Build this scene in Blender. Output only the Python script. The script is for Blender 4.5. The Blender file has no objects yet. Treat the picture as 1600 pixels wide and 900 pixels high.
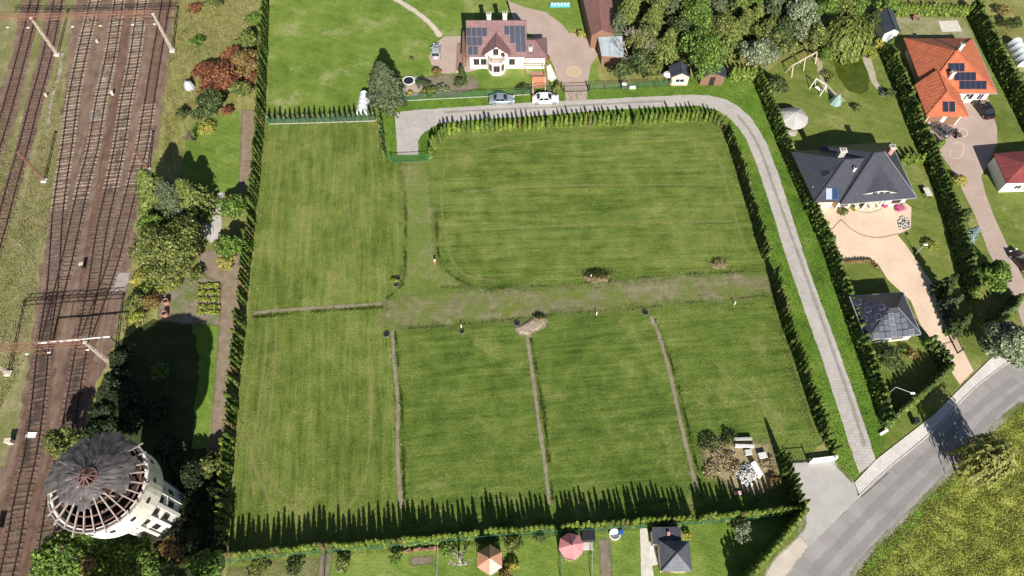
import bpy, math, random
import numpy as np

# ---------------------------------------------------------------- camera, sky, sun, exposure
scene = bpy.context.scene
F_PX, CAM_H, PITCH = 1090.0, 90.0, math.radians(60)
cam_d = bpy.data.cameras.new('camera'); cam = bpy.data.objects.new('camera', cam_d)
scene.collection.objects.link(cam); scene.camera = cam
cam.location = (0, 0, CAM_H); cam.rotation_euler = (math.pi / 2 - PITCH, 0, 0)
cam_d.sensor_width = 36.0; cam_d.lens = 36.0 * F_PX / 1600.0
cam_d.clip_start = 1.0; cam_d.clip_end = 6000.0

SUN_EL, SUN_AZ = math.radians(33), math.radians(9)      # light comes from behind the camera, 9 degrees to the right
world = bpy.data.worlds.new('World'); scene.world = world; world.use_nodes = True
wn = world.node_tree
sky = wn.nodes.new('ShaderNodeTexSky'); sky.sky_type = 'NISHITA'; sky.sun_disc = False
sky.sun_elevation = SUN_EL; sky.sun_rotation = math.pi - SUN_AZ
sky.altitude = 100; sky.dust_density = 1.0
bg = wn.nodes['Background']; bg.inputs['Strength'].default_value = 0.05
wn.links.new(sky.outputs[0], bg.inputs[0])
sun_d = bpy.data.lights.new('sun', 'SUN'); sun = bpy.data.objects.new('sun', sun_d); scene.collection.objects.link(sun)
sun_d.energy = 5.0; sun_d.angle = math.radians(0.5); sun_d.color = (1.0, 0.95, 0.87)
sun.rotation_euler = (math.pi / 2 - SUN_EL, 0, SUN_AZ)
scene.view_settings.view_transform = 'Standard'; scene.view_settings.look = 'None'
scene.view_settings.exposure = 0.80; scene.view_settings.gamma = 1.0
scene.view_settings.use_curve_mapping = False
scene.render.resolution_x = 1024; scene.render.resolution_y = 576

# ---------------------------------------------------------------- helpers
rnd = random.Random(7)
nrg = np.random.default_rng(11)
CP, SP = math.cos(PITCH), math.sin(PITCH)
def ray(px, py):
    u = (px - 800) / F_PX; v = (py - 450) / F_PX
    return np.array([u, CP - SP * v, -SP - CP * v])
def G(px, py, z=0.0):
    """map survey: photo pixel -> metres on the level z"""
    d = ray(px, py); t = (CAM_H - z) / -d[2]
    return np.array([d[0] * t, d[1] * t, z])
def g2(px, py, z=0.0):
    p = G(px, py, z); return (float(p[0]), float(p[1]))
def on_plane(px, py, p0, n):
    d = ray(px, py); o = np.array([0, 0, CAM_H]); n = np.array(n); p0 = np.array(p0)
    return o + d * (np.dot(p0 - o, n) / np.dot(d, n))
def poly(pts, z=0.0): return [g2(x, y, z) for x, y in pts]

COL = scene.collection
ORIG = {}
def tag(o, label=None, cat=None, group=None, kind=None):
    if label: o['label'] = label
    if cat: o['category'] = cat
    if group: o['group'] = group
    if kind: o['kind'] = kind
    return o
def thing(name, label, cat, loc, group=None, rz=0.0):
    o = bpy.data.objects.new(name, None); COL.objects.link(o)
    o.empty_display_size = 0.3
    o.location = loc; o.rotation_euler = (0, 0, rz); ORIG[o] = np.array(loc, float)
    return tag(o, label, cat, group)
def link_mesh(name, me, mat, parent=None, loc=None):
    o = bpy.data.objects.new(name, me); COL.objects.link(o)
    if mat is not None and not me.materials: me.materials.append(mat)
    if parent is not None: o.parent = parent
    if loc is not None: o.location = loc
    ORIG[o] = ORIG[parent] if parent is not None else np.array(loc if loc is not None else (0, 0, 0), float)
    return o
def copy_tree(src, loc, rz=None, scale=None, label=None, group=None):
    c = src.copy(); COL.objects.link(c); c.location = loc
    if rz is not None: c.rotation_euler = (0, 0, rz)
    if scale is not None: c.scale = scale
    if label: c['label'] = label
    if group: c['group'] = group
    for ch in src.children:
        k = ch.copy(); COL.objects.link(k); k.parent = c
        for gch in ch.children:
            q = gch.copy(); COL.objects.link(q); q.parent = k
    return c

class MB:
    def __init__(s): s.v = []; s.f = []; s.e = None
    def add(s, vs, fs):
        b = len(s.v); s.v += [tuple(map(float, p)) for p in vs]; s.f += [tuple(i + b for i in f) for f in fs]; return s
    def box(s, c, d, rz=0.0):
        hx, hy, hz = d[0] / 2, d[1] / 2, d[2] / 2; ca, sa = math.cos(rz), math.sin(rz)
        vs = []
        for z in (-hz, hz):
            for x, y in ((-hx, -hy), (hx, -hy), (hx, hy), (-hx, hy)):
                vs.append((c[0] + x * ca - y * sa, c[1] + x * sa + y * ca, c[2] + z))
        return s.add(vs, [(3, 2, 1, 0), (4, 5, 6, 7), (0, 1, 5, 4), (1, 2, 6, 5), (2, 3, 7, 6), (3, 0, 4, 7)])
    def beam(s, a, b, w, h=None):
        a = np.array(a, float); b = np.array(b, float); h = h or w
        d = b - a; d /= max(np.linalg.norm(d), 1e-9)
        up = np.array([0, 0, 1.0]) if abs(d[2]) < .95 else np.array([0, 1.0, 0])
        u = np.cross(d, up); u /= np.linalg.norm(u); w_ = np.cross(u, d)
        vs = []
        for p in (a, b):
            for i, j in ((-1, -1), (1, -1), (1, 1), (-1, 1)): vs.append(p + u * i * w / 2 + w_ * j * h / 2)
        return s.add(vs, [(3, 2, 1, 0), (4, 5, 6, 7), (0, 1, 5, 4), (1, 2, 6, 5), (2, 3, 7, 6), (3, 0, 4, 7)])
    def prism(s, pts, z0, z1):
        n = len(pts); a = sum(pts[i][0] * pts[(i + 1) % n][1] - pts[(i + 1) % n][0] * pts[i][1] for i in range(n))
        if a < 0: pts = pts[::-1]
        vs = [(p[0], p[1], z0) for p in pts] + [(p[0], p[1], z1) for p in pts]
        fs = [tuple(range(n - 1, -1, -1)), tuple(range(n, 2 * n))]
        for i in range(n): j = (i + 1) % n; fs.append((i, j, n + j, n + i))
        return s.add(vs, fs)
    def sheet(s, pts, z):
        from mathutils.geometry import tessellate_polygon
        n = len(pts); a = sum(pts[i][0] * pts[(i + 1) % n][1] - pts[(i + 1) % n][0] * pts[i][1] for i in range(n))
        if a < 0: pts = pts[::-1]
        tr = []
        for f in tessellate_polygon([[(p[0], p[1], 0.0) for p in pts]]):
            a, b, c = (pts[i] for i in f)
            tr.append(tuple(f) if (b[0] - a[0]) * (c[1] - a[1]) - (b[1] - a[1]) * (c[0] - a[0]) > 0 else tuple(f[::-1]))
        return s.add([(p[0], p[1], z) for p in pts], tr)
    def tube(s, pts, rad, n=6):
        pts = [np.array(p, float) for p in pts]; vs = []; fs = []
        for i, p in enumerate(pts):
            d = pts[min(i + 1, len(pts) - 1)] - pts[max(i - 1, 0)]; d /= max(np.linalg.norm(d), 1e-9)
            up = np.array([0, 0, 1.0]) if abs(d[2]) < .9 else np.array([1.0, 0, 0])
            u = np.cross(d, up); u /= np.linalg.norm(u); w = np.cross(d, u)
            r = rad[i] if hasattr(rad, '__len__') else rad
            for k in range(n):
                a = 2 * math.pi * k / n; vs.append(p + r * (math.cos(a) * u + math.sin(a) * w))
        for i in range(len(pts) - 1):
            for k in range(n):
                k2 = (k + 1) % n; fs.append((i * n + k, i * n + k2, (i + 1) * n + k2, (i + 1) * n + k))
        fs.append(tuple(range(n - 1, -1, -1))); fs.append(tuple((len(pts) - 1) * n + k for k in range(n)))
        return s.add(vs, fs)
    def lathe(s, c, prof, n=32, a0=0.0, a1=2 * math.pi):
        full = abs(a1 - a0 - 2 * math.pi) < 1e-6; m = n if full else n + 1; vs = []; fs = []
        for r, z in prof:
            for k in range(m):
                a = a0 + (a1 - a0) * k / n; vs.append((c[0] + r * math.cos(a), c[1] + r * math.sin(a), c[2] + z))
        for i in range(len(prof) - 1):
            for k in range(n):
                k2 = (k + 1) % m; fs.append((i * m + k, i * m + k2, (i + 1) * m + k2, (i + 1) * m + k))
        return s.add(vs, fs)
    def build(s, name, mat, parent=None, loc=None, smooth=False, edge=None):
        o0 = ORIG[parent] if parent is not None else np.array(loc if loc is not None else (0, 0, 0), float)
        V = np.array(s.v) - o0
        me = bpy.data.meshes.new(name); me.from_pydata(V.tolist(), [], s.f)
        uv = me.uv_layers.new(name='UVMap'); uvd = np.zeros((len(me.loops), 2))
        for p in me.polygons:
            nrm = np.array(p.normal); 
            if abs(nrm[2]) > .999: u = np.array([1.0, 0, 0])
            else: u = np.array([-nrm[1], nrm[0], 0]); u /= np.linalg.norm(u)
            w = np.cross(nrm, u)
            for li in p.loop_indices:
                q = np.array(s.v[me.loops[li].vertex_index]); uvd[li] = (q @ u, q @ w)
        uv.data.foreach_set('uv', uvd.ravel())
        if smooth: me.polygons.foreach_set('use_smooth', [True] * len(me.polygons))
        if edge is not None:
            at = me.attributes.new('edge', 'FLOAT', 'POINT'); at.data.foreach_set('value', list(edge))
        o = link_mesh(name, me, mat, parent, None if parent is not None else (loc if loc is not None else (0, 0, 0)))
        return o

def quads_obj(name, V, mat, parent=None, loc=None, tris=False):
    """V: (N,4,3) or (N,3,3) array -> one mesh of loose leaf faces"""
    k = V.shape[1]; N = V.shape[0]
    me = bpy.data.meshes.new(name)
    me.vertices.add(N * k); me.vertices.foreach_set('co', np.ascontiguousarray(V, dtype=np.float32).ravel())
    me.loops.add(N * k); me.loops.foreach_set('vertex_index', np.arange(N * k, dtype=np.int32))
    me.polygons.add(N); me.polygons.foreach_set('loop_start', np.arange(0, N * k, k, dtype=np.int32))
    me.polygons.foreach_set('loop_total', np.full(N, k, dtype=np.int32))
    me.update(calc_edges=True)
    if mat is not None: me.materials.append(mat)
    return link_mesh(name, me, mat, parent, loc)

# ---------------------------------------------------------------- materials
MATS = {}
class NT:
    def __init__(s, name):
        s.m = bpy.data.materials.new(name); s.m.use_nodes = True; s.t = s.m.node_tree; s.t.nodes.clear()
        s.out = s.t.nodes.new('ShaderNodeOutputMaterial')
    def l(s, a, b): s.t.links.new(a, b)
    def coord(s, kind='Object', scale=(1, 1, 1), rot=(0, 0, 0)):
        tc = s.t.nodes.new('ShaderNodeTexCoord'); mp = s.t.nodes.new('ShaderNodeMapping')
        mp.inputs['Scale'].default_value = scale; mp.inputs['Rotation'].default_value = rot
        s.l(tc.outputs[kind], mp.inputs[0]); return mp.outputs[0]
    def wpos(s, scale=(1, 1, 1), rot=(0, 0, 0)):
        tc = s.t.nodes.new('ShaderNodeNewGeometry'); v = tc.outputs['Position']
        for key, val, unit_ in (('Rotation', rot, (0, 0, 0)), ('Scale', scale, (1, 1, 1))):     # turn first, then stretch
            if tuple(val) == unit_: continue
            mp = s.t.nodes.new('ShaderNodeMapping'); mp.inputs[key].default_value = val; s.l(v, mp.inputs[0]); v = mp.outputs[0]
        return v
    def noise(s, vec, scale, detail=4, rough=.6):
        nd = s.t.nodes.new('ShaderNodeTexNoise'); nd.inputs['Scale'].default_value = scale
        nd.inputs['Detail'].default_value = detail; nd.inputs['Roughness'].default_value = rough
        s.l(vec, nd.inputs['Vector']); return nd.outputs['Fac']
    def ramp(s, fac, stops):
        r = s.t.nodes.new('ShaderNodeValToRGB'); e = r.color_ramp.elements
        while len(e) < len(stops): e.new(0.5)
        for i, (p, c) in enumerate(stops):
            e[i].position = p; e[i].color = (c[0], c[1], c[2], 1) if hasattr(c, '__len__') else (c, c, c, 1)
        s.l(fac, r.inputs[0]); return r.outputs[0]
    def math(s, op, a, b=None, c=None):
        nd = s.t.nodes.new('ShaderNodeMath'); nd.operation = op
        for i, x in enumerate((a, b, c)):
            if x is None: continue
            if isinstance(x, (int, float)): nd.inputs[i].default_value = x
            else: s.l(x, nd.inputs[i])
        return nd.outputs[0]
    def mix(s, fac, a, b, blend='MIX'):
        nd = s.t.nodes.new('ShaderNodeMix'); nd.data_type = 'RGBA'; nd.blend_type = blend
        if isinstance(fac, (int, float)): nd.inputs[0].default_value = fac
        else: s.l(fac, nd.inputs[0])
        for i, x in ((6, a), (7, b)):
            if hasattr(x, '__len__'): nd.inputs[i].default_value = (x[0], x[1], x[2], 1)
            else: s.l(x, nd.inputs[i])
        return nd.outputs[2]
    def bump(s, h, strength=.5, dist=.05):
        b = s.t.nodes.new('ShaderNodeBump'); b.inputs['Strength'].default_value = strength; b.inputs['Distance'].default_value = dist
        s.l(h, b.inputs['Height']); return b.outputs[0]
    def pbsdf(s, col, rough=.8, normal=None, metal=0.0, spec=.3, coat=0.0):
        p = s.t.nodes.new('ShaderNodeBsdfPrincipled')
        if hasattr(col, '__len__'): p.inputs['Base Color'].default_value = (col[0], col[1], col[2], 1)
        else: s.l(col, p.inputs['Base Color'])
        if isinstance(rough, (int, float)): p.inputs['Roughness'].default_value = rough
        else: s.l(rough, p.inputs['Roughness'])
        p.inputs['Metallic'].default_value = metal; p.inputs['Specular IOR Level'].default_value = spec
        p.inputs['Coat Weight'].default_value = coat
        if normal is not None: s.l(normal, p.inputs['Normal'])
        return p.outputs[0]
    def done(s, shader):
        s.l(shader, s.out.inputs[0]); MATS[s.m.name] = s.m; return s.m

def m_plain(name, col, rough=.6, metal=0.0, var=.25, scale=3.0, bump=.15, spec=.3, coat=0.0, dirt=None):
    if name in MATS: return MATS[name]
    t = NT(name); v = t.wpos(); n = t.noise(v, scale, 5)
    lo = [max(0, c * (1 - var)) for c in col]; hi = [min(1, c * (1 + var)) for c in col]
    c = t.ramp(n, [(.3, lo), (.7, hi)])
    if dirt is not None: c = t.mix(t.ramp(t.noise(v, scale * .35, 6, .7), [(.5, 0), (.72, 1)]), c, dirt)
    nb = t.bump(t.noise(v, scale * 8, 3), bump, .02) if bump else None
    return t.done(t.pbsdf(c, rough, nb, metal, spec, coat))

def m_lawn(name, dark, mid, light, streak_rot=0.0, streak=.5, fine=5.0, bare=None, bare_amt=.62, wave=None):
    t = NT(name); v = t.wpos()
    big = t.noise(v, .055, 4, .6); med = t.noise(v, .45, 5, .65); fin = t.noise(v, fine, 4, .7)
    sv = t.wpos((.10, 1.1, 1), (0, 0, streak_rot)); st = t.noise(sv, 1.0, 6, .7)
    mid_ = t.noise(v, .16, 6, .68)
    f = t.math('MULTIPLY', big, .26); f = t.math('MULTIPLY_ADD', mid_, .26, f)
    f = t.math('MULTIPLY_ADD', med, .26, f); f = t.math('MULTIPLY_ADD', fin, .22, f)
    f = t.math('ADD', f, t.math('MULTIPLY', t.math('SUBTRACT', st, .5), streak))
    st2 = t.noise(t.wpos((.05, 2.6, 1), (0, 0, streak_rot + .06)), 1.0, 4, .6)
    f = t.math('ADD', f, t.math('MULTIPLY', t.math('SUBTRACT', st2, .5), streak * .32))
    if wave:
        w = t.t.nodes.new('ShaderNodeTexWave'); w.inputs['Scale'].default_value = wave; w.inputs['Distortion'].default_value = 3.0
        w.inputs['Detail'].default_value = 3; w.inputs['Detail Scale'].default_value = .6; w.bands_direction = 'Y'
        t.l(t.wpos((1, 1, 1), (0, 0, streak_rot)), w.inputs['Vector'])
        f = t.math('ADD', f, t.math('MULTIPLY', t.math('SUBTRACT', w.outputs['Fac'], .5), .07))
    c = t.ramp(f, [(.38, dark), (.5, mid), (.63, light)])
    if bare is not None:
        b = t.math('ADD', t.math('MULTIPLY', t.noise(v, .16, 6, .7), .75), t.math('MULTIPLY', t.noise(v, 2.2, 4, .7), .25))
        c = t.mix(t.ramp(b, [(bare_amt - .07, 0), (bare_amt + .05, .8)]), c, bare)
    nb = t.bump(t.math('ADD', fin, t.noise(v, fine * 3.1, 3)), .9, .12)
    return t.done(t.pbsdf(c, .9, nb, 0, .12))

def m_ground(name, cols, scale=1.2, fine=9.0, bump=.7, grass=None, grass_amt=.55, edge=False, streak=None, rough=.92, edge_w=.55, keep=1.0):
    """stones, soil, gravel: three-colour noise, optional patches of grass, optional ragged edge"""
    t = NT(name); v = t.wpos()
    a = t.noise(v, scale, 6, .65); b = t.noise(v, fine, 4, .7)
    f = t.math('ADD', t.math('MULTIPLY', a, .55), t.math('MULTIPLY', b, .45))
    if streak:
        st = t.noise(t.wpos((streak[0], streak[1], 1), (0, 0, streak[2])), 1.0, 5, .7)
        f = t.math('ADD', f, t.math('MULTIPLY', t.math('SUBTRACT', st, .5), .5))
    c = t.ramp(f, [(.33, cols[0]), (.5, cols[1]), (.67, cols[2])])
    if grass is not None:
        gm = t.math('ADD', t.math('MULTIPLY', t.noise(v, .22, 5, .7), .6), t.math('MULTIPLY', t.noise(v, 2.6, 5, .7), .4))
        gc = t.ramp(b, [(.35, [x * .65 for x in grass]), (.65, [x * 1.35 for x in grass])])
        c = t.mix(t.ramp(gm, [(grass_amt - .06, 0), (grass_amt + .06, 1)]), c, gc)
    nb = t.bump(b, bump, .06)
    sh = t.pbsdf(c, rough, nb, 0, .15)
    if edge:
        at = t.t.nodes.new('ShaderNodeAttribute'); at.attribute_name = 'edge'
        nz = t.math('ADD', t.math('MULTIPLY', t.noise(v, .45, 6, .7), .5), t.math('MULTIPLY', t.noise(v, 3.2, 5, .75), .5))
        al = t.math('ADD', at.outputs['Fac'], t.math('MULTIPLY', t.math('SUBTRACT', nz, .5), edge_w * 4))
        al = t.ramp(al, [(.30, 0), (.72, keep)])
        tr = t.t.nodes.new('ShaderNodeBsdfTransparent'); mx = t.t.nodes.new('ShaderNodeMixShader')
        t.l(al, mx.inputs[0]); t.l(tr.outputs[0], mx.inputs[1]); t.l(sh, mx.inputs[2]); sh = mx.outputs[0]
    return t.done(sh)

def m_leaf(name, c1, c2, c3, trans=.25, rough=.6):
    t = NT(name)
    gi = t.t.nodes.new('ShaderNodeNewGeometry'); v = t.wpos()
    n = t.noise(v, .7, 3); f = t.math('ADD', t.math('MULTIPLY', gi.outputs['Random Per Island'], .6), t.math('MULTIPLY', n, .4))
    c = t.ramp(f, [(.2, c1), (.5, c2), (.8, c3)])
    p = t.pbsdf(c, rough, None, 0, .25)
    tr = t.t.nodes.new('ShaderNodeBsdfTranslucent'); t.l(c, tr.inputs[0])
    mx = t.t.nodes.new('ShaderNodeMixShader'); mx.inputs[0].default_value = trans
    t.l(p, mx.inputs[1]); t.l(tr.outputs[0], mx.inputs[2]); return t.done(mx.outputs[0])

def m_tiles(name, col, du=.3, dv=.36, var=.18, rough=.55, bump=1.0, spec=.3, joint=.55, ribs=True):
    """roof covering: rows along the eave, columns up the slope (uses the metric UV of each slope)"""
    t = NT(name); uv = t.coord('UV')
    br = t.t.nodes.new('ShaderNodeTexBrick'); br.inputs['Scale'].default_value = 1.0
    br.inputs['Brick Width'].default_value = du; br.inputs['Row Height'].default_value = dv
    br.inputs['Mortar Size'].default_value = .012; br.inputs['Mortar Smooth'].default_value = .3; br.offset = 0.0 if ribs else .5
    br.inputs['Color1'].default_value = (*[c * (1 - var) for c in col], 1); br.inputs['Color2'].default_value = (*[min(1, c * (1 + var)) for c in col], 1)
    br.inputs['Mortar'].default_value = (*[c * joint for c in col], 1)
    t.l(uv, br.inputs['Vector'])
    n = t.noise(t.wpos(), .8, 5); st_ = t.noise(t.coord('UV', (1.6, .22, 1)), 1.0, 5, .7)
    c = t.mix(t.ramp(st_, [(.5, 0), (.75, .45)]), t.mix(.35, br.outputs['Color'], t.ramp(n, [(.3, [x * .7 for x in col]), (.7, [min(1, x * 1.25) for x in col])])), [x * .55 + .02 for x in col])
    w = t.t.nodes.new('ShaderNodeTexWave'); w.inputs['Scale'].default_value = 1 / (du * 2 * math.pi) * 6.2832 / 2; w.bands_direction = 'X'; t.l(uv, w.inputs['Vector'])
    h = t.math('ADD', t.math('MULTIPLY', br.outputs['Fac'], -1.0), t.math('MULTIPLY', w.outputs['Fac'], .8 if ribs else 0.0))
    return t.done(t.pbsdf(c, rough, t.bump(h, bump, .05), 0, spec))

def m_pavers(name, c1, c2, mortar, bw=.2, bh=.1, rough=.85, var_scale=.25, rot=0.0, dirt=None, bump=.4):
    t = NT(name); v = t.wpos((1, 1, 1), (0, 0, rot))
    br = t.t.nodes.new('ShaderNodeTexBrick'); br.inputs['Scale'].default_value = 1.0
    br.inputs['Brick Width'].default_value = bw; br.inputs['Row Height'].default_value = bh; br.inputs['Mortar Size'].default_value = .012
    br.inputs['Color1'].default_value = (*c1, 1); br.inputs['Color2'].default_value = (*c2, 1); br.inputs['Mortar'].default_value = (*mortar, 1)
    t.l(v, br.inputs['Vector'])
    n = t.noise(v, var_scale, 6, .65)
    c = t.mix(1.0, br.outputs['Color'], t.ramp(n, [(.3, (.80, .79, .78)), (.7, (1.0, 1.0, 1.0))]), 'MULTIPLY')
    if dirt is not None: c = t.mix(t.ramp(t.noise(v, 1.1, 6, .75), [(.56, 0), (.74, .75)]), c, dirt)
    nb = t.bump(t.math('ADD', t.math('MULTIPLY', br.outputs['Fac'], -1), t.noise(v, 14, 3)), bump, .02)
    return t.done(t.pbsdf(c, rough, nb, 0, .2))
# ---------------------------------------------------------------- ground sheets
def rough_poly(pts, step=.7, amp=.10, seed=1):
    r = random.Random(seed); out = []; n = len(pts)
    for i in range(n):
        a = np.array(pts[i]); b = np.array(pts[(i + 1) % n]); L = np.linalg.norm(b - a); k = max(1, int(L / step))
        d = (b - a) / max(L, 1e-6); nn = np.array([-d[1], d[0]])
        for j in range(k):
            q = a + (b - a) * j / k + (nn * r.uniform(-amp, amp) if j else 0); out.append((float(q[0]), float(q[1])))
    return out
def smooth_line(pts, step=1.0):
    P = [np.array(p, float) for p in pts]; P = [2 * P[0] - P[1]] + P + [2 * P[-1] - P[-2]]; dense = []
    for i in range(1, len(P) - 2):
        for k in range(24):
            t = k / 24; a, b, c, d = P[i - 1:i + 3]
            dense.append(.5 * (2 * b + (c - a) * t + (2 * a - 5 * b + 4 * c - d) * t * t + (3 * b - a - 3 * c + d) * t ** 3))
    dense.append(P[-2]); D = np.array(dense); s = np.r_[0, np.cumsum(np.linalg.norm(np.diff(D, axis=0), axis=1))]
    m = max(2, int(s[-1] / step) + 1); q = np.linspace(0, s[-1], m)
    return np.stack([np.interp(q, s, D[:, k]) for k in range(D.shape[1])], 1)
def surf(name, pts, z, mat, amp=.10, seed=1, label=None, kind='structure', raw=False):
    P = pts if raw else poly(pts)
    o = MB().sheet(rough_poly(P, .7, amp, seed) if amp else P, z).build(name, mat); return tag(o, label, kind=kind)
def ribbon(name, pts, w, z, mat, label=None, seed=1, soft=.35, kind='structure'):
    L = smooth_line(poly(pts), .8); n = len(L); r = random.Random(seed); mb = MB(); ed = []
    for i in range(n):
        d = L[min(i + 1, n - 1)] - L[max(i - 1, 0)]; d /= np.linalg.norm(d); nn = np.array([-d[1], d[0]])
        ww = (w[0] + (w[1] - w[0]) * i / (n - 1)) if hasattr(w, '__len__') else w; ww *= r.uniform(.85, 1.15)
        end = 0.0 if i in (0, n - 1) else 1.0
        for o, e in ((-.5, 0), (-.5 + soft, 1), (.5 - soft, 1), (.5, 0)):
            q = L[i] + nn * o * ww * 1.25; mb.v.append((q[0], q[1], z)); ed.append(e * end)
    for i in range(n - 1):
        for k in range(3): mb.f.append((i * 4 + k + 1, i * 4 + k, (i + 1) * 4 + k, (i + 1) * 4 + k + 1))
    return tag(mb.build(name, mat, edge=ed), label, kind=kind)
def pt_in(P, pts):
    x, y = P[:, 0], P[:, 1]; c = np.zeros(len(P), bool); j = len(pts) - 1
    for i in range(len(pts)):
        (xi, yi), (xj, yj) = pts[i], pts[j]
        c ^= ((yi > y) != (yj > y)) & (x < (xj - xi) * (y - yi) / (yj - yi + 1e-12) + xi); j = i
    return c
def patch(name, pts, z, mat, inset=.8, label=None, kind='structure', seed=1, hump=0.0):
    """fine grid whose 'edge' weight runs from 0 outside to 1 inside the outline, so that the material frays there"""
    P = np.array(poly(pts)); st = max(.22, inset / 5); lo, hi = P.min(0) - inset, P.max(0) + inset; nx, ny = int((hi[0] - lo[0]) / st) + 2, int((hi[1] - lo[1]) / st) + 2
    X, Y = np.meshgrid(lo[0] + np.arange(nx) * st, lo[1] + np.arange(ny) * st); Q = np.stack([X.ravel(), Y.ravel()], 1); D = np.full(len(Q), 1e9)
    for k in range(len(P)):
        a, b = P[k - 1], P[k]; ab = b - a; t = np.clip(((Q - a) @ ab) / (ab @ ab), 0, 1); D = np.minimum(D, np.linalg.norm(Q - a - t[:, None] * ab, axis=1))
    D = np.where(pt_in(Q, [tuple(p) for p in P]), D, -D); E = np.clip(.5 + D / (2 * inset), -.2, 1)
    idx = np.full(len(Q), -1); quads = []; ok = (D > -inset).reshape(ny, nx)
    for r_ in range(ny - 1):
        for c_ in range(nx - 1):
            if ok[r_, c_] or ok[r_, c_ + 1] or ok[r_ + 1, c_] or ok[r_ + 1, c_ + 1]: q = r_ * nx + c_; quads.append((q, q + 1, q + nx + 1, q + nx))
    used = np.unique(np.array(quads)); idx[used] = np.arange(len(used)); mb = MB()
    hr = np.random.default_rng(seed); mb.v = [(float(Q[u][0]), float(Q[u][1]), z + hump * max(0.0, min(1.0, 2 * E[u] - .75)) * (1 + hr.normal(0, .07))) for u in used]; mb.f = [tuple(int(idx[q]) for q in f) for f in quads]
    return tag(mb.build(name, mat, edge=E[used]), label, kind=kind)

terrain_m = m_lawn('rough_grass', (.10, .11, .03), (.21, .21, .065), (.36, .325, .135), 1.2, .3, 3.0, bare=(.26, .205, .13), bare_amt=.62)
field_r = m_lawn('mown_field', (.052, .088, .013), (.124, .176, .033), (.222, .252, .07), -.05, .42, 3.6, bare=(.25, .245, .085), bare_amt=.635)
field_l = m_lawn('mown_field_west', (.056, .09, .013), (.131, .178, .034), (.232, .254, .072), 1.45, .40, 3.6, bare=(.255, .245, .085), bare_amt=.625)
field_s = m_lawn('mown_plot', (.043, .08, .012), (.106, .160, .027), (.195, .236, .06), -.12, .38, 3.6, bare=(.26, .25, .09), bare_amt=.62)
lawn_m = m_lawn('garden_lawn', (.07, .125, .016), (.145, .215, .036), (.25, .29, .075), .4, .22, 3.4, bare=(.34, .32, .17), bare_amt=.61)
lawn_o = m_lawn('olive_lawn', (.075, .11, .018), (.145, .185, .038), (.235, .245, .075), .4, .22, 3.4, bare=(.31, .285, .13), bare_amt=.61)
lush_m = m_lawn('lush_verge', (.05, .105, .012), (.105, .19, .023), (.195, .255, .05), .8, .22, 2.6, bare=(.22, .22, .08), bare_amt=.64)
meadow_m = m_lawn('meadow', (.12, .155, .024), (.235, .27, .048), (.39, .38, .10), .5, .2, 1.6)
under_m = m_lawn('shaded_undergrowth', (.018, .032, .010), (.04, .055, .018), (.075, .085, .03), .5, .2, 1.6)  # undergrowth colour darkened to deepen the tower's shadow

o = MB().sheet([(-1500, -900), (1500, -900), (1500, 2500), (-1500, 2500)], 0).build('terrain', terrain_m); tag(o, kind='structure')

# lawns
LEFT_FIELD = [(413, 192), (592, 190), (604, 248), (655, 262), (655, 440), (606, 510), (628, 862), (356, 882), (366, 720), (372, 620), (388, 480), (404, 300)]
RIGHT_FIELD = [(655, 262), (672, 250), (690, 212), (760, 200), (900, 190), (1090, 184), (1128, 198), (1160, 280), (1200, 418), (655, 452)]
SOUTH_PLOTS = [(606, 500), (655, 438), (1200, 412), (1240, 555), (1290, 690), (1236, 735), (1250, 804), (1100, 817), (628, 862)]
GARDEN_LAWN = [(419, -30), (905, -30), (928, 55), (938, 140), (625, 158), (590, 183), (418, 185)]
VERGE = [(590, 190), (590, 176), (620, 156), (940, 138), (1130, 112), (1183, 118), (1215, 195), (1300, 400), (1388, 672), (1372, 735), (1340, 760), (1300, 725), (1245, 560), (1160, 270), (1130, 196), (1090, 184), (690, 205), (665, 252), (600, 254)]
surf('lawn', LEFT_FIELD, .010, field_l, .2, 2); surf('lawn', RIGHT_FIELD, .014, field_r, .2, 3); surf('lawn', SOUTH_PLOTS, .012, field_s, .2, 4)
surf('lawn', GARDEN_LAWN, .008, lawn_m, .1, 5); surf('verge', VERGE, .006, lush_m, .15, 6)
HOUSE_LAWN = [(1183, 120), (1225, 95), (1265, 95), (1300, 40), (1395, 45), (1440, 180), (1510, 420), (1545, 545), (1470, 600), (1388, 668), (1300, 400)]
surf('lawn', HOUSE_LAWN, .007, lawn_o, .1, 7)
surf('lawn', [(1398, 20), (1512, 20), (1560, 110), (1605, 215), (1640, 470), (1560, 470), (1520, 440), (1445, 200), (1400, 60)], .009, lawn_o, .1, 8)
surf('lawn', [(356, 884), (700, 851), (1068, 821), (1248, 807), (1165, 910), (350, 930)], .008, lawn_m, .1, 9)
surf('lawn', [(296, 196), (372, 172), (378, 230), (372, 302), (300, 302), (285, 250)], .008, lawn_m, .2, 10)
surf('lawn', [(300, 505), (346, 500), (338, 600), (325, 700), (300, 700), (312, 560)], .009, lush_m, .2, 11)
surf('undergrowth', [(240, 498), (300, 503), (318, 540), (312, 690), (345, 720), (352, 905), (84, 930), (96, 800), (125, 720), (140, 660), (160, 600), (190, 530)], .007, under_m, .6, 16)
MEADOW = [(1333, 905), (1362, 864), (1438, 789), (1494, 731), (1544, 678), (1602, 627), (1720, 540), (1900, 900), (1600, 1150), (1200, 1150)]
surf('meadow', MEADOW, .006, meadow_m, .2, 12)
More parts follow.
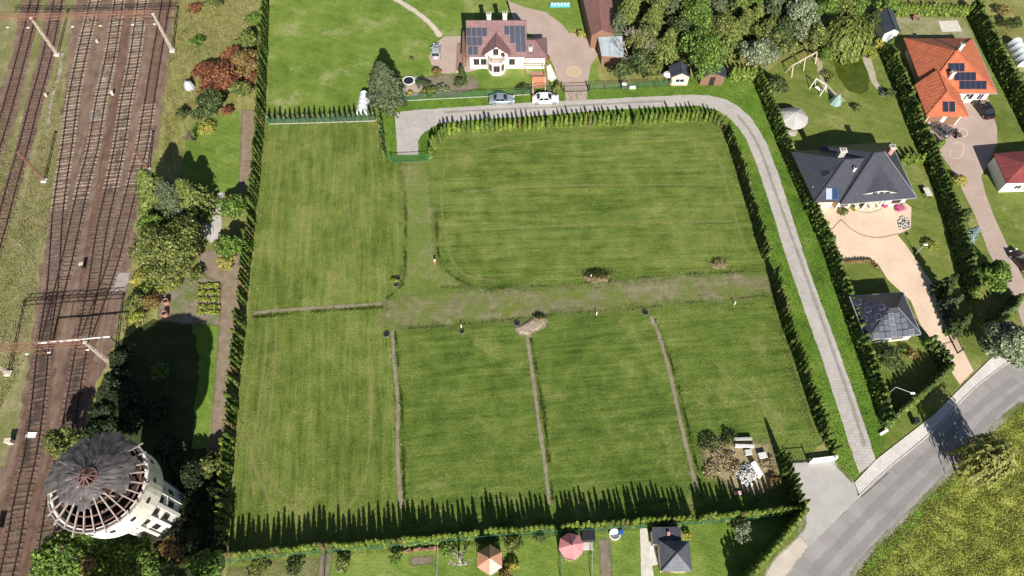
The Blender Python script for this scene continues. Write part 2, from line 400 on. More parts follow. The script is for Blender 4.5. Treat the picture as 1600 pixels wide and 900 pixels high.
patch('verge', [(1331, 908), (1362, 862), (1438, 788), (1494, 730), (1520, 705), (1526, 716), (1500, 745), (1450, 800), (1390, 862), (1366, 908)], .0085, m_ground('green_roadside_grass', [(.05, .11, .012), (.11, .20, .025), (.20, .27, .055)], .8, 3.0, .9, edge=True, edge_w=.4), .7)
surf('verge', [(1170, 905), (1246, 805), (1258, 825), (1248, 842), (1196, 902)], .007, lawn_o, .2, 13)
surf('verge', [(1372, 722), (1388, 668), (1478, 575), (1500, 601), (1458, 648)], .010, lawn_o, .15, 14)
surf('verge', [(1501, 536), (1545, 552), (1548, 562), (1522, 580)], .011, lawn_o, .1, 15)

# railway land
ball_m = m_ground('ballast', [(.084, .054, .040), (.166, .112, .083), (.252, .183, .14)], .5, 7.0, 1.0, grass=(.17, .15, .07), grass_amt=.60, streak=(1.2, .06, -.1))
rust_m = m_ground('rusty_ballast', [(.085, .05, .036), (.155, .095, .068), (.23, .15, .11)], .6, 8.0, 1.0, edge=True, streak=(1.5, .05, -.1), edge_w=.4, keep=.9)
pale_m = m_ground('pale_ballast', [(.24, .21, .18), (.36, .32, .28), (.46, .42, .37)], .8, 8.0, .8, edge=True, edge_w=.5, keep=.85)
wild_m = m_ground('weedy_gravel', [(.125, .112, .052), (.205, .185, .09), (.30, .27, .15)], .4, 5.0, .9, grass=(.13, .15, .04), grass_amt=.53, streak=(1.0, .08, -.1))
surf('ground_beside_tracks', [(-60, -30), (290, -30), (264, 120), (250, 215), (225, 300), (205, 430), (180, 520), (130, 640), (60, 700), (-60, 760)], .006, wild_m, .5, 20)
BALLAST = [(122, -30), (281, -30), (262, 110), (248, 210), (228, 275), (214, 340), (205, 400), (198, 450), (182, 520), (160, 580), (142, 620), (135, 680), (112, 730), (88, 800), (84, 930), (-40, 930), (-10, 760), (15, 700), (30, 650), (45, 580), (55, 500), (62, 440), (70, 380), (80, 320), (92, 230), (104, 100)]
surf('ballast_bed', BALLAST, .014, ball_m, .45, 21)
surf('ballast_bed', [(38, -30), (66, -30), (48, 90), (30, 170), (5, 250), (-30, 300), (-40, 220), (-10, 165), (18, 90)], .012, ball_m, .3, 22)
surf('ballast_bed', [(78, -30), (104, -30), (86, 95), (66, 170), (50, 228), (30, 290), (12, 350), (-10, 420), (-60, 420), (-10, 330), (18, 260), (38, 170), (58, 95)], .012, ball_m, .3, 23)
ribbon('rusty_ballast_strip', [(204, 0), (194, 60), (186, 120), (178, 180), (168, 240), (158, 300), (148, 350), (138, 420), (128, 500), (118, 590), (104, 680)], (1.6, 2.4), .019, rust_m)
ribbon('rusty_ballast_strip', [(260, 0), (244, 92), (234, 157), (226, 205)], 2.2, .020, rust_m)
ribbon('rusty_ballast_strip', [(152, 440), (140, 500), (126, 560), (112, 650), (96, 720), (78, 810), (62, 905)], (3.6, 5.5), .021, rust_m)
ribbon('rusty_ballast_strip', [(84, 450), (70, 540), (60, 620), (46, 720), (28, 800), (8, 905)], (3.0, 5.5), .022, rust_m)
ribbon('worn_path', [(98, 80), (92, 120), (82, 150), (77, 180), (75, 200)], .8, .023, pale_m)
ribbon('pale_ballast_spill', [(172, 105), (167, 120), (162, 132)], 2.6, .024, pale_m); ribbon('pale_ballast_spill', [(158, 165), (153, 178), (151, 190)], 2.8, .025, pale_m)
ribbon('pale_ballast_spill', [(196, 422), (190, 440), (182, 460)], 2.4, .026, pale_m); ribbon('pale_ballast_spill', [(-5, 778), (6, 776), (12, 780)], 2.2, .027, pale_m)

# soil and garden surfaces on the left
soil_m = m_ground('bark_path', [(.13, .095, .062), (.215, .165, .115), (.30, .24, .175)], .9, 7.0, .9, grass=(.16, .17, .05), grass_amt=.66, edge=True, edge_w=.25)
bed_m = m_ground('garden_soil', [(.12, .095, .07), (.20, .165, .125), (.27, .23, .18)], .9, 7.0, .9, grass=(.10, .14, .03), grass_amt=.54, edge=True, edge_w=.3)
conc_m = m_ground('old_concrete', [(.32, .295, .27), (.42, .39, .355), (.50, .47, .43)], .7, 9.0, .4, edge=True, edge_w=.25)
patch('bark_path', [(378, 172), (403, 172), (401, 230), (393, 290), (372, 300), (376, 235)], .012, soil_m, .4)
patch('bark_path', [(375, 385), (389, 385), (382, 440), (374, 520), (362, 600), (350, 700), (327, 705), (334, 620), (342, 520), (347, 445), (320, 430), (310, 395)], .013, soil_m, .5)
patch('concrete_slab', [(322, 302), (349, 301), (346, 360), (336, 384), (318, 370)], .014, conc_m, .4)
patch('vegetable_garden', [(250, 452), (300, 432), (347, 436), (346, 508), (290, 506), (248, 500)], .011, bed_m, .6)
patch('garden_bed', [(628, 150), (655, 125), (690, 116), (740, 120), (750, 138), (700, 150)], .013, bed_m, 1.0)
patch('weedy_plot', [(358, 888), (430, 879), (498, 872), (494, 912), (352, 912)], .0125, m_ground('weedy_soil', [(.10, .085, .045), (.17, .155, .075), (.25, .225, .12)], .9, 5.0, .9, grass=(.10, .135, .03), grass_amt=.5, edge=True, edge_w=.5), .6)
patch('garden_bed', [(640, 872), (676, 868), (676, 880), (642, 884)], .0132, bed_m, .4)
patch('garden_bed', [(935, 842), (952, 842), (956, 905), (940, 905)], .0134, bed_m, .5)
patch('garden_bed', [(500, 866), (520, 864), (514, 902), (498, 902)], .013, bed_m, .3)

# bare earth in the field
dirt_m = m_ground('field_dirt', [(.125, .11, .06), (.20, .18, .105), (.285, .26, .165)], .9, 7.0, .8, grass=(.13, .165, .035), grass_amt=.49, edge=True, streak=(.06, 1.3, -.07), edge_w=.85, keep=.88)
faint_m = m_ground('worn_grass', [(.15, .155, .06), (.215, .215, .09), (.28, .27, .125)], .9, 7.0, .8, grass=(.14, .195, .04), grass_amt=.47, edge=True, streak=(1.2, .07, 0), edge_w=.4, keep=.85)
line_m = m_ground('plot_line_dirt', [(.16, .135, .085), (.235, .205, .14), (.31, .275, .2)], .9, 7.0, .8, grass=(.12, .16, .03), grass_amt=.62, edge=True, edge_w=.45, keep=.95)
patch('dirt_track', [(600, 470), (690, 452), (800, 452), (920, 444), (1060, 432), (1206, 424), (1204, 460), (1100, 470), (1010, 480), (900, 487), (820, 496), (720, 506), (640, 512), (600, 512)], .022, dirt_m, 1.5)
patch('worn_track', [(625, 258), (668, 255), (676, 330), (682, 410), (740, 455), (690, 470), (606, 478), (632, 430), (634, 340)], .021, faint_m, 1.2)
for k, (P_, w) in enumerate((([(390, 490), (450, 484), (530, 479), (600, 474)], .62), ([(613, 512), (616, 570), (622, 630), (621, 700), (627, 800)], .66), ([(822, 520), (830, 570), (842, 660), (852, 730), (859, 795)], .66), ([(1014, 490), (1030, 525), (1048, 590), (1066, 670), (1090, 772)], .68))):
    ribbon('plot_line', P_, w, .024 + k * .002, line_m, seed=30 + k)
sand_m = m_ground('sandy_spoil', [(.17, .125, .08), (.29, .235, .17), (.42, .37, .30)], 1.5, 6.0, 1.0, edge=True, edge_w=.8)
patch('sandy_spoil', [(806, 512), (838, 494), (856, 494), (850, 512), (826, 526), (810, 522)], .032, sand_m, .6, hump=.32)
straw_m = m_ground('straw_ground', [(.17, .13, .07), (.27, .215, .12), (.38, .32, .2)], 1.2, 7.0, .9, grass=(.11, .13, .035), grass_amt=.6, edge=True, edge_w=.45)
patch('dry_rubble_ground', [(1094, 694), (1114, 684), (1150, 690), (1204, 692), (1214, 730), (1212, 762), (1186, 772), (1148, 766), (1122, 746), (1100, 722)], .033, straw_m, 1.3)

# tyre marks and mowing arcs worn into the grass
tyre_w = m_ground('tyre_worn_grass', [(.22, .23, .07), (.29, .29, .105), (.36, .34, .15)], .9, 6.0, .7, edge=True, edge_w=.6, keep=.36)
for k, P_ in enumerate(([(418, 500), (414, 560), (404, 640), (392, 720), (398, 780)], [(432, 470), (430, 560), (422, 650), (412, 730), (420, 800)], [(394, 640), (404, 700), (430, 760), (480, 796)], [(388, 670), (398, 730), (424, 785)], [(470, 300), (462, 380), (452, 470)], [(540, 230), (545, 330), (560, 440)], [(440, 230), (432, 330), (424, 440)], [(575, 520), (580, 620), (572, 740), (540, 800)], [(700, 232), (690, 300), (696, 370), (720, 425), (780, 440)], [(1080, 214), (1118, 240), (1140, 310), (1165, 390)], [(700, 245), (820, 222), (980, 214), (1080, 220)], [(720, 300), (880, 290), (1120, 288)], [(720, 360), (900, 352), (1150, 345)], [(1110, 560), (1150, 600), (1200, 640), (1230, 690)])):
    ribbon('tyre_mark', P_, .5, .0182 + k * .0001, tyre_w, seed=70 + k, soft=.3)
# lane, road, pavements
pav_m = m_pavers('lane_pavers', (.40, .375, .345), (.46, .43, .40), (.25, .235, .20), .6, .4, dirt=(.25, .22, .16))
LANE = [(617, 176), (648, 172), (710, 168), (800, 162), (900, 157), (996, 152), (1078, 148), (1107, 149), (1136, 156), (1156, 168), (1173, 184), (1184, 200), (1198, 224), (1217, 275), (1239, 343), (1256, 398), (1273, 447), (1298, 513), (1335, 617), (1369, 721), (1342, 740), (1302, 617), (1284, 560), (1255, 480), (1226, 395), (1202, 317), (1180, 251), (1165, 216), (1155, 201), (1142, 187), (1122, 173), (1089, 165), (1042, 167), (933, 173), (900, 176), (800, 184), (740, 187), (686, 193), (664, 206), (658, 212), (653, 221), (654, 242), (621, 242)]
surf('lane', LANE, .030, pav_m, .06, 40)
rut_m = m_ground('lane_joint_dirt', [(.16, .145, .11), (.24, .22, .18), (.32, .29, .25)], 2, 9.0, .6, grass=(.11, .14, .04), grass_amt=.6, edge=True, edge_w=.9, keep=.32)
ribbon('lane_joint_dirt', [(1150, 178), (1172, 205), (1190, 240), (1215, 310), (1240, 378), (1268, 455), (1300, 545), (1330, 630), (1352, 700)], .55, .036, rut_m, soft=.3)
ribbon('lane_joint_dirt', [(690, 176), (760, 172), (850, 168), (940, 163), (1040, 158)], .5, .036, rut_m, soft=.3)
asph_m = m_ground('asphalt', [(.21, .195, .192), (.268, .25, .246), (.32, .30, .294)], .22, 12.0, .5, streak=(.5, .04, -.82), rough=.85)
ROAD_A = [(1227, 900), (1261, 858), (1342, 778), (1391, 731), (1459, 674), (1512, 618), (1558, 580), (1600, 552), (1700, 480)]
ROAD_B = [(1331, 900), (1361, 862), (1437, 787), (1493, 730), (1543, 677), (1601, 626), (1720, 540)]
surf('road', [(1120, 1010)] + ROAD_A + ROAD_B[::-1] + [(1240, 1010)], .012, asph_m, .05, 41)
slab_m = m_pavers('sidewalk_slabs', (.56, .53, .49), (.62, .59, .55), (.42, .40, .37), .5, .5, rot=.75)
kerb_m = m_plain('kerb_concrete', (.52, .49, .45), .8, var=.15, scale=2)
SIDE_IN = [(1335, 754), (1369, 718), (1459, 648), (1508, 599), (1546, 562), (1600, 522), (1690, 460)]
SIDE_OUT = [(1343, 775), (1391, 728), (1458, 671), (1511, 615), (1557, 578), (1600, 550), (1698, 478)]
o = MB().prism(poly(SIDE_IN + SIDE_OUT[::-1]), -.1, .10).build('sidewalk', slab_m); tag(o, kind='structure')
kb = MB()
K = smooth_line(poly([(1342, 777)] + ROAD_A[3:]), 1.0)
root = MB()
for a, b in zip(K[:-1], K[1:]):
    d = (b - a) / np.linalg.norm(b - a); nn = np.array([-d[1], d[0]]) * .09
    c = (a + b) / 2 + nn; root.box((c[0], c[1], .02), (np.linalg.norm(b - a) - .012, .15, .26), math.atan2(d[1], d[0]))
tag(root.build('kerb', kerb_m), kind='structure')
apron_m = m_ground('apron_concrete', [(.30, .285, .268), (.37, .353, .332), (.43, .412, .388)], .5, 12.0, .4, rough=.85)
surf('driveway_apron', [(1233, 724), (1262, 722), (1302, 719), (1334, 753), (1342, 778), (1262, 857), (1248, 840), (1256, 795), (1244, 762)], .022, apron_m, .05, 42)
grav_m = m_ground('roadside_gravel', [(.36, .31, .25), (.47, .42, .355), (.56, .52, .46)], .7, 10.0, .7, edge=True, edge_w=.35)
patch('roadside_gravel', [(1190, 908), (1210, 872), (1250, 836), (1264, 854), (1226, 904)], .024, grav_m, .4)
crack_m = m_ground('tar_seam', [(.05, .047, .046), (.085, .08, .078), (.13, .12, .118)], 2, 9, .4, edge=True, edge_w=.8, keep=.6)
for k, (P_, w_) in enumerate((([(1342, 780), (1368, 757), (1392, 735)], .16), ([(1408, 790), (1413, 784), (1417, 781)], .4), ([(1384, 744), (1392, 752), (1398, 755)], .05))):
    ribbon('road_crack', P_, w_, .0265 + k * .0003, crack_m, seed=90 + k, soft=.3)
worn_m = m_ground('worn_asphalt', [(.265, .248, .242), (.31, .29, .283), (.355, .333, .325)], .5, 9, .4, edge=True, edge_w=.7, keep=.45)
ribbon('tyre_lane', [(1262, 905), (1330, 830), (1400, 760), (1470, 692), (1530, 635), (1590, 590)], 1.2, .0155, worn_m, seed=101); ribbon('tyre_lane', [(1300, 905), (1362, 838), (1430, 768), (1500, 700), (1560, 640), (1610, 600)], 1.1, .0157, worn_m, seed=102)
grit_m = m_ground('verge_grit', [(.18, .16, .12), (.27, .25, .2), (.36, .33, .28)], 1, 9, .7, grass=(.11, .15, .03), grass_amt=.5, edge=True, edge_w=.9, keep=.9)
ribbon('verge_grit', [(1329, 905), (1361, 863), (1437, 788), (1493, 731), (1543, 678), (1601, 627)], .9, .0168, grit_m, seed=103); ribbon('verge_grit', [(1336, 755), (1320, 738), (1304, 722)], .7, .0285, grit_m, seed=104); ribbon('verge_grit', [(1234, 724), (1246, 762), (1257, 795), (1250, 838)], .8, .0287, grit_m, seed=105)
beige_m = m_pavers('beige_pavers', (.68, .515, .385), (.74, .57, .43), (.54, .41, .30), .22, .14, rot=.2)
DRIVE = [(1272, 322), (1305, 316), (1400, 306), (1424, 324), (1423, 356), (1402, 367), (1414, 381), (1430, 404), (1446, 428), (1462, 449), (1478, 492), (1499, 537), (1521, 579), (1500, 601), (1476, 566), (1461, 537), (1440, 512), (1423, 470), (1387, 437), (1371, 411), (1299, 409), (1287, 380)]
surf('driveway', DRIVE, .026, beige_m, .0, 43)
pink_m = m_pavers('pink_pavers', (.42, .325, .275), (.49, .385, .33), (.32, .25, .21), .22, .14, rot=.4)
surf('driveway', [(1428, 175), (1440, 150), (1510, 140), (1540, 140), (1547, 164), (1558, 200), (1558, 226), (1542, 258), (1533, 275), (1540, 304), (1553, 338), (1574, 384), (1606, 450), (1640, 510), (1602, 520), (1585, 470), (1544, 393), (1524, 338), (1504, 298), (1484, 260), (1462, 233), (1440, 196)], .024, pink_m, .0, 44)
surf('driveway', [(785, -30), (790, 0), (818, 11), (852, 19), (876, 36), (889, 51), (901, 53), (918, 62), (935, 85), (923, 102), (918, 132), (917, 156), (884, 158), (882, 136), (872, 127), (865, 102), (840, 60), (804, 40)], .024, pink_m, .0, 45)
surf('terrace', [(725, 56), (695, 57), (677, 70), (670, 89), (674, 100), (691, 115), (730, 113), (758, 106), (775, 120), (792, 106), (850, 104), (850, 80), (730, 60)], .025, pink_m, .0, 46)
sandp_m = m_ground('sand_path', [(.40, .34, .26), (.48, .42, .34), (.55, .49, .41)], 1, 10.0, .5, edge=True, edge_w=.25)
ribbon('sand_path', [(612, -5), (640, 12), (661, 27), (678, 43), (690, 60)], 1.3, .016, sandp_m)
surf('patio', [(629, 126), (641, 119), (660, 120), (668, 126), (660, 137), (650, 150), (628, 152), (630, 136)], .018, pink_m, .05, 47)
conc2_m = m_plain('path_concrete', (.50, .47, .42), .85, var=.15, scale=1.5)
surf('garden_path', [(1000, 826), (1011, 825), (1022, 905), (1002, 905)], .018, conc2_m, .03, 48)
surf('garden_path', [(1013, 846), (1022, 846), (1030, 882), (1018, 884)], .019, slab_m, .0, 49)
surf('yard', [(1398, 28), (1428, 26), (1505, 28), (1522, 60), (1412, 60)], .014, m_ground('yard_grass', [(.19, .165, .10), (.265, .24, .145), (.35, .315, .22)], .8, 6, .6, grass=(.16, .17, .06), grass_amt=.5), .1, 50)
surf('concrete_pad', [(1466, 33), (1496, 32), (1503, 49), (1472, 50)], .020, conc2_m, .02, 51)
surf('garden_path', [(1345, 82), (1356, 78), (1372, 130), (1388, 150), (1380, 152), (1362, 130)], .018, m_ground('path_sand', [(.28, .24, .18), (.37, .33, .26), (.45, .41, .34)], 1, 9, .6), .1, 52)
surf('garden_path', [(1272, 88), (1283, 92), (1290, 130), (1322, 158), (1310, 162), (1284, 136)], .018, m_ground('path_soil', [(.25, .20, .13), (.33, .28, .19), (.40, .35, .26)], 1, 9, .6), .1, 53)
# pond
wat = NT('pond_water'); wv = wat.wpos()
pond_m = wat.done(wat.pbsdf(wat.ramp(wat.noise(wv, .6, 4), [(.35, (.035, .055, .006)), (.7, (.07, .092, .011))]), .4, wat.bump(wat.noise(wv, 2.0, 3), .05, .02), 0, .3))
POND = [(1302, 98), (1320, 94), (1346, 92), (1356, 112), (1358, 138), (1345, 148), (1326, 142), (1310, 122)]
surf('pond', POND, .020, pond_m, .15, 54)
# dark inlay arcs in the beige drive and the ring in the pink one
inlay_m = m_plain('dark_inlay_pavers', (.20, .16, .135), .85, var=.2, scale=4)
def inlay(pts, w, z, m): 
    L = smooth_line(poly(pts), .4); mb = MB()
    for a, b in zip(L[:-1], L[1:]):
        d = (b - a) / np.linalg.norm(b - a); nn = np.array([-d[1], d[0]]) * w / 2
        mb.add([(*(a - nn), z), (*(b - nn), z), (*(b + nn), z), (*(a + nn), z)], [(0, 1, 2, 3)])
    return tag(mb.build('paving_inlay', m), kind='structure')
inlay([(1282, 363), (1298, 359), (1308, 349), (1314, 343)], .16, .031, inlay_m)
inlay([(1314, 343), (1330, 358), (1350, 368), (1375, 371), (1404, 365)], .16, .031, inlay_m)
inlay([(1336, 328), (1350, 332), (1365, 331), (1378, 326)], .12, .031, inlay_m)
inlay([(1462, 540), (1475, 537), (1490, 533)], .22, .031, inlay_m)
ringc = G(897, 112)
for k, (r0, r1, c) in enumerate(((1.0, 1.35, (.52, .40, .20)), (.55, .75, (.50, .40, .22)), (0.0, .25, (.50, .40, .22)))):
    mb = MB().lathe((ringc[0], ringc[1], .030), [(r1, 0), (r0 + .001, .001)], 40); tag(mb.build('paving_inlay', m_plain('yellow_inlay%d' % k, c, .85, var=.2)), kind='structure')
inlay([(1498, 205), (1503, 201), (1510, 204), (1512, 211), (1506, 214)], .14, .029, m_plain('pale_inlay', (.55, .46, .38), .85)); inlay([(1488, 226), (1500, 222), (1506, 232), (1500, 246), (1486, 246), (1485, 234)], .14, .029, MATS['pale_inlay'])

# ---------------------------------------------------------------- railway tracks
steel_m = m_plain('rail_steel', (.10, .065, .05), .55, .6, var=.3, scale=5)
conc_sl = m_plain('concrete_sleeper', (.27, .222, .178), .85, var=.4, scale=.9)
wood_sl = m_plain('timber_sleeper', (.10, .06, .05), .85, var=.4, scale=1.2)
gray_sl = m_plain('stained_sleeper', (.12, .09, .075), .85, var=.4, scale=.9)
def sleeper_mesh(name, mat):
    me = bpy.data.meshes.new(name); L, W, h = 1.30, .14, .09
    vs = [(-L, -W, 0), (L, -W, 0), (L, W, 0), (-L, W, 0), (-L + .03, -W + .03, h), (L - .03, -W + .03, h), (L - .03, W - .03, h), (-L + .03, W - .03, h)]
    me.from_pydata(vs, [], [(4, 5, 6, 7), (0, 1, 5, 4), (1, 2, 6, 5), (2, 3, 7, 6), (3, 0, 4, 7)]); me.materials.append(mat); return me
SL = {'c': sleeper_mesh('sleeper_concrete', conc_sl), 'w': sleeper_mesh('sleeper_timber', wood_sl), 'g': sleeper_mesh('sleeper_stained', gray_sl)}
def track(pts, label, kinds, spacing=.80):
    L = smooth_line(poly(pts), .32); s = np.r_[0, np.cumsum(np.linalg.norm(np.diff(L, axis=0), axis=1))]
    t = thing('railway_track', label, 'railway track', (float(L[0][0]), float(L[0][1]), 0.0), 'tracks of the railway yard')
    for side in (-1, 1):
        mb = MB(); n = 0
        for i in range(0, len(L), 4):
            d = L[min(i + 1, len(L) - 1)] - L[max(i - 1, 0)]; d /= np.linalg.norm(d); nn = np.array([-d[1], d[0]])
            for o, z in ((-.075, .09), (-.05, .25), (.05, .25), (.075, .09)):
                q = L[i] + nn * (side * .78 + o); mb.v.append((q[0], q[1], z))
            if n:
                b = n * 4
                for k in range(3): mb.f.append((b + k, b + k + 1, b - 4 + k + 1, b - 4 + k))
            n += 1
        mb.build('rail', steel_m, t)
    pos = .2; o0 = ORIG[t]
    while pos < s[-1]:
        i = min(np.searchsorted(s, pos), len(L) - 2); p = L[i]; d = L[i + 1] - L[max(i - 1, 0)]
        row = row_of(p)                                  # survey row decides which stretch (concrete or timber) it belongs to
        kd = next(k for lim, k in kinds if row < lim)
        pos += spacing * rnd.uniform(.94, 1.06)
        if kd is None or -12 > p[1] or row > 960 or row < -40: continue
        sl = bpy.data.objects.new('sleeper', SL[kd]); COL.objects.link(sl); sl.parent = t
        sl.location = (p[0] - o0[0], p[1] - o0[1], .015 + rnd.uniform(-.02, .015)); sl.rotation_euler = (0, 0, math.atan2(d[1], d[0]) + math.pi / 2 + rnd.uniform(-.02, .02))
    return t
def row_of(p):
    dep = p[1] * CP + CAM_H * SP; return 450 - F_PX * (p[1] * SP - CAM_H * CP) / dep
track([(61, -25), (55, 0), (45, 45), (33, 92), (12.5, 168), (-8, 235), (-30, 300)], 'leftmost railway track with dark timber sleepers, cut by the left edge', [(9999, 'w')])
track([(97, -25), (91.5, 0), (72.5, 94), (52.5, 168), (38, 226), (22, 280), (8, 333), (-10, 395), (-30, 450)], 'reddish timber-sleeper railway track, second from the left', [(9999, 'w')])
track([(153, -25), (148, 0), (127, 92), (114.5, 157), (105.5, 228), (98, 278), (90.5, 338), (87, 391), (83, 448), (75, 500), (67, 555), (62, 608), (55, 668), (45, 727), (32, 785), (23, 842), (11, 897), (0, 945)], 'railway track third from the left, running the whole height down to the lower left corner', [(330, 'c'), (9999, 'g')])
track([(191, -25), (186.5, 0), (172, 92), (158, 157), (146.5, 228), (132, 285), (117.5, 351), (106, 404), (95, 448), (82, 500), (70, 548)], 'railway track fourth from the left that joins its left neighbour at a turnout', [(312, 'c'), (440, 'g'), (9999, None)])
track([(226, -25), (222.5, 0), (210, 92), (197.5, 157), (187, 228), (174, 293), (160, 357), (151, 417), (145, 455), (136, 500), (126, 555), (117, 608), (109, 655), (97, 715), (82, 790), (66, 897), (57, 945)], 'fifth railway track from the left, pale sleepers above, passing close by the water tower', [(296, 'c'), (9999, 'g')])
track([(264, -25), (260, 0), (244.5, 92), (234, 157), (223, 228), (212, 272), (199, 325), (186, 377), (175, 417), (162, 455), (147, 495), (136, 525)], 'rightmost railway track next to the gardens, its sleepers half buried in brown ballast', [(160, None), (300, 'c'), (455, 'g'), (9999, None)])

cover_m = m_ground('ballast_over_sleepers', [(.084, .054, .040), (.166, .112, .083), (.252, .183, .14)], .5, 7.0, 1.0, edge=True, edge_w=1.1)
oil_m = m_ground('oily_ballast', [(.035, .026, .022), (.065, .05, .042), (.105, .08, .066)], .7, 7.0, .8, edge=True, edge_w=.7, keep=.6)
def cover(pts, w, mat, z, lim=.30):
    o = ribbon('ballast_cover', pts, w, z, mat, seed=int(w * 100)); at = o.data.attributes['edge']; v_ = np.zeros(len(at.data)); at.data.foreach_get('value', v_); at.data.foreach_set('value', v_ * lim)
cover([(148, 0), (127, 92), (114.5, 157), (105.5, 228), (98, 278), (90.5, 338), (87, 391), (83, 448), (75, 500), (67, 555), (62, 608), (55, 668), (45, 727), (32, 785), (11, 897)], 2.9, cover_m, .108, .36)
cover([(186.5, 0), (172, 92), (158, 157), (146.5, 228), (132, 285), (117.5, 351), (106, 404)], 2.9, cover_m, .109, .42)
cover([(222.5, 0), (210, 92), (197.5, 157), (187, 228), (174, 293), (160, 357), (151, 417), (136, 500), (126, 555), (117, 608), (97, 715), (66, 897)], 2.9, cover_m, .110, .34)
cover([(234, 157), (223, 228), (212, 272), (199, 325), (186, 377), (175, 417)], 2.9, cover_m, .111, .5)
cover([(91.5, 0), (72.5, 94), (52.5, 168), (38, 226), (22, 280), (8, 333)], 2.9, cover_m, .110, .38); cover([(55, 0), (33, 92), (12.5, 168), (-8, 235)], 2.9, cover_m, .110, .34)
cover([(83, 448), (75, 500), (67, 555), (62, 608), (55, 668)], 1.5, oil_m, .114, .6); cover([(126, 555), (117, 608), (109, 655)], 1.5, oil_m, .115, .6); cover([(45, 650), (40, 730)], 1.4, oil_m, .116, .7); cover([(205, 120), (187, 228), (170, 310)], 1.2, oil_m, .117, .4)

# overhead line masts and gantries
mast_m = m_plain('mast_concrete', (.52, .44, .36), .8, var=.2, scale=2)
rustm = m_plain('rusted_steel', (.26, .13, .09), .7, .3, var=.3, scale=5)
white_m = m_plain('white_paint', (.78, .76, .72), .6, var=.06, scale=2)
dark_m = m_plain('dark_metal', (.03, .03, .033), .5, .3, var=.2)
def mast(px, py, h, label, mat=mast_m):
    b = G(px, py); t = thing('catenary_mast', label, 'mast', (b[0], b[1], 0), 'overhead line masts')
    mb = MB()
    for sx in (-1, 1):
        for sy in (-1, 1): mb.beam((b[0] + .22 * sx, b[1] + .16 * sy, 0), (b[0] + .13 * sx, b[1] + .1 * sy, h), .07)
    n = int(h / .7)
    for i in range(n):
        z0, z1 = h * i / n, h * (i + 1) / n; sg = 1 if i % 2 else -1
        for sy in (-1, 1): mb.beam((b[0] - .2 * sg * (1 - .4 * i / n), b[1] + .13 * sy, z0), (b[0] + .2 * sg * (1 - .4 * i / n), b[1] + .13 * sy, z1), .06)
    mb.build('lattice_post', mat, t); MB().box((b[0], b[1], .12), (.9, .8, .36)).build('footing', conc2_m, t)
    MB().box((b[0], b[1], h + .04), (.5, .4, .08)).build('cap', mat, t)
    return b
def gantry(a, b, z, label, hang, mat=rustm):
    A = np.array([a[0], a[1], z]); B = np.array([b[0], b[1], z]); L = np.linalg.norm(B - A); d = (B - A) / L; nn = np.array([-d[1], d[0], 0]) * .36
    t = thing('catenary_gantry', label, 'gantry', tuple((A + B) / 2 * [1, 1, 0] + [0, 0, z]), 'overhead line gantries'); mb = MB()
    up = np.array([0, 0, .75])
    for s1 in (-1, 1):
        for q in (0, 1): mb.beam(A + nn * s1 + up * q, B + nn * s1 + up * q, .075)
    n = int(L / 1.0)
    for i in range(n):
        p, q = A + d * L * i / n, A + d * L * (i + 1) / n
        for s1 in (-1, 1): mb.beam(p + nn * s1 + up * (i % 2), q + nn * s1 + up * ((i + 1) % 2), .045)
        mb.beam(p - nn + up, q + nn + up, .045)
    mb.build('truss', mat, t)
    for f in hang:
        p = A + d * L * f; m2 = MB().beam(p, p - np.array([0, 0, 2.2]), .09); m2.beam(p - np.array([0, 0, 1.9]), p - np.array([0, 0, 1.9]) + d * 1.2, .06); m2.build('hanger', mat, t)
        MB().tube([p - np.array([0, 0, 1.9]) + d * 1.2, p - np.array([0, 0, 1.9]) + d * 1.6], .09, 6).build('insulator', white_m, t)
    return t
m1 = mast(90, 86, 8.2, 'white catenary mast at the top between the second and third railway tracks')
m2 = mast(270, 80, 8.2, 'catenary mast at the top beside the rightmost track and the dry grass')
m0 = np.array([m1[0] - (m2[0] - m1[0]) * .5, m1[1] + .2, 0])
gantry(m1, m2, 8.0, 'rusty lattice gantry spanning four tracks between the two top masts', (.22, .45, .72, .9))
gantry(m0, m1, 8.0, 'rusty lattice gantry over the two leftmost tracks, running out of the frame', (.35, .7))
mast(70, 283, 7.0, 'reddish catenary mast standing in the weeds left of the third track', rustm)
mast(232, 266, 5.6, 'catenary mast half hidden behind the spruce by the rightmost track', rustm)
m3 = mast(178, 572, 7.6, 'pale catenary mast beside the dark shadow of the water tower')
m4 = mast(14, 584, 7.6, 'catenary mast at the left edge of the picture, lower half')
gantry(m4, m3, 7.4, 'rusty lattice gantry across the tracks above the water tower', (.3, .5, .85))
for (xa, ya, xb, yb, lab) in ((54, 537, 172, 526, 'thin white signal boom across the tracks just above the lower gantry'),):
    a, b = G(xa, ya, 4.0), G(xb, yb, 4.0); t = thing('signal_boom', lab, 'boom', (a[0], a[1], 0))
    MB().beam(a, b, .14).build('bar', white_m, t)
    for p in (a, b): MB().beam((p[0], p[1], 0), (p[0], p[1], 4.0), .12).build('post', dark_m, t)
def track_box(px, py, d, mat, label, cat='cabinet', name='trackside_cabinet'):
    b = G(px, py); t = thing(name, label, cat, (b[0], b[1], 0))
    MB().box((b[0], b[1], d[2] / 2), d, .1).build('body', mat, t); MB().box((b[0], b[1], d[2] + .04), (d[0] + .12, d[1] + .12, .08), .1).build('lid', mast_m, t); return t
track_box(19, 692, (.7, .5, 1.0), mast_m, 'white trackside cabinet left of the lowest tracks')
track_box(177, 148, (.4, .4, .7), mast_m, 'small white relay box between the two pale sleeper tracks, with a long shadow')
track_box(153, 66, (.35, .35, .4), mast_m, 'tiny white box between tracks near the top gantry')
track_box(73, 150, (.35, .35, .4), mast_m, 'tiny white box in the weeds right of the second track')
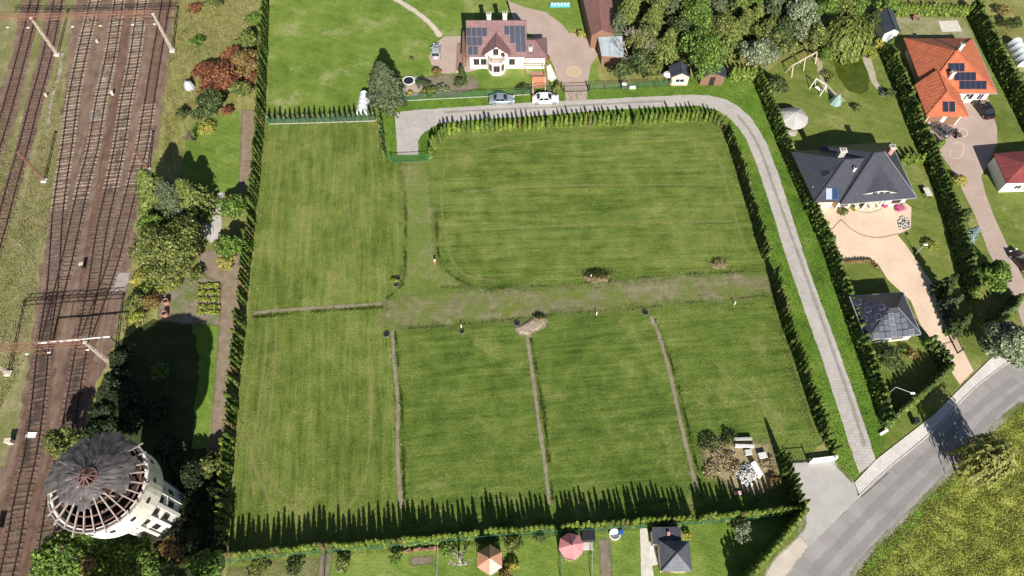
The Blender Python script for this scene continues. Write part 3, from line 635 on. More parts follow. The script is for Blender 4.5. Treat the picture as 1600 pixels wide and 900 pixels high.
track_box(132, 418, (.5, .4, 1.0), dark_m, 'dark post standing in for a shadow at the turnout between tracks', 'point machine', 'shadow_stand_in_post')  # short post added where only a shadow of something lies
track_box(2, 822, (.7, .5, 1.0), dark_m, 'dark cabinet at the left edge near the lower left corner')
b = G(50, 680); MB().box((b[0], b[1], .16), (1.3, .7, .1)).build('crossing_panel', white_m, None, (b[0], b[1], 0)); tag(bpy.data.objects['crossing_panel'], 'white board lying between the rails above the water tower', 'board')
# ---------------------------------------------------------------- buildings
def hip4(mb, c, ra, rb, ze, t=.2):
    """hip roof over corners SW,SE,NE,NW at eave height ze with ridge ends ra (west) and rb (east)"""
    v = [(*p, ze) for p in c] + [(*p, ze - t) for p in c] + [tuple(ra), tuple(rb)]
    f = [(0, 1, 9, 8), (1, 2, 9), (2, 3, 8, 9), (3, 0, 8), (0, 4, 5, 1), (1, 5, 6, 2), (2, 6, 7, 3), (3, 7, 4, 0), (7, 6, 5, 4)]
    if np.allclose(ra, rb): v = v[:9]; f = [(0, 1, 8), (1, 2, 8), (2, 3, 8), (3, 0, 8)] + f[4:]
    return mb.add(v, f)
def gutters(root, c, ze):
    mb = MB()
    for k in range(len(c)):
        a, b = np.array([*c[k - 1], ze - .08]), np.array([*c[k], ze - .08]); d = (b - a) / np.linalg.norm(b - a); o_ = np.array([d[1], -d[0], 0]) * .07; mb.beam(a + o_, b + o_, .12, .1)
    return mb.build('gutter', alu_m, root)
def cap_line(mb, a, b, w=.16):
    return mb.beam(np.array(a) + [0, 0, .03], np.array(b) + [0, 0, .03], w, .1)
def gable(mb, c, ra, rb, ze, t=.2):
    """gable roof: ridge ra..rb over corners SW,SE,NE,NW (ridge runs west-east)"""
    v = [(*p, ze) for p in c] + [tuple(ra), tuple(rb)] + [(*p, ze - t) for p in c] + [(ra[0], ra[1], ra[2] - t), (rb[0], rb[1], rb[2] - t)]
    f = [(0, 1, 5, 4), (2, 3, 4, 5), (6, 10, 11, 7), (8, 11, 10, 9), (0, 6, 7, 1), (2, 8, 9, 3), (1, 7, 11, 5), (5, 11, 8, 2), (3, 9, 10, 4), (4, 10, 6, 0)]
    return mb.add(v, f)
glass_t = NT('window_glass'); glass_m = glass_t.done(glass_t.pbsdf((.02, .025, .03), .08, None, 0, .6))
pv = NT('solar_cells'); uvn = pv.coord('UV')
brk = pv.t.nodes.new('ShaderNodeTexBrick'); brk.offset = 0; brk.inputs['Scale'].default_value = 1; brk.inputs['Brick Width'].default_value = .16; brk.inputs['Row Height'].default_value = .16
brk.inputs['Mortar Size'].default_value = .006; brk.inputs['Color1'].default_value = (.010, .013, .03, 1); brk.inputs['Color2'].default_value = (.014, .017, .038, 1); brk.inputs['Mortar'].default_value = (.05, .055, .075, 1)
pv.l(uvn, brk.inputs['Vector']); solar_m = pv.done(pv.pbsdf(brk.outputs['Color'], .35, None, 0, .3))
alu_m = m_plain('aluminium_frame', (.42, .43, .45), .45, .4, var=.1)
pvframe_m = m_plain('dark_panel_frame', (.13, .135, .15), .45, .3, var=.1)
def panel(root, p, u, v, n, w, h, mat=None, name='solar_panel', fm=None):
    """one framed panel: p lower left corner on the slope, u along the eave, v up the slope"""
    p = np.array(p) + n * .07; mb = MB()
    q = [p, p + u * w, p + u * w + v * h, p + v * h]
    mb.add([x for x in q] + [x + n * .05 for x in q], [(4, 5, 6, 7), (0, 1, 5, 4), (1, 2, 6, 5), (2, 3, 7, 6), (3, 0, 4, 7)])
    o = mb.build(name, fm or pvframe_m, root)
    e = .025; q2 = [p + u * e + v * e, p + u * (w - e) + v * e, p + u * (w - e) + v * (h - e), p + u * e + v * (h - e)]
    MB().add([x + n * .053 for x in q2], [(0, 1, 2, 3)]).build('cells', mat or solar_m, o); return o
def plane_of(a, b, c):
    a, b, c = map(np.array, (a, b, c)); u = (b - a) / np.linalg.norm(b - a); n = np.cross(b - a, c - a); n /= np.linalg.norm(n)
    if n[2] < 0: n = -n
    u = np.array([n[1], -n[0], 0.0]) * -1; u /= np.linalg.norm(u); 
    v = np.cross(n, u); 
    if v[2] < 0: v = -v; u = -u
    return a, u, v, n
def panel_rows(root, pl, rows, pw, ph, mat=None, gap=.03):
    """rows: (photo px of the row's lower left corner, count)"""
    a, u, v, n = pl
    for (px, py, cnt) in rows:
        p = on_plane(px, py, a, n)
        for k in range(cnt): panel(root, p + u * k * (pw + gap), u, v, n, pw, ph, mat)
def window(root, c, rz, w, h, frame=None, sill=True):
    """upright window centred at c on a wall whose outward normal points along rz-90deg"""
    ca, sa = math.cos(rz), math.sin(rz); out = np.array([sa, -ca, 0]); al = np.array([ca, sa, 0]); c = np.array(c, float)
    mb = MB(); t = .09
    for s in (-1, 1):
        mb.box(c + al * s * (w / 2) + out * .03, (t, .1, h + t), rz); mb.box(c + np.array([0, 0, s * h / 2]) + out * .033, (w - t, .094, t), rz)
    mb.box(c + out * .03, (.05, .08, h - t), rz)
    f = mb.build('window', frame or white_m, root); MB().box(c + out * .012, (w, .03, h), rz).build('pane', glass_m, f)
    if sill: MB().box(c + out * .1 - np.array([0, 0, h / 2 + .07]), (w + .25, .22, .05), rz).build('sill', conc2_m, f)
    return f
def door(root, c, rz, w, h, mat):
    ca, sa = math.cos(rz), math.sin(rz); out = np.array([sa, -ca, 0]); c = np.array(c, float)
    d = MB().box(c + out * .03, (w, .08, h), rz).build('door', mat, root)
    MB().box(c + out * .09 + np.array([ca, sa, 0]) * w * .38, (.12, .06, .05), rz).build('handle', alu_m, d); return d
def chimney(root, x, y, z0, z1, w, mat, d=None, capm=None):
    ch = MB().box((x, y, (z0 + z1) / 2), (w, d or w, z1 - z0)).build('chimney', mat, root)
    MB().box((x, y, z1 + .05), (w + .2, (d or w) + .2, .1)).build('chimney_cap', capm or conc2_m, ch)
    for s in (-1, 1): MB().tube([(x + s * w * .22, y, z1 + .1), (x + s * w * .22, y, z1 + .3)], .09, 8).build('flue', dark_m, ch)
    return ch
plaster_m = m_plain('white_plaster', (.80, .77, .72), .85, var=.05, scale=1.5, dirt=(.66, .62, .56))
cream_m = m_plain('cream_plaster', (.74, .60, .45), .85, var=.06, scale=1.5)
pinkw_m = m_plain('pinkish_plaster', (.62, .42, .34), .85, var=.1, scale=1.5)
wood_m = m_plain('brown_wood', (.19, .105, .07), .7, var=.3, scale=6)
brown_roof = m_tiles('brown_tiles', (.20, .115, .115), .28, .36, rough=.45, bump=.7)
red_roof = m_tiles('red_tiles', (.50, .145, .07), .30, .42, rough=.5, bump=.9)
slate_roof = m_tiles('slate_tiles', (.050, .052, .068), .26, .30, rough=.38, bump=.6, ribs=False, spec=.4)
grey_roof = m_tiles('grey_shingle', (.105, .11, .13), .3, .25, rough=.55, bump=.6, ribs=False)
brownsheet = m_tiles('brown_sheet_roof', (.215, .105, .095), .35, 9.0, rough=.4, bump=.8)
redsheet = m_tiles('red_sheet_roof', (.20, .052, .048), .4, 9.0, rough=.4, bump=.5)
darksheet = m_tiles('blue_sheet_roof', (.045, .055, .075), .5, 9.0, rough=.35, bump=.8)
palesheet = m_tiles('pale_sheet_roof', (.36, .41, .44), .5, 3.0, rough=.3, bump=.6)

# --- brown-roofed house with the front gable
x0, x1, yf, yr = -8.1, 2.6, 97.6, 102.0
YB = 106.4; ZE, ZR = 3.2, 7.3
H1 = thing('brown_roof_house', 'white house with brown tiled gable roof, two stepped solar arrays and a central front gable', 'house', ((x0 + x1) / 2, 102, 0))
MB().prism([(x0 + .5, yf + .5), (x1 - .4, yf + .5), (x1 - .4, YB - .5), (x0 + .5, YB - .5)], 0, 3.1).build('wall', plaster_m, H1)
MB().add([(x0 + .5, yf + .6, 3.1), (x0 + .5, YB - .6, 3.1), (x0 + .5, yr, ZR - .35), (x1 - .4, yf + .6, 3.1), (x1 - .4, YB - .6, 3.1), (x1 - .4, yr, ZR - .35)], [(0, 2, 1), (3, 4, 5)]).build('gable_wall', plaster_m, H1)
mb = MB(); gable(mb, [(x0, yf), (x1, yf), (x1, YB), (x0, YB)], (x0, yr, ZR), (x1, yr, ZR), ZE)
cap_line(mb, (x0, yr, ZR), (x1, yr, ZR)); roof1 = mb.build('roof', brown_roof, H1)
pl1 = plane_of((x0, yf, ZE), (x1, yf, ZE), (x0, yr, ZR))
panel_rows(H1, pl1, [(728.5, 57, 4), (729.5, 71.5, 3), (731, 86, 2), (788, 54.5, 4), (797, 68, 3), (806, 81.5, 2)], .90, 1.5)
# cross gable with bay and balcony
gx, gw, gz, gy = -2.75, 2.5, 6.05, 97.0
mb = MB(); ye = 100.75
v = [(gx - gw, gy, 3.95), (gx + gw, gy, 3.95), (gx, gy - .15, gz), (gx, ye, gz), (gx - gw, 98.5, 3.95), (gx + gw, 98.5, 3.95)]
v2 = [(a, b, c - .16) for a, b, c in v]
mb.add(v + v2, [(0, 2, 3, 4), (1, 5, 3, 2), (6, 10, 9, 8), (7, 8, 9, 11), (0, 6, 8, 2), (1, 2, 8, 7), (0, 4, 10, 6), (1, 7, 11, 5)])
cap_line(mb, (gx, gy - .15, gz), (gx, ye, gz)); mb.build('front_gable_roof', brown_roof, H1)
mb = MB(); hw = 1.95
mb.add([(gx - hw, gy + .55, 2.9), (gx + hw, gy + .55, 2.9), (gx + hw, gy + .55, 4.15), (gx, gy + .55, 5.75), (gx - hw, gy + .55, 4.15), (gx - hw, 99.6, 2.9), (gx + hw, 99.6, 2.9), (gx + hw, 99.6, 4.15), (gx - hw, 99.6, 4.15)],
       [(0, 1, 2, 3, 4), (0, 4, 8, 5), (1, 6, 7, 2)]); mb.build('front_gable_wall', plaster_m, H1)
window(H1, (gx - .1, gy + .55, 4.3), 0, .9, 1.3, wood_m); window(H1, (gx + 1.1, gy + .55, 3.8), 0, .6, .7, wood_m)
bay = [(gx - 1.75, yf + .5), (gx - 1.35, yf - .6), (gx - .75, yf - 1.3), (gx + .75, yf - 1.3), (gx + 1.35, yf - .6), (gx + 1.75, yf + .5)]
by = MB().prism(bay, 0, 2.75).build('bay', plaster_m, H1)
MB().prism([(p[0] * 1.0 + (p[0] - gx) * .06, p[1] - .06) for p in bay], 2.75, 2.92).build('balcony_floor', conc2_m, H1)
mb = MB()
for a, b in zip(bay[:-1], bay[1:]): mb.beam((*a, 3.75), (*b, 3.75), .07); mb.beam((*a, 2.92), (*a, 3.75), .05)
for a, b in zip(bay[:-1], bay[1:]):
    for k in range(1, 5): q = np.array(a) + (np.array(b) - a) * k / 5; mb.beam((*q, 2.92), (*q, 3.75), .03)
mb.build('balcony_railing', wood_m, H1)
window(H1, (gx, yf - 1.3, 1.55), 0, 1.1, 1.3, wood_m)
for s, a in ((-1, math.atan2(-.7, .6)), (1, math.atan2(.7, .6))): window(H1, (gx + s * 1.05, yf - .95, 1.55), a, .6, 1.3, wood_m)
for wx in (x0 + 1.7, x0 + 3.0, x1 - 2.6): window(H1, (wx, yf + .5, 1.6), 0, 1.0, 1.25, wood_m)
chimney(H1, -4.05, 102.5, 6.2, 8.3, .7, plaster_m); chimney(H1, -1.25, 102.5, 6.2, 8.5, .7, plaster_m)
# west lean-to, terrace deck and east wing
mb = MB(); mb.add([(x0 - .95, 98.4, 2.5), (x0 - .02, 98.4, 3.1), (x0 - .02, 105, 3.1), (x0 - .95, 105, 2.5), (x0 - .95, 98.4, 2.4), (x0 - .02, 98.4, 3.0), (x0 - .02, 105, 3.0), (x0 - .95, 105, 2.4)], [(0, 1, 2, 3), (7, 6, 5, 4), (0, 4, 5, 1), (3, 2, 6, 7), (0, 3, 7, 4)]); mb.build('lean_to_roof', m_tiles('deck_boards', (.24, .15, .10), .14, 5.0, rough=.7, bump=.5), H1)
MB().box((x0 - .5, 101.7, 1.2), (.5, 6.3, 2.4)).build('lean_to_wall', wood_m, H1)
for k in range(9): MB().box((x0 - 1.85 + k * .165 - .1, 100.6, .42 + .0 * k), (.15, 7.2, .06)).build('deck_board', m_plain('deck_wood', (.27, .17, .12), .75, var=.25, scale=3), H1)
MB().box((x0 - 1.25, 100.6, .2), (1.4, 7.0, .38)).build('deck_base', pinkw_m, H1)
ex0, ex1, ey0, ey1 = x1 - .35, 6.35, 97.7, 102.9
mb = MB(); hip4(mb, [(ex0, ey0), (ex1, ey0), (ex1, ey1), (ex0, ey1)], (ex0, 100.3, 4.6), (ex1 - 2.3, 100.3, 4.6), 2.9); mb.build('wing_roof', brown_roof, H1)
MB().prism([(x1 - .38, ey0 + .35), (ex1 - .4, ey0 + .35), (ex1 - .4, ey1 - .4), (x1 - .38, ey1 - .4)], 0, 2.69).build('wing_wall', plaster_m, H1)
chimney(H1, 3.3, 98.9, 3.2, 4.2, .55, plaster_m)
mb = MB()
for i in range(7): mb.beam((x1 - .1 + i * .55, 96.2, 2.45), (x1 - .1 + i * .55, 97.6, 2.65), .09)
mb.beam((x1 - .2, 96.3, 2.38), (x1 + 3.4, 96.3, 2.38), .12)
for s in (0, 3.3): mb.beam((x1 - .1 + s, 96.3, 0), (x1 - .1 + s, 96.3, 2.4), .14)
mb.build('porch_pergola', wood_m, H1)
for k in range(6): MB().box((x1 + 2.1, 95.2 - k * .34, .55 - k * .1), (2.2, .34, .2)).build('step', m_plain('terracotta_steps', (.47, .22, .12), .8, var=.15), H1)
MB().box((x1 + 1.1, 93.2, .14), (.25, 4.4, .6)).build('stair_wall', pinkw_m, H1); MB().box((x1 + 3.3, 93.4, .14), (.25, 4.2, .6)).build('stair_wall', pinkw_m, H1)
p = poly([(830, 104), (845, 104), (852, 128), (832, 130)]); 
tag(MB().sheet(poly([(828, 112), (850, 112), (858, 132), (832, 134)]), .033).build('garden_path', m_pavers('red_pavers', (.36, .20, .14), (.42, .25, .18), (.25, .15, .1), .2, .1)), kind='structure')
tag(MB().sheet(poly([(854, 104), (860, 100), (870, 122), (862, 128), (856, 124)]), .034).build('white_gravel_bed', m_ground('white_gravel', [(.5, .47, .43), (.62, .59, .55), (.72, .70, .66)], 2, 12, .6)), kind='structure')

# --- sheds at the top
def shed(name, label, c, ra, rb, ze, mat, wall, extra=None, hipped=False, cat='shed', inset=.25):
    cc = np.mean(np.array(c), 0); t = thing(name, label, cat, (cc[0], cc[1], 0)); mb = MB()
    (hip4 if hipped else gable)(mb, c, ra, rb, ze, .12); cap_line(mb, ra, rb, .14)
    mb.build('roof', mat, t)
    k = np.array(c); k = k + (cc - k) / np.linalg.norm(cc - k, axis=1)[:, None] * inset * 1.4
    MB().prism([tuple(p) for p in k], 0, ze - .13).build('wall', wall, t)
    if not hipped:
        m = (np.array(k[0]) + k[3]) / 2; m2_ = (np.array(k[1]) + k[2]) / 2
        MB().add([(*k[0], ze - .12), (*k[3], ze - .12), (m[0], m[1], ra[2] - .2), (*k[1], ze - .12), (*k[2], ze - .12), (m2_[0], m2_[1], rb[2] - .2)], [(0, 2, 1), (3, 4, 5)]).build('gable_end', wall, t)
    return t, k
# long brown sheet-roofed barn (ridge runs away from the viewer)
bl, br_ = g2(926, 56, 3.2), g2(961, 54, 3.2)
t, k = shed('barn', 'long brown sheet-metal roofed barn at the top edge beside the forest', [br_, (br_[0] + .3, 127), (bl[0] - 2.6, 127), (bl[0] - .2, bl[1])], ((bl[0] + br_[0]) / 2 - .6, bl[1], 4.5), ((bl[0] + br_[0]) / 2 - 1.2, 127, 4.5), 3.2, brownsheet, wood_m)
bx_ = (bl[0] + br_[0]) / 2
door(t, (bx_, k[0][1], 1.1), 0, 1.6, 2.0, wood_m); window(t, (bx_ + 1.3, k[0][1], 1.6), 0, .6, .7)
cc = poly([(940, 86), (975, 88), (972, 58), (934, 60)], 2.4)
t = thing('metal_shed', 'pale blue-grey flat metal roof shed under bare branches beside the paved yard', 'shed', (*np.mean(np.array(cc), 0), 0)); MB().add([(*p, z) for p, z in zip(cc, (2.3, 2.3, 2.7, 2.7))] + [(*p, z) for p, z in zip(cc, (2.2, 2.2, 2.6, 2.6))], [(0, 1, 2, 3), (7, 6, 5, 4), (0, 4, 5, 1), (1, 5, 6, 2), (2, 6, 7, 3), (3, 7, 4, 0)]).build('roof', palesheet, t)
ci = np.array(cc); cm = ci.mean(0); MB().prism([tuple(q) for q in ci + (cm - ci) * .06], 0, 2.18).build('wall', wood_m, t); door(t, ((ci[0] + (ci[1] - ci[0]) * .4)[0], ci[0][1] + .12, 1.0), 0, .9, 1.9, dark_m)
def small_house(px0, px1, pyf, pyb, ze, zr, mat, wall, label, name='garden_shed'):
    p, q = g2(px0, pyf, ze), g2(px1, pyf, ze); yb = g2(px0, pyb, ze)[1]; xm = (p[0] + q[0]) / 2; ym = (p[1] + yb) / 2
    return shed(name, label, [q, (q[0] + .1, yb), (p[0] - .1, yb), p], (xm, p[1], zr), (xm, yb, zr), ze, mat, wall)
t, k = small_house(1048, 1080, 121, 103, 2.1, 3.1, darksheet, pinkw_m, 'small grey-roofed shed with timber front at the forest edge, left of two'); window(t, (k[3][0] * .5 + k[0][0] * .5, k[0][1], 1.2), 0, 1.6, .8, white_m)
t, k = small_house(1094, 1136, 121, 106, 2.0, 3.0, darksheet, wood_m, 'wider grey-roofed shed with brown walls beside the pale green hedge'); door(t, (k[3][0] * .5 + k[0][0] * .5, k[0][1], .95), 0, .9, 1.9, dark_m)

# --- red tiled house
ZE = 2.9
H2 = thing('red_roof_house', 'house with bright red-orange tiled hip roof and stepped solar panel rows', 'house', (76, 93, 0))
ap = (76.5, 95.3, 6.4); mb = MB()
M2 = [(70.9, 89.0), (83.4, 89.0), (83.7, 102.7), (71.2, 102.7)]
hip4(mb, M2, ap, ap, ZE)
for q in M2: cap_line(mb, (*q, ZE), ap, .22)
mb.build('roof', red_roof, H2)
W2 = [(69.7, 83.7), (76.8, 83.7), (76.9, 91.0), (69.8, 91.0)]
mb = MB(); rA, rB = (73.25, 87.3, 4.85), (73.25, 92.6, 4.85)
v = [(*W2[0], ZE), (*W2[1], ZE), (76.9, 91.5, ZE), (69.8, 91.0, ZE), rA, rB]; v += [(p[0], p[1], p[2] - .2) for p in v[:4]]
mb.add(v, [(0, 1, 4), (1, 2, 5, 4), (0, 4, 5, 3), (0, 6, 7, 1), (1, 7, 8, 2), (3, 9, 6, 0), (9, 8, 7, 6)])
for q in W2[:2]: cap_line(mb, (*q, ZE), rA, .2)
cap_line(mb, rA, rB, .2); mb.build('wing_roof', red_roof, H2)
MB().prism([(72.3, 89.6), (82.8, 89.6), (83.1, 102.1), (72.6, 102.1)], 0, ZE - .19).build('wall', cream_m, H2)
MB().prism([(70.7, 84.4), (76.3, 84.4), (76.3, 89.58), (70.8, 89.58)], 0, ZE - .21).build('wing_wall', cream_m, H2)
gutters(H2, M2[:3], ZE); plS = plane_of((70.9, 89.0, ZE), (83.4, 89.0, ZE), ap)
panel_rows(H2, plS, [(1481.5, 112, 3), (1491, 126, 4), (1499, 139.5, 5)], .90, 1.42)
plW = plane_of((*W2[0], ZE), (*W2[1], ZE), rA)
panel_rows(H2, plW, [(1473, 175, 1), (1483.4, 175, 1)], .92, 1.75)
chimney(H2, 77.6, 96.4, 5.2, 7.0, .5, plaster_m); chimney(H2, 75.2, 91.2, 4.2, 5.6, .5, plaster_m)
door(H2, (72.0, 84.4, 1.15), 0, 2.3, 2.2, wood_m); door(H2, (75.0, 84.4, 1.15), 0, 2.1, 2.2, wood_m); window(H2, (79.5, 89.6, 1.5), 0, 1.5, 1.3); window(H2, (81.5, 89.6, 1.5), 0, 1.0, 1.3)
for k, (qx, qy) in enumerate(((77.3, 88.6), (78.2, 88.4))): MB().beam((qx, qy, 0), (qx, qy, 2.6), .22).build('porch_post', cream_m, H2)

# --- dark slate house
ZE = 2.9
H3 = thing('slate_roof_house', 'large house with dark slate hip roofs and an eyebrow dormer above the flower terrace', 'house', (55, 71, 0))
L3 = [(47.0, 65.7), (56.5, 66.0), (55.6, 77.0), (45.4, 75.8)]; lA, lB = (51.55, 71.2, 6.4), (56.0, 71.6, 6.4)
R3 = [(50.9, 65.3), (63.0, 66.6), (62.1, 77.9), (50.2, 77.0)]; rA, rB = (55.8, 71.7, 7.4), (57.3, 71.9, 7.4)
mb = MB(); hip4(mb, L3, lA, lB, ZE)
for q, r in ((L3[0], lA), (L3[3], lA)): cap_line(mb, (*q, ZE), r, .18)
cap_line(mb, lA, lB, .18); mb.build('roof', slate_roof, H3)
mb = MB(); hip4(mb, R3, rA, rB, ZE + .01)
for q, r in zip(R3, (rA, rB, rB, rA)): cap_line(mb, (*q, ZE), r, .18)
cap_line(mb, rA, rB, .18); mb.build('main_roof', slate_roof, H3)
MB().beam(np.array([*R3[1], ZE]) + [0, 0, .1], np.array(rB) + [0, 0, .1], .07).build('ridge_strip', alu_m, H3)
MB().prism([(47.5, 66.6), (50.6, 66.7), (50.6, 74.9), (46.1, 74.9)], 0, ZE - .2).build('garage_wall', cream_m, H3)
MB().prism([(51.4, 66.4), (53.6, 66.6), (53.7, 67.5), (59.0, 68.0), (59.2, 67.0), (62.3, 67.2), (61.5, 77.2), (50.8, 76.3)], 0, ZE - .2).build('wall', plaster_m, H3)
door(H3, (49.1, 66.66, 1.2), .03, 2.6, 2.3, m_plain('cream_garage_door', (.70, .55, .42), .6, var=.05)); window(H3, (52.5, 66.5, 1.5), .08, 1.2, 1.3, wood_m); window(H3, (60.8, 67.1, 1.5), .07, 1.4, 1.3, wood_m); door(H3, (56.2, 67.75, 1.1), .09, 1.1, 2.1, wood_m)
for k in range(4): MB().tube([(54.4 + k * 1.3, 66.3 + k * .12, 0), (54.4 + k * 1.3, 66.3 + k * .12, 2.7)], .15, 10).build('porch_column', plaster_m, H3)
gutters(H3, R3[:3], ZE); plM = plane_of((*R3[0], ZE), (*R3[1], ZE), rA)
# eyebrow dormer: a wave in the roof that swells from a point up the slope to an arched front
a_, u_, v_, n_ = plM; apx = on_plane(1375, 258, a_, n_); fl = on_plane(1343, 304, a_, n_); fr = on_plane(1407, 301, a_, n_); mb = MB(); NU, NV = 20, 10
for j in range(NV + 1):
    f = j / NV
    for i in range(NU + 1):
        s = i / NU; base = apx + (fl + (fr - fl) * s - apx) * f
        hgt = 1.0 * f ** 1.3 * (0.5 - 0.5 * math.cos(2 * math.pi * s)) ** 1.1; mb.v.append(tuple(base + n_ * .02 + np.array([0, -.25 * f, 1]) * hgt))
for j in range(NV):
    for i in range(NU): q = j * (NU + 1) + i; mb.f.append((q, q + NU + 1, q + NU + 2, q + 1))
mb.build('eyebrow_dormer', slate_roof, H3, smooth=True)
fro = [np.array(fl) + (np.array(fr) - fl) * (i / NU) for i in range(NU + 1)]
top = [b + n_ * .02 + np.array([0, -.25, 1]) * (1.0 * (0.5 - 0.5 * math.cos(2 * math.pi * i / NU)) ** 1.1) for i, b in enumerate(fro)]
mb = MB(); mb.add([tuple(p) for p in fro] + [tuple(p + np.array([0, .02, -.04])) for p in top], [(i, i + 1, NU + 2 + i, NU + 1 + i) for i in range(NU)]); dm = mb.build('dormer_front', plaster_m, H3)
for k in range(3):
    i = 7 + k * 3; c = (fro[i] + top[i]) / 2 + np.array([0, -.10, 0]); MB().box(c, (.7, .06, .42), .08).build('dormer_window', glass_m, dm)
plL = plane_of((*L3[0], ZE), (*L3[1], ZE), lA)
p = on_plane(1290, 312, plL[0], plL[3]); panel(H3, p, plL[1], plL[2], plL[3], .95, 1.75, m_plain('pale_collector', (.28, .32, .40), .25, var=.1), 'solar_collector'); panel(H3, p + plL[1] * .98, plL[1], plL[2], plL[3], .95, 1.75, m_plain('blue_collector', (.02, .045, .12), .2, var=.1), 'solar_collector')
plV = plane_of((*L3[3], ZE), (*L3[0], ZE), lA); p = on_plane(1284, 271, plV[0], plV[3]); panel(H3, p, plV[1], plV[2], plV[3], .8, 1.1, glass_m, 'roof_window')
stone_m = m_plain('grey_stone', (.30, .28, .26), .85, var=.35, scale=5, bump=.6)
chimney(H3, 51.2, 72.3, 5.4, 7.3, .9, stone_m, .7); chimney(H3, 59.3, 73.3, 5.0, 6.9, .75, m_plain('brick_chimney', (.36, .2, .15), .8)); chimney(H3, 53.0, 69.9, 5.2, 6.0, .3, plaster_m)

# --- pavilion with solar shingles
C4 = [(49.3, 42.2), (57.0, 43.1), (56.4, 49.7), (48.6, 49.1)]; pA, pB = (52.4, 46.0, 4.75), (53.5, 46.1, 4.75); ZE = 2.55
H4 = thing('solar_pavilion', 'grey hipped pavilion covered in solar shingles beside the beige driveway', 'garage', (52.8, 46, 0)); mb = MB(); hip4(mb, C4, pA, pB, ZE)
for q, r in zip(C4, (pA, pB, pB, pA)): cap_line(mb, (*q, ZE), r, .12)
mb.build('roof', slate_roof, H4); MB().beam(np.array([*C4[1], ZE]) + [0, 0, .09], np.array(pB) + [0, 0, .09], .07).build('ridge_strip', alu_m, H4)
ck = np.array(C4); cm = ck.mean(0); ck = ck + (cm - ck) * .12; MB().prism([tuple(q) for q in ck], 0, ZE - .21).build('wall', plaster_m, H4)
window(H4, ((ck[0] + (ck[1] - ck[0]) * .7)[0], (ck[0] + (ck[1] - ck[0]) * .7)[1], 1.4), .117, 1.6, 1.0, wood_m)
shing_m = m_plain('solar_shingle', (.085, .095, .12), .3, var=.15, scale=3, bump=0, spec=.5)
shd = m_plain('shaded_solar_shingle', (.03, .033, .05), .3, var=.15, scale=3, bump=0, spec=.5)  # same shingle in a darker tone, painting in the west slope's shade
gutters(H4, C4, ZE); plp = plane_of((*C4[0], ZE), (*C4[1], ZE), pA)
for r, (px, py, cnt) in enumerate(((1365, 529, 7), (1373, 518, 5), (1380, 508, 4), (1388, 498, 2))):
    p = on_plane(px, py, plp[0], plp[3])
    for k in range(cnt): panel(H4, p + plp[1] * k * .84, plp[1], plp[2], plp[3], .78, .78, shing_m, 'solar_shingle', slate_roof if (k + r) % 3 else alu_m)
plq = plane_of((*C4[3], ZE), (*C4[0], ZE), pA); a_, u_, v_, n_ = plq
Lw = np.linalg.norm(np.array(C4[3]) - np.array(C4[0])); s0 = np.array([*C4[3], ZE]) if np.dot(np.array([*C4[0], ZE]) - np.array([*C4[3], ZE]), u_) > 0 else np.array([*C4[0], ZE])
for r, (off, cnt) in enumerate(((.9, 6), (1.5, 4), (2.1, 3), (2.6, 2))):
    for k in range(cnt): panel(H4, s0 + u_ * (off + k * .88) + v_ * (.25 + r * .86), u_, v_, n_, .80, .78, shd, 'solar_shingle', slate_roof if (k * 2 + r) % 3 else alu_m)

# --- red-roofed garage at the right edge, blue carport, cottage, gazebos
c5 = poly([(1553, 237), (1572, 286), (1640, 280), (1640, 235)], 2.9); sw, se, ne, nw = (g2(1573, 286, 2.7), g2(1640, 284, 2.7), g2(1640, 232, 2.7), g2(1553, 240, 2.7))
t = thing('red_roof_garage', 'white garage with dark red sheet roof cut by the right edge', 'garage', (sw[0] + 4, sw[1] + 3, 0)); mb = MB(); rg1, rg2 = ((sw[0] + nw[0]) / 2 + 3.2, (sw[1] + nw[1]) / 2, 3.9), ((se[0] + ne[0]) / 2 - 2.0, (se[1] + ne[1]) / 2, 3.9)
hip4(mb, [sw, se, ne, nw], rg1, rg2, 2.7, .15); mb.build('roof', redsheet, t); k = np.array([sw, se, ne, nw]); k = k + (k.mean(0) - k) * .08
MB().prism([tuple(q) for q in k], 0, 2.54).build('wall', plaster_m, t); window(t, (k[0][0] + 2.3, k[0][1] + .0, 1.4), 0, 1.1, 1.0); window(t, (k[0][0] + 4.0, k[0][1], 1.4), 0, .8, 1.0)
pw = poly([(1372, 23), (1384, 51), (1408, 49), (1394, 10)], 2.6); cW = (np.array(pw[1]) + pw[2]) / 2; cN = (np.array(pw[0]) + pw[3]) / 2
t, k = shed('blue_roof_shed', 'narrow shed with dark blue metal gable roof at the top of the red house garden', [pw[2], pw[3], pw[0], pw[1]], (*cW, 3.3), (*cN, 3.3), 2.5, darksheet, white_m); door(t, ((k[0][0] + k[3][0]) / 2, (k[0][1] + k[3][1]) / 2, 1.0), 0, .9, 1.9, alu_m)
c6 = [(17.5, 12.1), (21.15, 12.1), (21.2, 15.5), (17.55, 15.6)]; a6 = (19.3, 13.9, 4.1)
t = thing('garden_cottage', 'small garden cottage with grey four-sided roof and dark flat annex behind', 'cottage', (19.3, 13.9, 0)); mb = MB(); hip4(mb, c6, a6, a6, 2.6, .12)
for q in c6: cap_line(mb, (*q, 2.6), a6, .1)
mb.build('roof', grey_roof, t); MB().prism([(17.8, 12.4), (20.9, 12.4), (20.9, 15.3), (17.8, 15.3)], 0, 2.47).build('wall', cream_m, t); window(t, (19.9, 12.4, 1.4), 0, .8, .9, wood_m); door(t, (18.6, 12.4, 1.0), 0, .8, 1.95, wood_m)
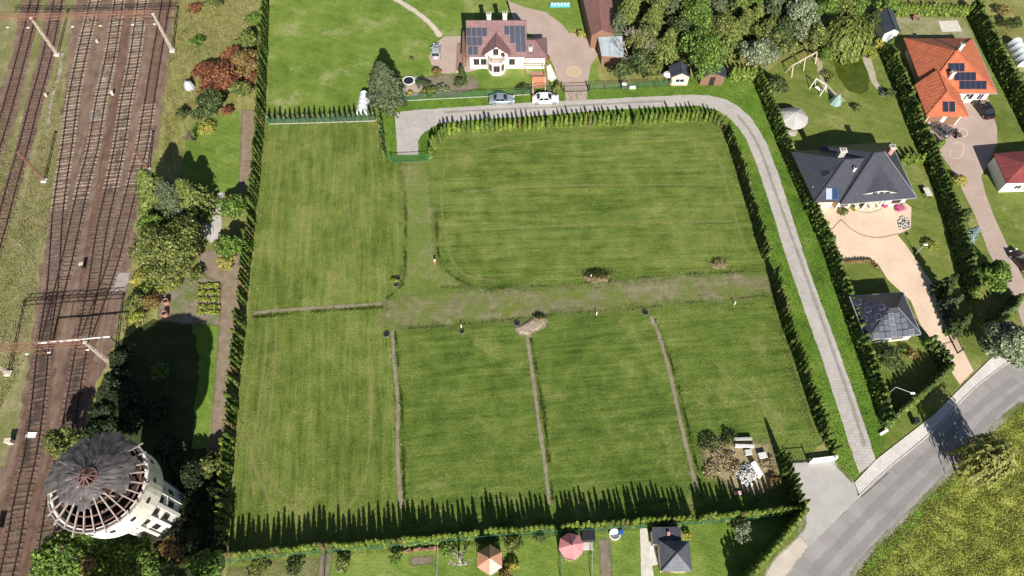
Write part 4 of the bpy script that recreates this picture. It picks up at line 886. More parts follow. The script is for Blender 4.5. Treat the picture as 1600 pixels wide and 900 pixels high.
MB().add([(16.9, 15.2, 2.45), (20.3, 15.2, 2.45), (20.3, 17.1, 2.75), (16.9, 17.1, 2.75), (16.9, 15.2, 2.3), (20.3, 15.2, 2.3), (20.3, 17.1, 2.6), (16.9, 17.1, 2.6)], [(0, 1, 2, 3), (0, 4, 5, 1), (1, 5, 6, 2), (2, 6, 7, 3), (3, 7, 4, 0)]).build('annex_roof', slate_roof, t)
MB().prism([(17.1, 15.32), (20.1, 15.32), (20.1, 16.95), (17.1, 16.95)], 0, 2.28).build('annex_wall', cream_m, t)
MB().box((18.75, 16.3, 2.7), (.34, .34, .7)).build('chimney', m_plain('pink_brick', (.55, .27, .2), .8), t)
def gazebo(px, py, r, n, ze, zr, mats, wallm, label, rot=0.0):
    c = G(px, py, (ze + zr) / 2); t = thing('garden_gazebo', label, 'gazebo', (c[0], c[1], 0), 'garden gazebos'); P = [(c[0] + r * math.cos(rot + 2 * math.pi * k / n), c[1] + r * math.sin(rot + 2 * math.pi * k / n)) for k in range(n)]
    for k in range(n):
        a, b = P[k], P[(k + 1) % n]
        MB().add([(*a, ze), (*b, ze), (c[0], c[1], zr), (*a, ze - .08), (*b, ze - .08)], [(0, 1, 2), (0, 3, 4, 1)]).build('roof_panel', mats[k % len(mats)], t)
    for k in range(n):
        q = np.array(P[k]); q = q + (c[:2] - q) * .12; MB().beam((q[0], q[1], 0), (q[0], q[1], ze + .03), .11).build('post', wood_m, t)
    mb = MB()
    for k in range(n): 
        if k == n - 2: continue
        a, b = np.array(P[k]) + (c[:2] - P[k]) * .12, np.array(P[(k + 1) % n]) + (c[:2] - P[(k + 1) % n]) * .12; mb.beam((*a, .9), (*b, .9), .07); mb.beam((*a, .45), (*b, .45), .05, .7)
    mb.build('railing', wallm, t); MB().prism([tuple(np.array(p) + (c[:2] - p) * .1) for p in P], 0, .1).build('floor', conc2_m, t)
    MB().tube([(c[0], c[1], zr - .03), (c[0], c[1], zr + .25)], [.1, .03], 8).build('finial', dark_m, t)
pk = [m_plain('pink_felt_%d' % k, c, .8, var=.1, scale=2) for k, c in enumerate(((.52, .20, .20), (.60, .25, .25), (.47, .17, .18)))]
gazebo(893, 852, 1.55, 8, 2.3, 3.2, pk, wood_m, 'octagonal garden gazebo with a dusty pink roof', .2)
mk = [m_plain('felt_%s' % n, c, .8, var=.15, scale=2) for n, c in (('rust', (.42, .21, .12)), ('ochre', (.36, .25, .12)), ('brown', (.40, .24, .13)), ('salmon', (.46, .23, .16)), ('pale', (.56, .38, .32)), ('pink', (.62, .36, .30)))]  # felt hues; shadow-side panels also painted browner, sunward ones paler
gazebo(765, 873, 1.7, 6, 2.3, 3.3, [mk[2], mk[1], mk[0], mk[3], mk[4], mk[3]], wood_m, 'hexagonal garden gazebo with panels of ochre, brown and pale pink, browner on the shadow side', math.pi / 6)

# --- stone-grey thatched gazebo, tent, play frames
c = G(1240, 184, 1.8); t = thing('round_thatched_gazebo', 'low round gazebo with a lumpy pale grey roof in the garden corner', 'gazebo', (c[0], c[1], 0)); mb = MB(); nn_ = 14
prof = [(2.75, 1.75), (2.6, 2.0), (1.5, 2.55), (.5, 2.95), (.02, 3.05)]; rr = random.Random(4); jig = [rr.uniform(.86, 1.1) for _ in range(nn_)]
for r, z in prof:
    for k in range(nn_): a = 2 * math.pi * k / nn_; mb.v.append((c[0] + r * jig[k] * math.cos(a), c[1] + r * jig[k] * math.sin(a), z + (jig[k] - 1) * .3))
for i in range(len(prof) - 1):
    for k in range(nn_): k2 = (k + 1) % nn_; mb.f.append((i * nn_ + k, i * nn_ + k2, (i + 1) * nn_ + k2, (i + 1) * nn_ + k))
mb.build('roof', m_plain('weathered_thatch', (.36, .345, .33), .9, var=.2, scale=2, bump=.6), t)
for k in range(7): a = 2 * math.pi * k / 7; MB().tube([(c[0] + 2.1 * math.cos(a), c[1] + 2.1 * math.sin(a), 0), (c[0] + 2.1 * math.cos(a), c[1] + 2.1 * math.sin(a), 1.95)], .11, 7).build('post', wood_m, t)
MB().box((c[0] - .4, c[1] - 2.2, .5), (1.8, .5, 1.0)).build('stone_hearth', stone_m, t)
c = G(1305, 160); t = thing('teepee_tent', 'small blue-green cone tent on the lawn by the pond', 'tent', (c[0], c[1], 0)); pts = [(c[0] + 1.15 * math.cos(2 * math.pi * k / 7), c[1] + 1.15 * math.sin(2 * math.pi * k / 7), 0) for k in range(7)] + [(c[0], c[1], 2.3)]
MB().add(pts, [(k, (k + 1) % 7, 7) for k in range(7)]).build('canvas', m_plain('teal_canvas', (.20, .31, .28), .85, var=.2, scale=1.5), t)
for k in range(4): a = 2 * math.pi * k / 4; MB().beam((c[0] + .25 * math.cos(a), c[1] + .25 * math.sin(a), 1.85), (c[0] - .16 * math.cos(a), c[1] - .16 * math.sin(a), 2.7), .05).build('pole', wood_m, t)
pale_wood = m_plain('pale_timber', (.55, .46, .33), .75, var=.15, scale=4)
a, b = G(1232, 117), G(1269, 96); t = thing('monkey_bars', 'pale timber climbing frame with a long top beam beside the grey-green tree', 'play frame', (*(a + b)[:2] / 2, 0)); d = (b - a) / np.linalg.norm(b - a); nn_ = np.array([-d[1], d[0], 0])
for f in (0, .5, 1.0):
    p = a + (b - a) * f
    for s in (-1, 1): MB().beam(p + nn_ * s * .75, p + nn_ * s * .12 + np.array([0, 0, 2.2]), .12).build('leg', pale_wood, t)
MB().beam(a + [0, 0, 2.2], b + [0, 0, 2.2], .16).build('top_beam', pale_wood, t)
for f in (.18, .32, .68, .82): p = a + (b - a) * f; MB().beam(p + [0, 0, .5], p + [0, 0, 2.15], .05).build('swing_rope', dark_m, t)
a, b = G(1269, 136), G(1285, 147); t = thing('garden_swing', 'white A-frame garden swing between the pond and the lawn', 'swing', (*(a + b)[:2] / 2, 0)); d = (b - a) / np.linalg.norm(b - a); nn_ = np.array([-d[1], d[0], 0])
for p in (a, b):
    for s in (-1, 1): MB().beam(p + nn_ * s * .8, p + np.array([0, 0, 2.0]), .1).build('leg', white_m, t)
MB().beam(a + [0, 0, 2.0], b + [0, 0, 2.0], .12).build('top_beam', white_m, t); m_ = (a + b) / 2; MB().box((m_[0], m_[1], .5), (1.2, .5, .08), math.atan2(d[1], d[0])).build('seat', white_m, t)
for s in (-.5, .5): MB().beam(m_ + d * s + [0, 0, .5], m_ + d * s + [0, 0, 2.0], .04).build('hanger', dark_m, t)

# --- polytunnels
def tunnel(pts, w, h, label, mat, name='polytunnel'):
    a, b = G(*pts[0]), G(*pts[1]); d = (b - a) / np.linalg.norm(b - a); nn_ = np.array([-d[1], d[0], 0]); t = thing(name, label, 'greenhouse', (*(a + b)[:2] / 2, 0)); N = 12; S = 8; mb = MB()
    arc = [(math.cos(math.pi * k / N), math.sin(math.pi * k / N)) for k in range(N + 1)]
    for i in range(S + 1):
        p = a + (b - a) * i / S
        for k, (x, z) in enumerate(arc): sag = 1 - .04 * (i % 2); mb.v.append(tuple(p + nn_ * x * w / 2 * sag + np.array([0, 0, z * h * sag])))
    for i in range(S):
        for k in range(N): q = i * (N + 1) + k; mb.f.append((q, q + 1, q + N + 2, q + N + 1))
    mb.f.append(tuple(range(N + 1))); mb.f.append(tuple(S * (N + 1) + k for k in range(N, -1, -1))); mb.build('cover', mat, t)
    for i in range(0, S + 1, 2):
        p = a + (b - a) * i / S; MB().tube([p + nn_ * x * w / 2 * 1.012 + np.array([0, 0, z * h * 1.012]) for x, z in arc], .04, 5).build('hoop', alu_m, t)
film_m = m_plain('white_film', (.66, .72, .74), .4, var=.08, scale=2)
tunnel([(566, 180), (571, 153)], 1.9, 1.7, 'white film polytunnel tucked against the tall spruce', film_m)
tunnel([(1600, 104), (1582, 72)], 2.6, 1.9, 'pale polytunnel greenhouse at the upper right edge', film_m)

# ---------------------------------------------------------------- water tower
TC = np.array([-44.1, 19.2, 0.0]); RZ, AZ, RR = 15.0, 17.6, 5.25
TW = thing('water_tower', 'derelict round white water tower with a ruined cone roof of bare rafters', 'water tower', tuple(TC))
twt = NT('tower_plaster'); tv = twt.wpos((1.3, 1.3, .10)); tb = twt.wpos()
tc_ = twt.mix(twt.ramp(twt.noise(tv, 1.0, 6, .75), [(.46, 0), (.68, .8)]), (.70, .675, .615), (.36, .32, .265))
tc_ = twt.mix(twt.ramp(twt.noise(tb, .7, 6, .7), [(.56, 0), (.66, .75)]), tc_, (.46, .41, .34))
tw_white = twt.done(twt.pbsdf(tc_, .92, twt.bump(twt.noise(tb, 5, 4), .4, .04), 0, .15))
tw_dark = m_plain('tower_inside', (.045, .025, .02), .95, var=.4, scale=1.0)
felt_m = m_plain('torn_roofing_felt', (.085, .075, .075), .8, var=.5, scale=1.4, bump=.5, dirt=(.17, .15, .14))
raft_m = m_plain('grey_rafters', (.30, .255, .225), .85, var=.3, scale=3)
rust2 = m_plain('rust_red', (.17, .10, .085), .8, var=.4, scale=3)
mb = MB(); mb.lathe(TC, [(3.25, 0), (3.15, 9.5), (3.5, 9.8), (4.85, 10.7), (4.95, 11.0), (4.95, 14.6), (5.1, 14.7), (5.1, 15.0), (4.7, 15.0), (4.65, 13.4), (4.6, 13.3)], 56)
mb.build('shell', tw_white, TW)
MB().lathe(TC, [(4.62, 13.3), (1.6, 13.0), (.02, 12.9)], 40).build('tank_deck', tw_dark, TW)
mb = MB()
for k in range(14):
    a = 2 * math.pi * (k + .35) / 14; c = TC + np.array([4.9 * math.cos(a), 4.9 * math.sin(a), 13.2]); MB().box(c, (.25, .5, .5), a).build('tank_window', dark_m, TW)
for row, z in enumerate((7.4, 4.6)):
    for k in range(14):
        a = 2 * math.pi * (k + .1) / 14; c = TC + np.array([3.17 * math.cos(a), 3.17 * math.sin(a), z]); w = MB().box(c, (.22, .62, 1.3), a).build('shaft_window', dark_m, TW)
        c2 = TC + np.array([3.30 * math.cos(a + math.pi / 14), 3.30 * math.sin(a + math.pi / 14), z]); 
        if row == 0: MB().box((c2[0], c2[1], 4.2), (.34, .4, 8.4), a + math.pi / 14).build('pilaster', tw_white, TW)
MB().lathe(TC, [(3.2, 5.75), (3.42, 5.8), (3.42, 6.1), (3.2, 6.15)], 48).build('string_course', tw_white, TW)
def cone(r, a, dz=0.0): return TC + np.array([r * math.cos(a), r * math.sin(a), RZ + (AZ - RZ) * (1 - r / RR) * 1.0 + .15 + dz])
NB = 28; rr = random.Random(3)
for k in range(NB):
    a = 2 * math.pi * k / NB + rr.uniform(-.03, .03); e_ = rr.uniform(-.35, .35)
    MB().beam(cone(1.1, a, rr.uniform(-.04, .04)), cone(RR + .1 + e_, a, rr.uniform(-.16, .06)), .13, .17).build('rafter', raft_m, TW)
for r in (RR - .1, RR * .86, RR * .7, RR * .5, 1.15):
    mb = MB()
    for k in range(NB):
        mb.beam(cone(r, 2 * math.pi * k / NB, -.1), cone(r, 2 * math.pi * (k + 1) / NB, -.1), .12)
    mb.build('ring_beam', rust2 if r < RR * .9 else raft_m, TW)
# felt covering: each bay torn to its own length (angle 0 = right, 90 = away from the viewer)
for k in range(NB):
    a0, a1 = 2 * math.pi * k / NB, 2 * math.pi * (k + 1) / NB; deg = math.degrees((a0 + a1) / 2)
    if 75 < deg < 190: ro = RR + .4
    elif 190 <= deg < 228: ro = RR * rr.uniform(.5, .84)
    elif 228 <= deg < 300: ro = RR * rr.uniform(.42, .6)
    elif 300 <= deg < 336: ro = RR * rr.uniform(.36, .55)
    elif deg >= 336 or deg < 14: ro = RR * rr.uniform(.5, .85)
    elif deg < 50: ro = RR * rr.uniform(.75, .9)
    else: ro = RR * rr.uniform(.8, 1.02)
    ri = 1.0; S = 6; mb = MB()
    for i in range(S + 1):
        r = ri + (ro - ri) * i / S
        for a in (a0, (a0 + a1) / 2, a1):
            j = rr.uniform(-.05, .07) if 0 < i else 0
            q = cone(r * (1 + (rr.uniform(-.07, .07) if i == S else 0)), a, .13 + j); mb.v.append(tuple(q))
    for i in range(S):
        for c_ in (0, 1): q = i * 3 + c_; mb.f.append((q, q + 3, q + 4, q + 1))
    mb.build('roof_panel', felt_m, TW)
MB().lathe(TC + [0, 0, AZ - .55], [(.85, 0), (.98, 0), (1.02, .4), (.86, .4)], 28).build('lantern_ring', rust2, TW)
for k in range(10):
    a = 2 * math.pi * k / 10 + .2; MB().beam(TC + np.array([.92 * math.cos(a), .92 * math.sin(a), AZ - .15]), TC + np.array([.1 * math.cos(a), .1 * math.sin(a), AZ + .35]), .09).build('lantern_rafter', rust2, TW)
for k in range(9):
    a = rr.uniform(0, 6.28); r = rr.uniform(1.5, 4.2); p = TC + np.array([r * math.cos(a), r * math.sin(a), 13.35]); b2 = rr.uniform(0, 6.28)
    MB().beam(p, p + np.array([1.6 * math.cos(b2), 1.6 * math.sin(b2), rr.uniform(.1, .9)]), .14).build('fallen_timber', raft_m, TW)
# ---------------------------------------------------------------- vegetation
def leaf_quads(C, N, size, asp=1.0, r=nrg, jit=.6, up=None):
    n = len(C); N = N + r.normal(0, jit, (n, 3)); N /= np.linalg.norm(N, axis=1)[:, None] + 1e-9
    T = r.normal(0, 1, (n, 3)) if up is None else up + r.normal(0, .25, (n, 3))
    U = np.cross(N, T); U /= np.linalg.norm(U, axis=1)[:, None] + 1e-9; V = np.cross(N, U)
    a = (size * r.uniform(.55, 1.4, n))[:, None] * .5; b = a * asp
    return np.stack([C - U * a - V * b * .6, C + U * a * .8 - V * b, C + U * a + V * b * .7, C - U * a * .7 + V * b], 1)
def unit(n, r): v = r.normal(0, 1, (n, 3)); return v / np.linalg.norm(v, axis=1)[:, None]
def crown_round(R, H, z0, n, size, r, blobs=24, squash=1.0):
    """leaves on the shells of many overlapping clumps; H crown height from z0"""
    bc = unit(blobs, r); bc[:, 2] = np.abs(bc[:, 2]) * 1.1 - .35; rad = r.uniform(.16, .40, blobs)
    bc = bc * r.uniform(.42, .92, blobs)[:, None] * np.array([r.uniform(.8, 1.15), r.uniform(.8, 1.15), 1]); bc = np.vstack([bc, [[0, 0, .1], [0, 0, .5]]]); rad = np.r_[rad, .5, .42]; K = len(bc)
    pick = r.choice(K, n, p=rad ** 2 / np.sum(rad ** 2)); d = unit(n, r); d[:, 2] = np.where(d[:, 2] < -.35, -d[:, 2], d[:, 2])
    q = bc[pick] + d * (rad[pick] * r.uniform(.66, 1.15, n))[:, None]
    ins = np.zeros(n, bool)
    for k in range(K): ins |= (np.linalg.norm(q - bc[k], axis=1) < rad[k] * .66)
    q, d = q[~ins], d[~ins]
    S = np.array([R, R, H * .5 * squash]); P = q * S; P[:, 2] += z0 + H * .47
    return leaf_quads(P, d * 1.0 + [0, 0, .25], size, 1.0, r, .55)
def crown_cone(R, H, z0, n, size, r, tiers=11, droop=.3):
    """whorls of separate drooping boughs, each a narrow fan of needle sprays"""
    K = 24; nb = max(40, n // K); t = np.sort(r.uniform(0, 1, nb) ** .85); z = z0 + (H - z0) * (np.floor(t * tiers) + r.uniform(0, .35, nb)) / tiers
    f = np.clip((H - z) / (H - z0), 0.03, 1); L = R * (f ** .8) * r.uniform(.6, 1.15, nb); a = r.uniform(0, 2 * np.pi, nb)
    s = r.uniform(.1, 1.0, (nb, K)) ** .75; rr_ = s * L[:, None]; sp = r.normal(0, 1, (nb, K)) * (.03 + .13 * s * (1.15 - s)) * L[:, None]
    x = rr_ * np.cos(a)[:, None] - sp * np.sin(a)[:, None]; y = rr_ * np.sin(a)[:, None] + sp * np.cos(a)[:, None]
    zz = np.maximum(.1, z[:, None] + .12 * rr_ - droop * rr_ * s - np.abs(sp) * .5 + r.normal(0, .04, s.shape))
    P = np.stack([x, y, zz], -1).reshape(-1, 3); o_ = 0 * s
    D = np.stack([np.cos(a)[:, None] * .3 + o_, np.sin(a)[:, None] * .3 + o_, .95 + o_], -1).reshape(-1, 3); up = np.stack([np.cos(a)[:, None] + o_, np.sin(a)[:, None] + o_, o_ - .3], -1).reshape(-1, 3)
    return leaf_quads(P, D, size * .8, 1.7, r, .3, up)
def crown_willow(R, H, z0, n, r):
    ns = n // 12; d = unit(ns, r); d[:, 2] = np.abs(d[:, 2]) * .9 + .05; top = d * np.array([R, R, H * .42]) * r.uniform(.55, 1, ns)[:, None]; top[:, 2] += H * .55
    L = r.uniform(.25, .55, ns) * H; k = np.linspace(0, 1, 12)
    P = top[:, None, :] + np.stack([d[:, 0:1] * k * .5, d[:, 1:2] * k * .5, -(L[:, None] * k)], -1) + r.normal(0, .06, (ns, 12, 3)); P[..., 2] = np.maximum(P[..., 2], .4)
    N = np.repeat(d[:, None, :], 12, 1).reshape(-1, 3); return leaf_quads(P.reshape(-1, 3), N + [0, 0, .3], .24, 2.6, r, .35, np.repeat(np.array([[0, 0, 1.0]]), ns * 12, 0) * 0 + np.array([.0, .0, 1.0]))
def limbs(mb, base, H, r, R, n=5, rb=.2):
    top = base + np.array([0, 0, H]); mb.tube([base, base + [0.05, 0, H * .3], base + [-.05, .05, H * .65], top], [rb, rb * .75, rb * .45, rb * .12], 7)
    for k in range(n):
        a = 2 * math.pi * k / n + r.uniform(0, .8); z = H * r.uniform(.25, .6); L = R * r.uniform(.55, .85); p = base + np.array([0, 0, z])
        mb.tube([p, p + np.array([math.cos(a) * L * .5, math.sin(a) * L * .5, L * .35]), p + np.array([math.cos(a) * L, math.sin(a) * L, L * .8])], [rb * .45, rb * .28, rb * .07], 5)
bark_m = m_plain('bark', (.13, .10, .075), .9, var=.3, scale=6, bump=.5)
greybark = m_plain('pale_bark', (.36, .32, .28), .9, var=.3, scale=6, bump=.4)
LF = dict(
    green=m_leaf('leaf_green', (0.030, 0.064, 0.010), (0.090, 0.162, 0.024), (0.232, 0.326, 0.062)),
    olive=m_leaf('leaf_olive', (.042, .060, .014), (.115, .140, .032), (.27, .29, .085)),
    dark=m_leaf('leaf_dark', (0.017, 0.031, 0.010), (0.054, 0.082, 0.024), (0.139, 0.178, 0.054)),
    grey=m_leaf('leaf_greygreen', (0.064, 0.085, 0.047), (0.162, 0.198, 0.108), (0.372, 0.419, 0.256)),
    lime=m_leaf('leaf_lime', (0.085, 0.115, 0.017), (0.216, 0.258, 0.036), (0.465, 0.480, 0.093)),
    yellow=m_leaf('leaf_yellow', (.16, .16, .028), (.34, .315, .055), (.54, .49, .13)),
    red=m_leaf('leaf_red', (.085, .03, .017), (.20, .06, .035), (.28, .16, .06)),
    rust=m_leaf('leaf_rust', (.10, .062, .022), (.20, .13, .045), (.31, .24, .085)),
    straw=m_leaf('dry_straw', (.16, .12, .06), (.30, .24, .13), (.46, .39, .23)),
    spruce=m_leaf('needle_spruce', (.026, .042, .020), (.066, .092, .042), (.17, .20, .10), .1),
    deep=m_leaf('leaf_shade_dark', (.010, .019, .007), (.024, .038, .012), (.052, .068, .022)),  # near-black leaf colour with the shade around the tower painted in
    conif=m_leaf('needle_olive', (.040, .062, .014), (.105, .140, .030), (.25, .285, .075), .1),
    blue=m_leaf('needle_blue', (0.085, 0.128, 0.128), (0.190, 0.260, 0.250), (0.363, 0.440, 0.418), .1),
    thuja=m_leaf('thuja_green', (.028, .058, .010), (.072, .118, .018), (.17, .215, .038), .18),
    tired=m_leaf('thuja_brown', (.06, .055, .018), (.13, .11, .035), (.22, .185, .065), .15),
    thujad=m_leaf('thuja_dark', (0.019, 0.043, 0.009), (0.060, 0.108, 0.019), (0.163, 0.225, 0.046), .15),
    thujal=m_leaf('thuja_bright', (.040, .078, .010), (.110, .165, .021), (.265, .315, .052), .22),
    willow=m_leaf('leaf_willow', (.06, .09, .016), (.135, .175, .033), (.28, .305, .08)),
    pink=m_leaf('flower_pink', (0.297, 0.025, 0.102), (0.600, 0.070, 0.250), (0.750, 0.275, 0.440)),
    birch=m_leaf('leaf_birch', (.10, .12, .025), (.20, .21, .048), (.33, .315, .10)),
)
def tree(kind, px, py, R, H, leaf, label, name='tree', cat='tree', n=None, size=None, group=None, zc=None, seed=None, trunk=bark_m, z0=None):
    """(px,py) is the middle of the crown in the survey photo, zc the height of that middle above the ground"""
    zc = (.55 * H if kind != 'cone' else .42 * H) if zc is None else zc
    b = G(px, py, zc); b[2] = 0
    t = thing(name, label, cat, tuple(b), group); sd = seed or int(px * 7 + py * 13); r = np.random.default_rng(sd)
    V = None
    if kind == 'round':
        n = int((n or 380 * R * H ** .5) * 1.5); V = crown_round(R, H * .84 if H > 2.5 else H * .97, H * .16 if H > 2.5 else .03, n, size or (.27 if H > 3 else .17), r)
    elif kind == 'cone': n = int((n or 1000 * R * H ** .4) * 1.35); V = crown_cone(R, H, H * .06, n, size or .29, r)
    elif kind == 'willow': V = crown_willow(R, H, 0, n or 9000, r)
    elif kind == 'sparse': n = n or int(140 * R * H ** .5); V = crown_round(R, H * .84, H * .16, n, size or .3, r, 22)
    mb = MB(); rd = random.Random(sd)
    if H > 2.5: limbs(mb, b, H * (.9 if kind == 'cone' else .7), rd, R if kind != 'cone' else R * .2, 6 if kind != 'cone' else 2, .05 + .018 * H)
    else: 
        for k in range(3): mb.tube([b + [.05 * k, 0, 0], b + np.array([rd.uniform(-.3, .3) * R, rd.uniform(-.3, .3) * R, H * .7])], [.04, .015], 5)
    mb.build('trunk' if H > 2.5 else 'stem', trunk, t)
    quads_obj('crown', V, LF[leaf] if isinstance(leaf, str) else leaf, t); return t
def bare_tree(px, py, R, H, label, mat=greybark, depth=4, seed=1, leaf=None, name='bare_tree'):
    b = G(px, py, H * .4); b[2] = 0; t = thing(name, label, 'tree', tuple(b)); r = random.Random(seed); mb = MB(); tips = []
    def grow(p, d, L, rad, k):
        q = p + d * L; mb.tube([p, (p + q) / 2 + np.array([r.uniform(-.08, .08) * L for _ in range(3)]), q], [rad, rad * .8, rad * .6], 5); tips.append(q)
        if k == 0: return
        for _ in range(3 if k > 1 else 2):
            e = d + np.array([r.uniform(-.75, .75), r.uniform(-.75, .75), r.uniform(-.1, .5)]); e /= np.linalg.norm(e); grow(q, e, L * r.uniform(.6, .85), rad * .6, k - 1)
    for _ in range(4): d = np.array([r.uniform(-.7, .7), r.uniform(-.7, .7), 1.0]); d /= np.linalg.norm(d); grow(b.copy(), d, H * .33, .13, depth)
    mb.build('branches', mat, t)
    if leaf: T = np.array(tips); T = T[r.choices(range(len(T)), k=min(900, len(T) * 3))] + nrg.normal(0, .3, (min(900, len(T) * 3), 3)) - b; quads_obj('leaves', leaf_quads(T, T * 0 + [0, 0, 1], .3), LF[leaf], t)
    return t

# --- thuja rows: a few shared meshes, one object for each plant
def thuja_mesh(seed, R=.42, H=4.0, n=330, name='thuja', mat=None):
    r = np.random.default_rng(seed); t = r.uniform(0, 1, n) ** 1.15; z = .05 + t * (H - .05); rad = R * (1 - t) ** .72 * (1 - .25 * np.exp(-((t) / .06) ** 2)) * r.uniform(.8, 1.12, n) + .015; a = r.uniform(0, 2 * np.pi, n)
    P = np.stack([rad * np.cos(a), rad * np.sin(a), z], 1); N = np.stack([np.cos(a), np.sin(a), 0 * a + .3], 1)
    V = leaf_quads(P, N, .20, 1.7, r, .28, np.repeat([[0, 0, 1.0]], n, 0))
    k = 8; core = []                                     # closed inner body so that no light passes through
    pr = [(R * .72, .1), (R * .66, H * .25), (R * .5, H * .55), (R * .26, H * .82), (.01, H * .97)]
    for (r0, z0), (r1, z1) in zip(pr[:-1], pr[1:]):
        for i in range(k):
            a0, a1 = 2 * math.pi * i / k, 2 * math.pi * (i + 1) / k
            core.append([(r0 * math.cos(a0), r0 * math.sin(a0), z0), (r0 * math.cos(a1), r0 * math.sin(a1), z0), (r1 * math.cos(a1), r1 * math.sin(a1), z1), (r1 * math.cos(a0), r1 * math.sin(a0), z1)])
    V = np.concatenate([V, np.array(core)]); N_ = len(V)
    me = bpy.data.meshes.new(name); me.vertices.add(N_ * 4); me.vertices.foreach_set('co', V.astype(np.float32).ravel()); me.loops.add(N_ * 4); me.loops.foreach_set('vertex_index', np.arange(N_ * 4, dtype=np.int32))
    me.polygons.add(N_); me.polygons.foreach_set('loop_start', np.arange(0, N_ * 4, 4, dtype=np.int32)); me.polygons.foreach_set('loop_total', np.full(N_, 4, dtype=np.int32)); me.update(calc_edges=True); me.materials.append(mat or LF['thuja']); return me
TH = [thuja_mesh(s, R=.40 + .03 * (s % 3)) for s in range(7)] + [thuja_mesh(99, R=.34, n=230, mat=LF['tired'])]
THL = [thuja_mesh(s + 20, R=.40 + .03 * (s % 3), mat=LF['thujal']) for s in range(6)] + [thuja_mesh(40 + s, R=.42, mat=LF['thuja']) for s in range(2)] + [thuja_mesh(98, R=.34, n=230, mat=LF['tired'])]
THS = [thuja_mesh(s + 30, R=.30, H=1.6, n=160, mat=LF['spruce']) for s in range(3)]
def row(pts, spacing, meshes, hs, label, group, name='thuja', gaps=(), jit=.1, seed=1, ws=1.0, cat='thuja', ends=(None, None)):
    L = smooth_line(poly(pts), spacing); r = random.Random(seed); objs = []
    for i, p in enumerate(L):
        if any(a < i / len(L) < b for a, b in gaps): continue
        if r.random() < .015: continue
        o = bpy.data.objects.new(name, r.choice(meshes)); COL.objects.link(o)
        o.location = (p[0] + r.uniform(-jit, jit), p[1] + r.uniform(-jit, jit), 0); h = r.uniform(*hs) / 4.0 * (1.16 if r.random() < .07 else .82 if r.random() < .07 else 1); w = r.uniform(.82, 1.22) * ws
        o.scale = (w, w, h); o.rotation_euler = (r.uniform(-.02, .02), r.uniform(-.02, .02), r.uniform(0, 6.28)); tag(o, label, cat, group); objs.append(o)
    for o, e in ((objs[0], ends[0]), (objs[-1], ends[1])):
        if e: o['label'] = e
    return objs
row([(362, 871), (440, 864), (512, 857), (600, 851), (700, 842), (790, 832), (927, 823), (1000, 818), (1100, 811), (1170, 806), (1246, 799)], .62, THL, (2.6, 3.4), 'slim conical thuja in the long bottom row in front of the green fence', 'thujas of the bottom row', ws=1.02, ends=('leftmost thuja of the bottom row at the field corner', 'rightmost thuja of the bottom row beside the apron'), gaps=((.422, .431), (.553, .562)), seed=3)
row([(417, -8), (413, 100), (408, 200), (400, 290), (391, 385), (384, 450), (376, 530), (369, 600), (362, 690), (356, 760), (350, 830)], 0.88, TH, (3.0, 3.8), 'slim conical thuja in the tall row between the field and the left gardens', 'thujas of the left row', ws=1.15, ends=('topmost thuja of the left row at the upper edge', 'lowest thuja of the left row above the bottom corner'), seed=4)
row([(672, 246), (678, 231), (690, 217), (702, 209), (760, 204), (830, 201), (900, 196), (967, 194), (1033, 191), (1089, 188), (1112, 191), (1128, 199)], .80, THL, (2.3, 3.0), 'bright green thuja in the curved row along the upper lane', 'thujas of the upper curved row', ends=('first thuja of the curved row beside the green field gate', 'last thuja of the curved row where it meets the right side'), seed=5, ws=.95)
row([(1134, 207), (1150, 252), (1166, 304), (1181, 352), (1196, 406)], .84, TH, (2.7, 3.4), 'dark thuja in the row down the right side of the upper field', 'thujas right of the upper field', ends=('topmost thuja of the row right of the upper field', 'lowest thuja right of the upper field, above the dirt track'), seed=6)
row([(1208, 432), (1228, 512), (1246, 562), (1268, 630), (1285, 678), (1300, 706)], .80, TH, (2.7, 3.4), 'dark thuja in the row down the right side of the lower plots', 'thujas right of the lower plots', ends=('topmost thuja right of the lower plots, below the dirt track', 'lowest thuja right of the lower plots, beside the white gate beam'), seed=7)
row([(1216, 712), (1224, 735), (1232, 757), (1240, 780), (1245, 792)], .62, TH, (3.2, 4.4), 'thuja in the short row between the rubble heap and the concrete apron', 'thujas beside the apron', seed=8)
row([(421, 190), (470, 189), (530, 188), (586, 186)], .85, THS, (4.4, 5.6), 'young blue-green thuja in the low row below the top left lawn', 'young thujas below the top left lawn', seed=9, name='young_thuja')
row([(592, 178), (596, 210), (600, 248)], .75, TH, (2.0, 2.8), 'dark thuja in the short row left of the field gate', 'thujas beside the field gate', seed=10)
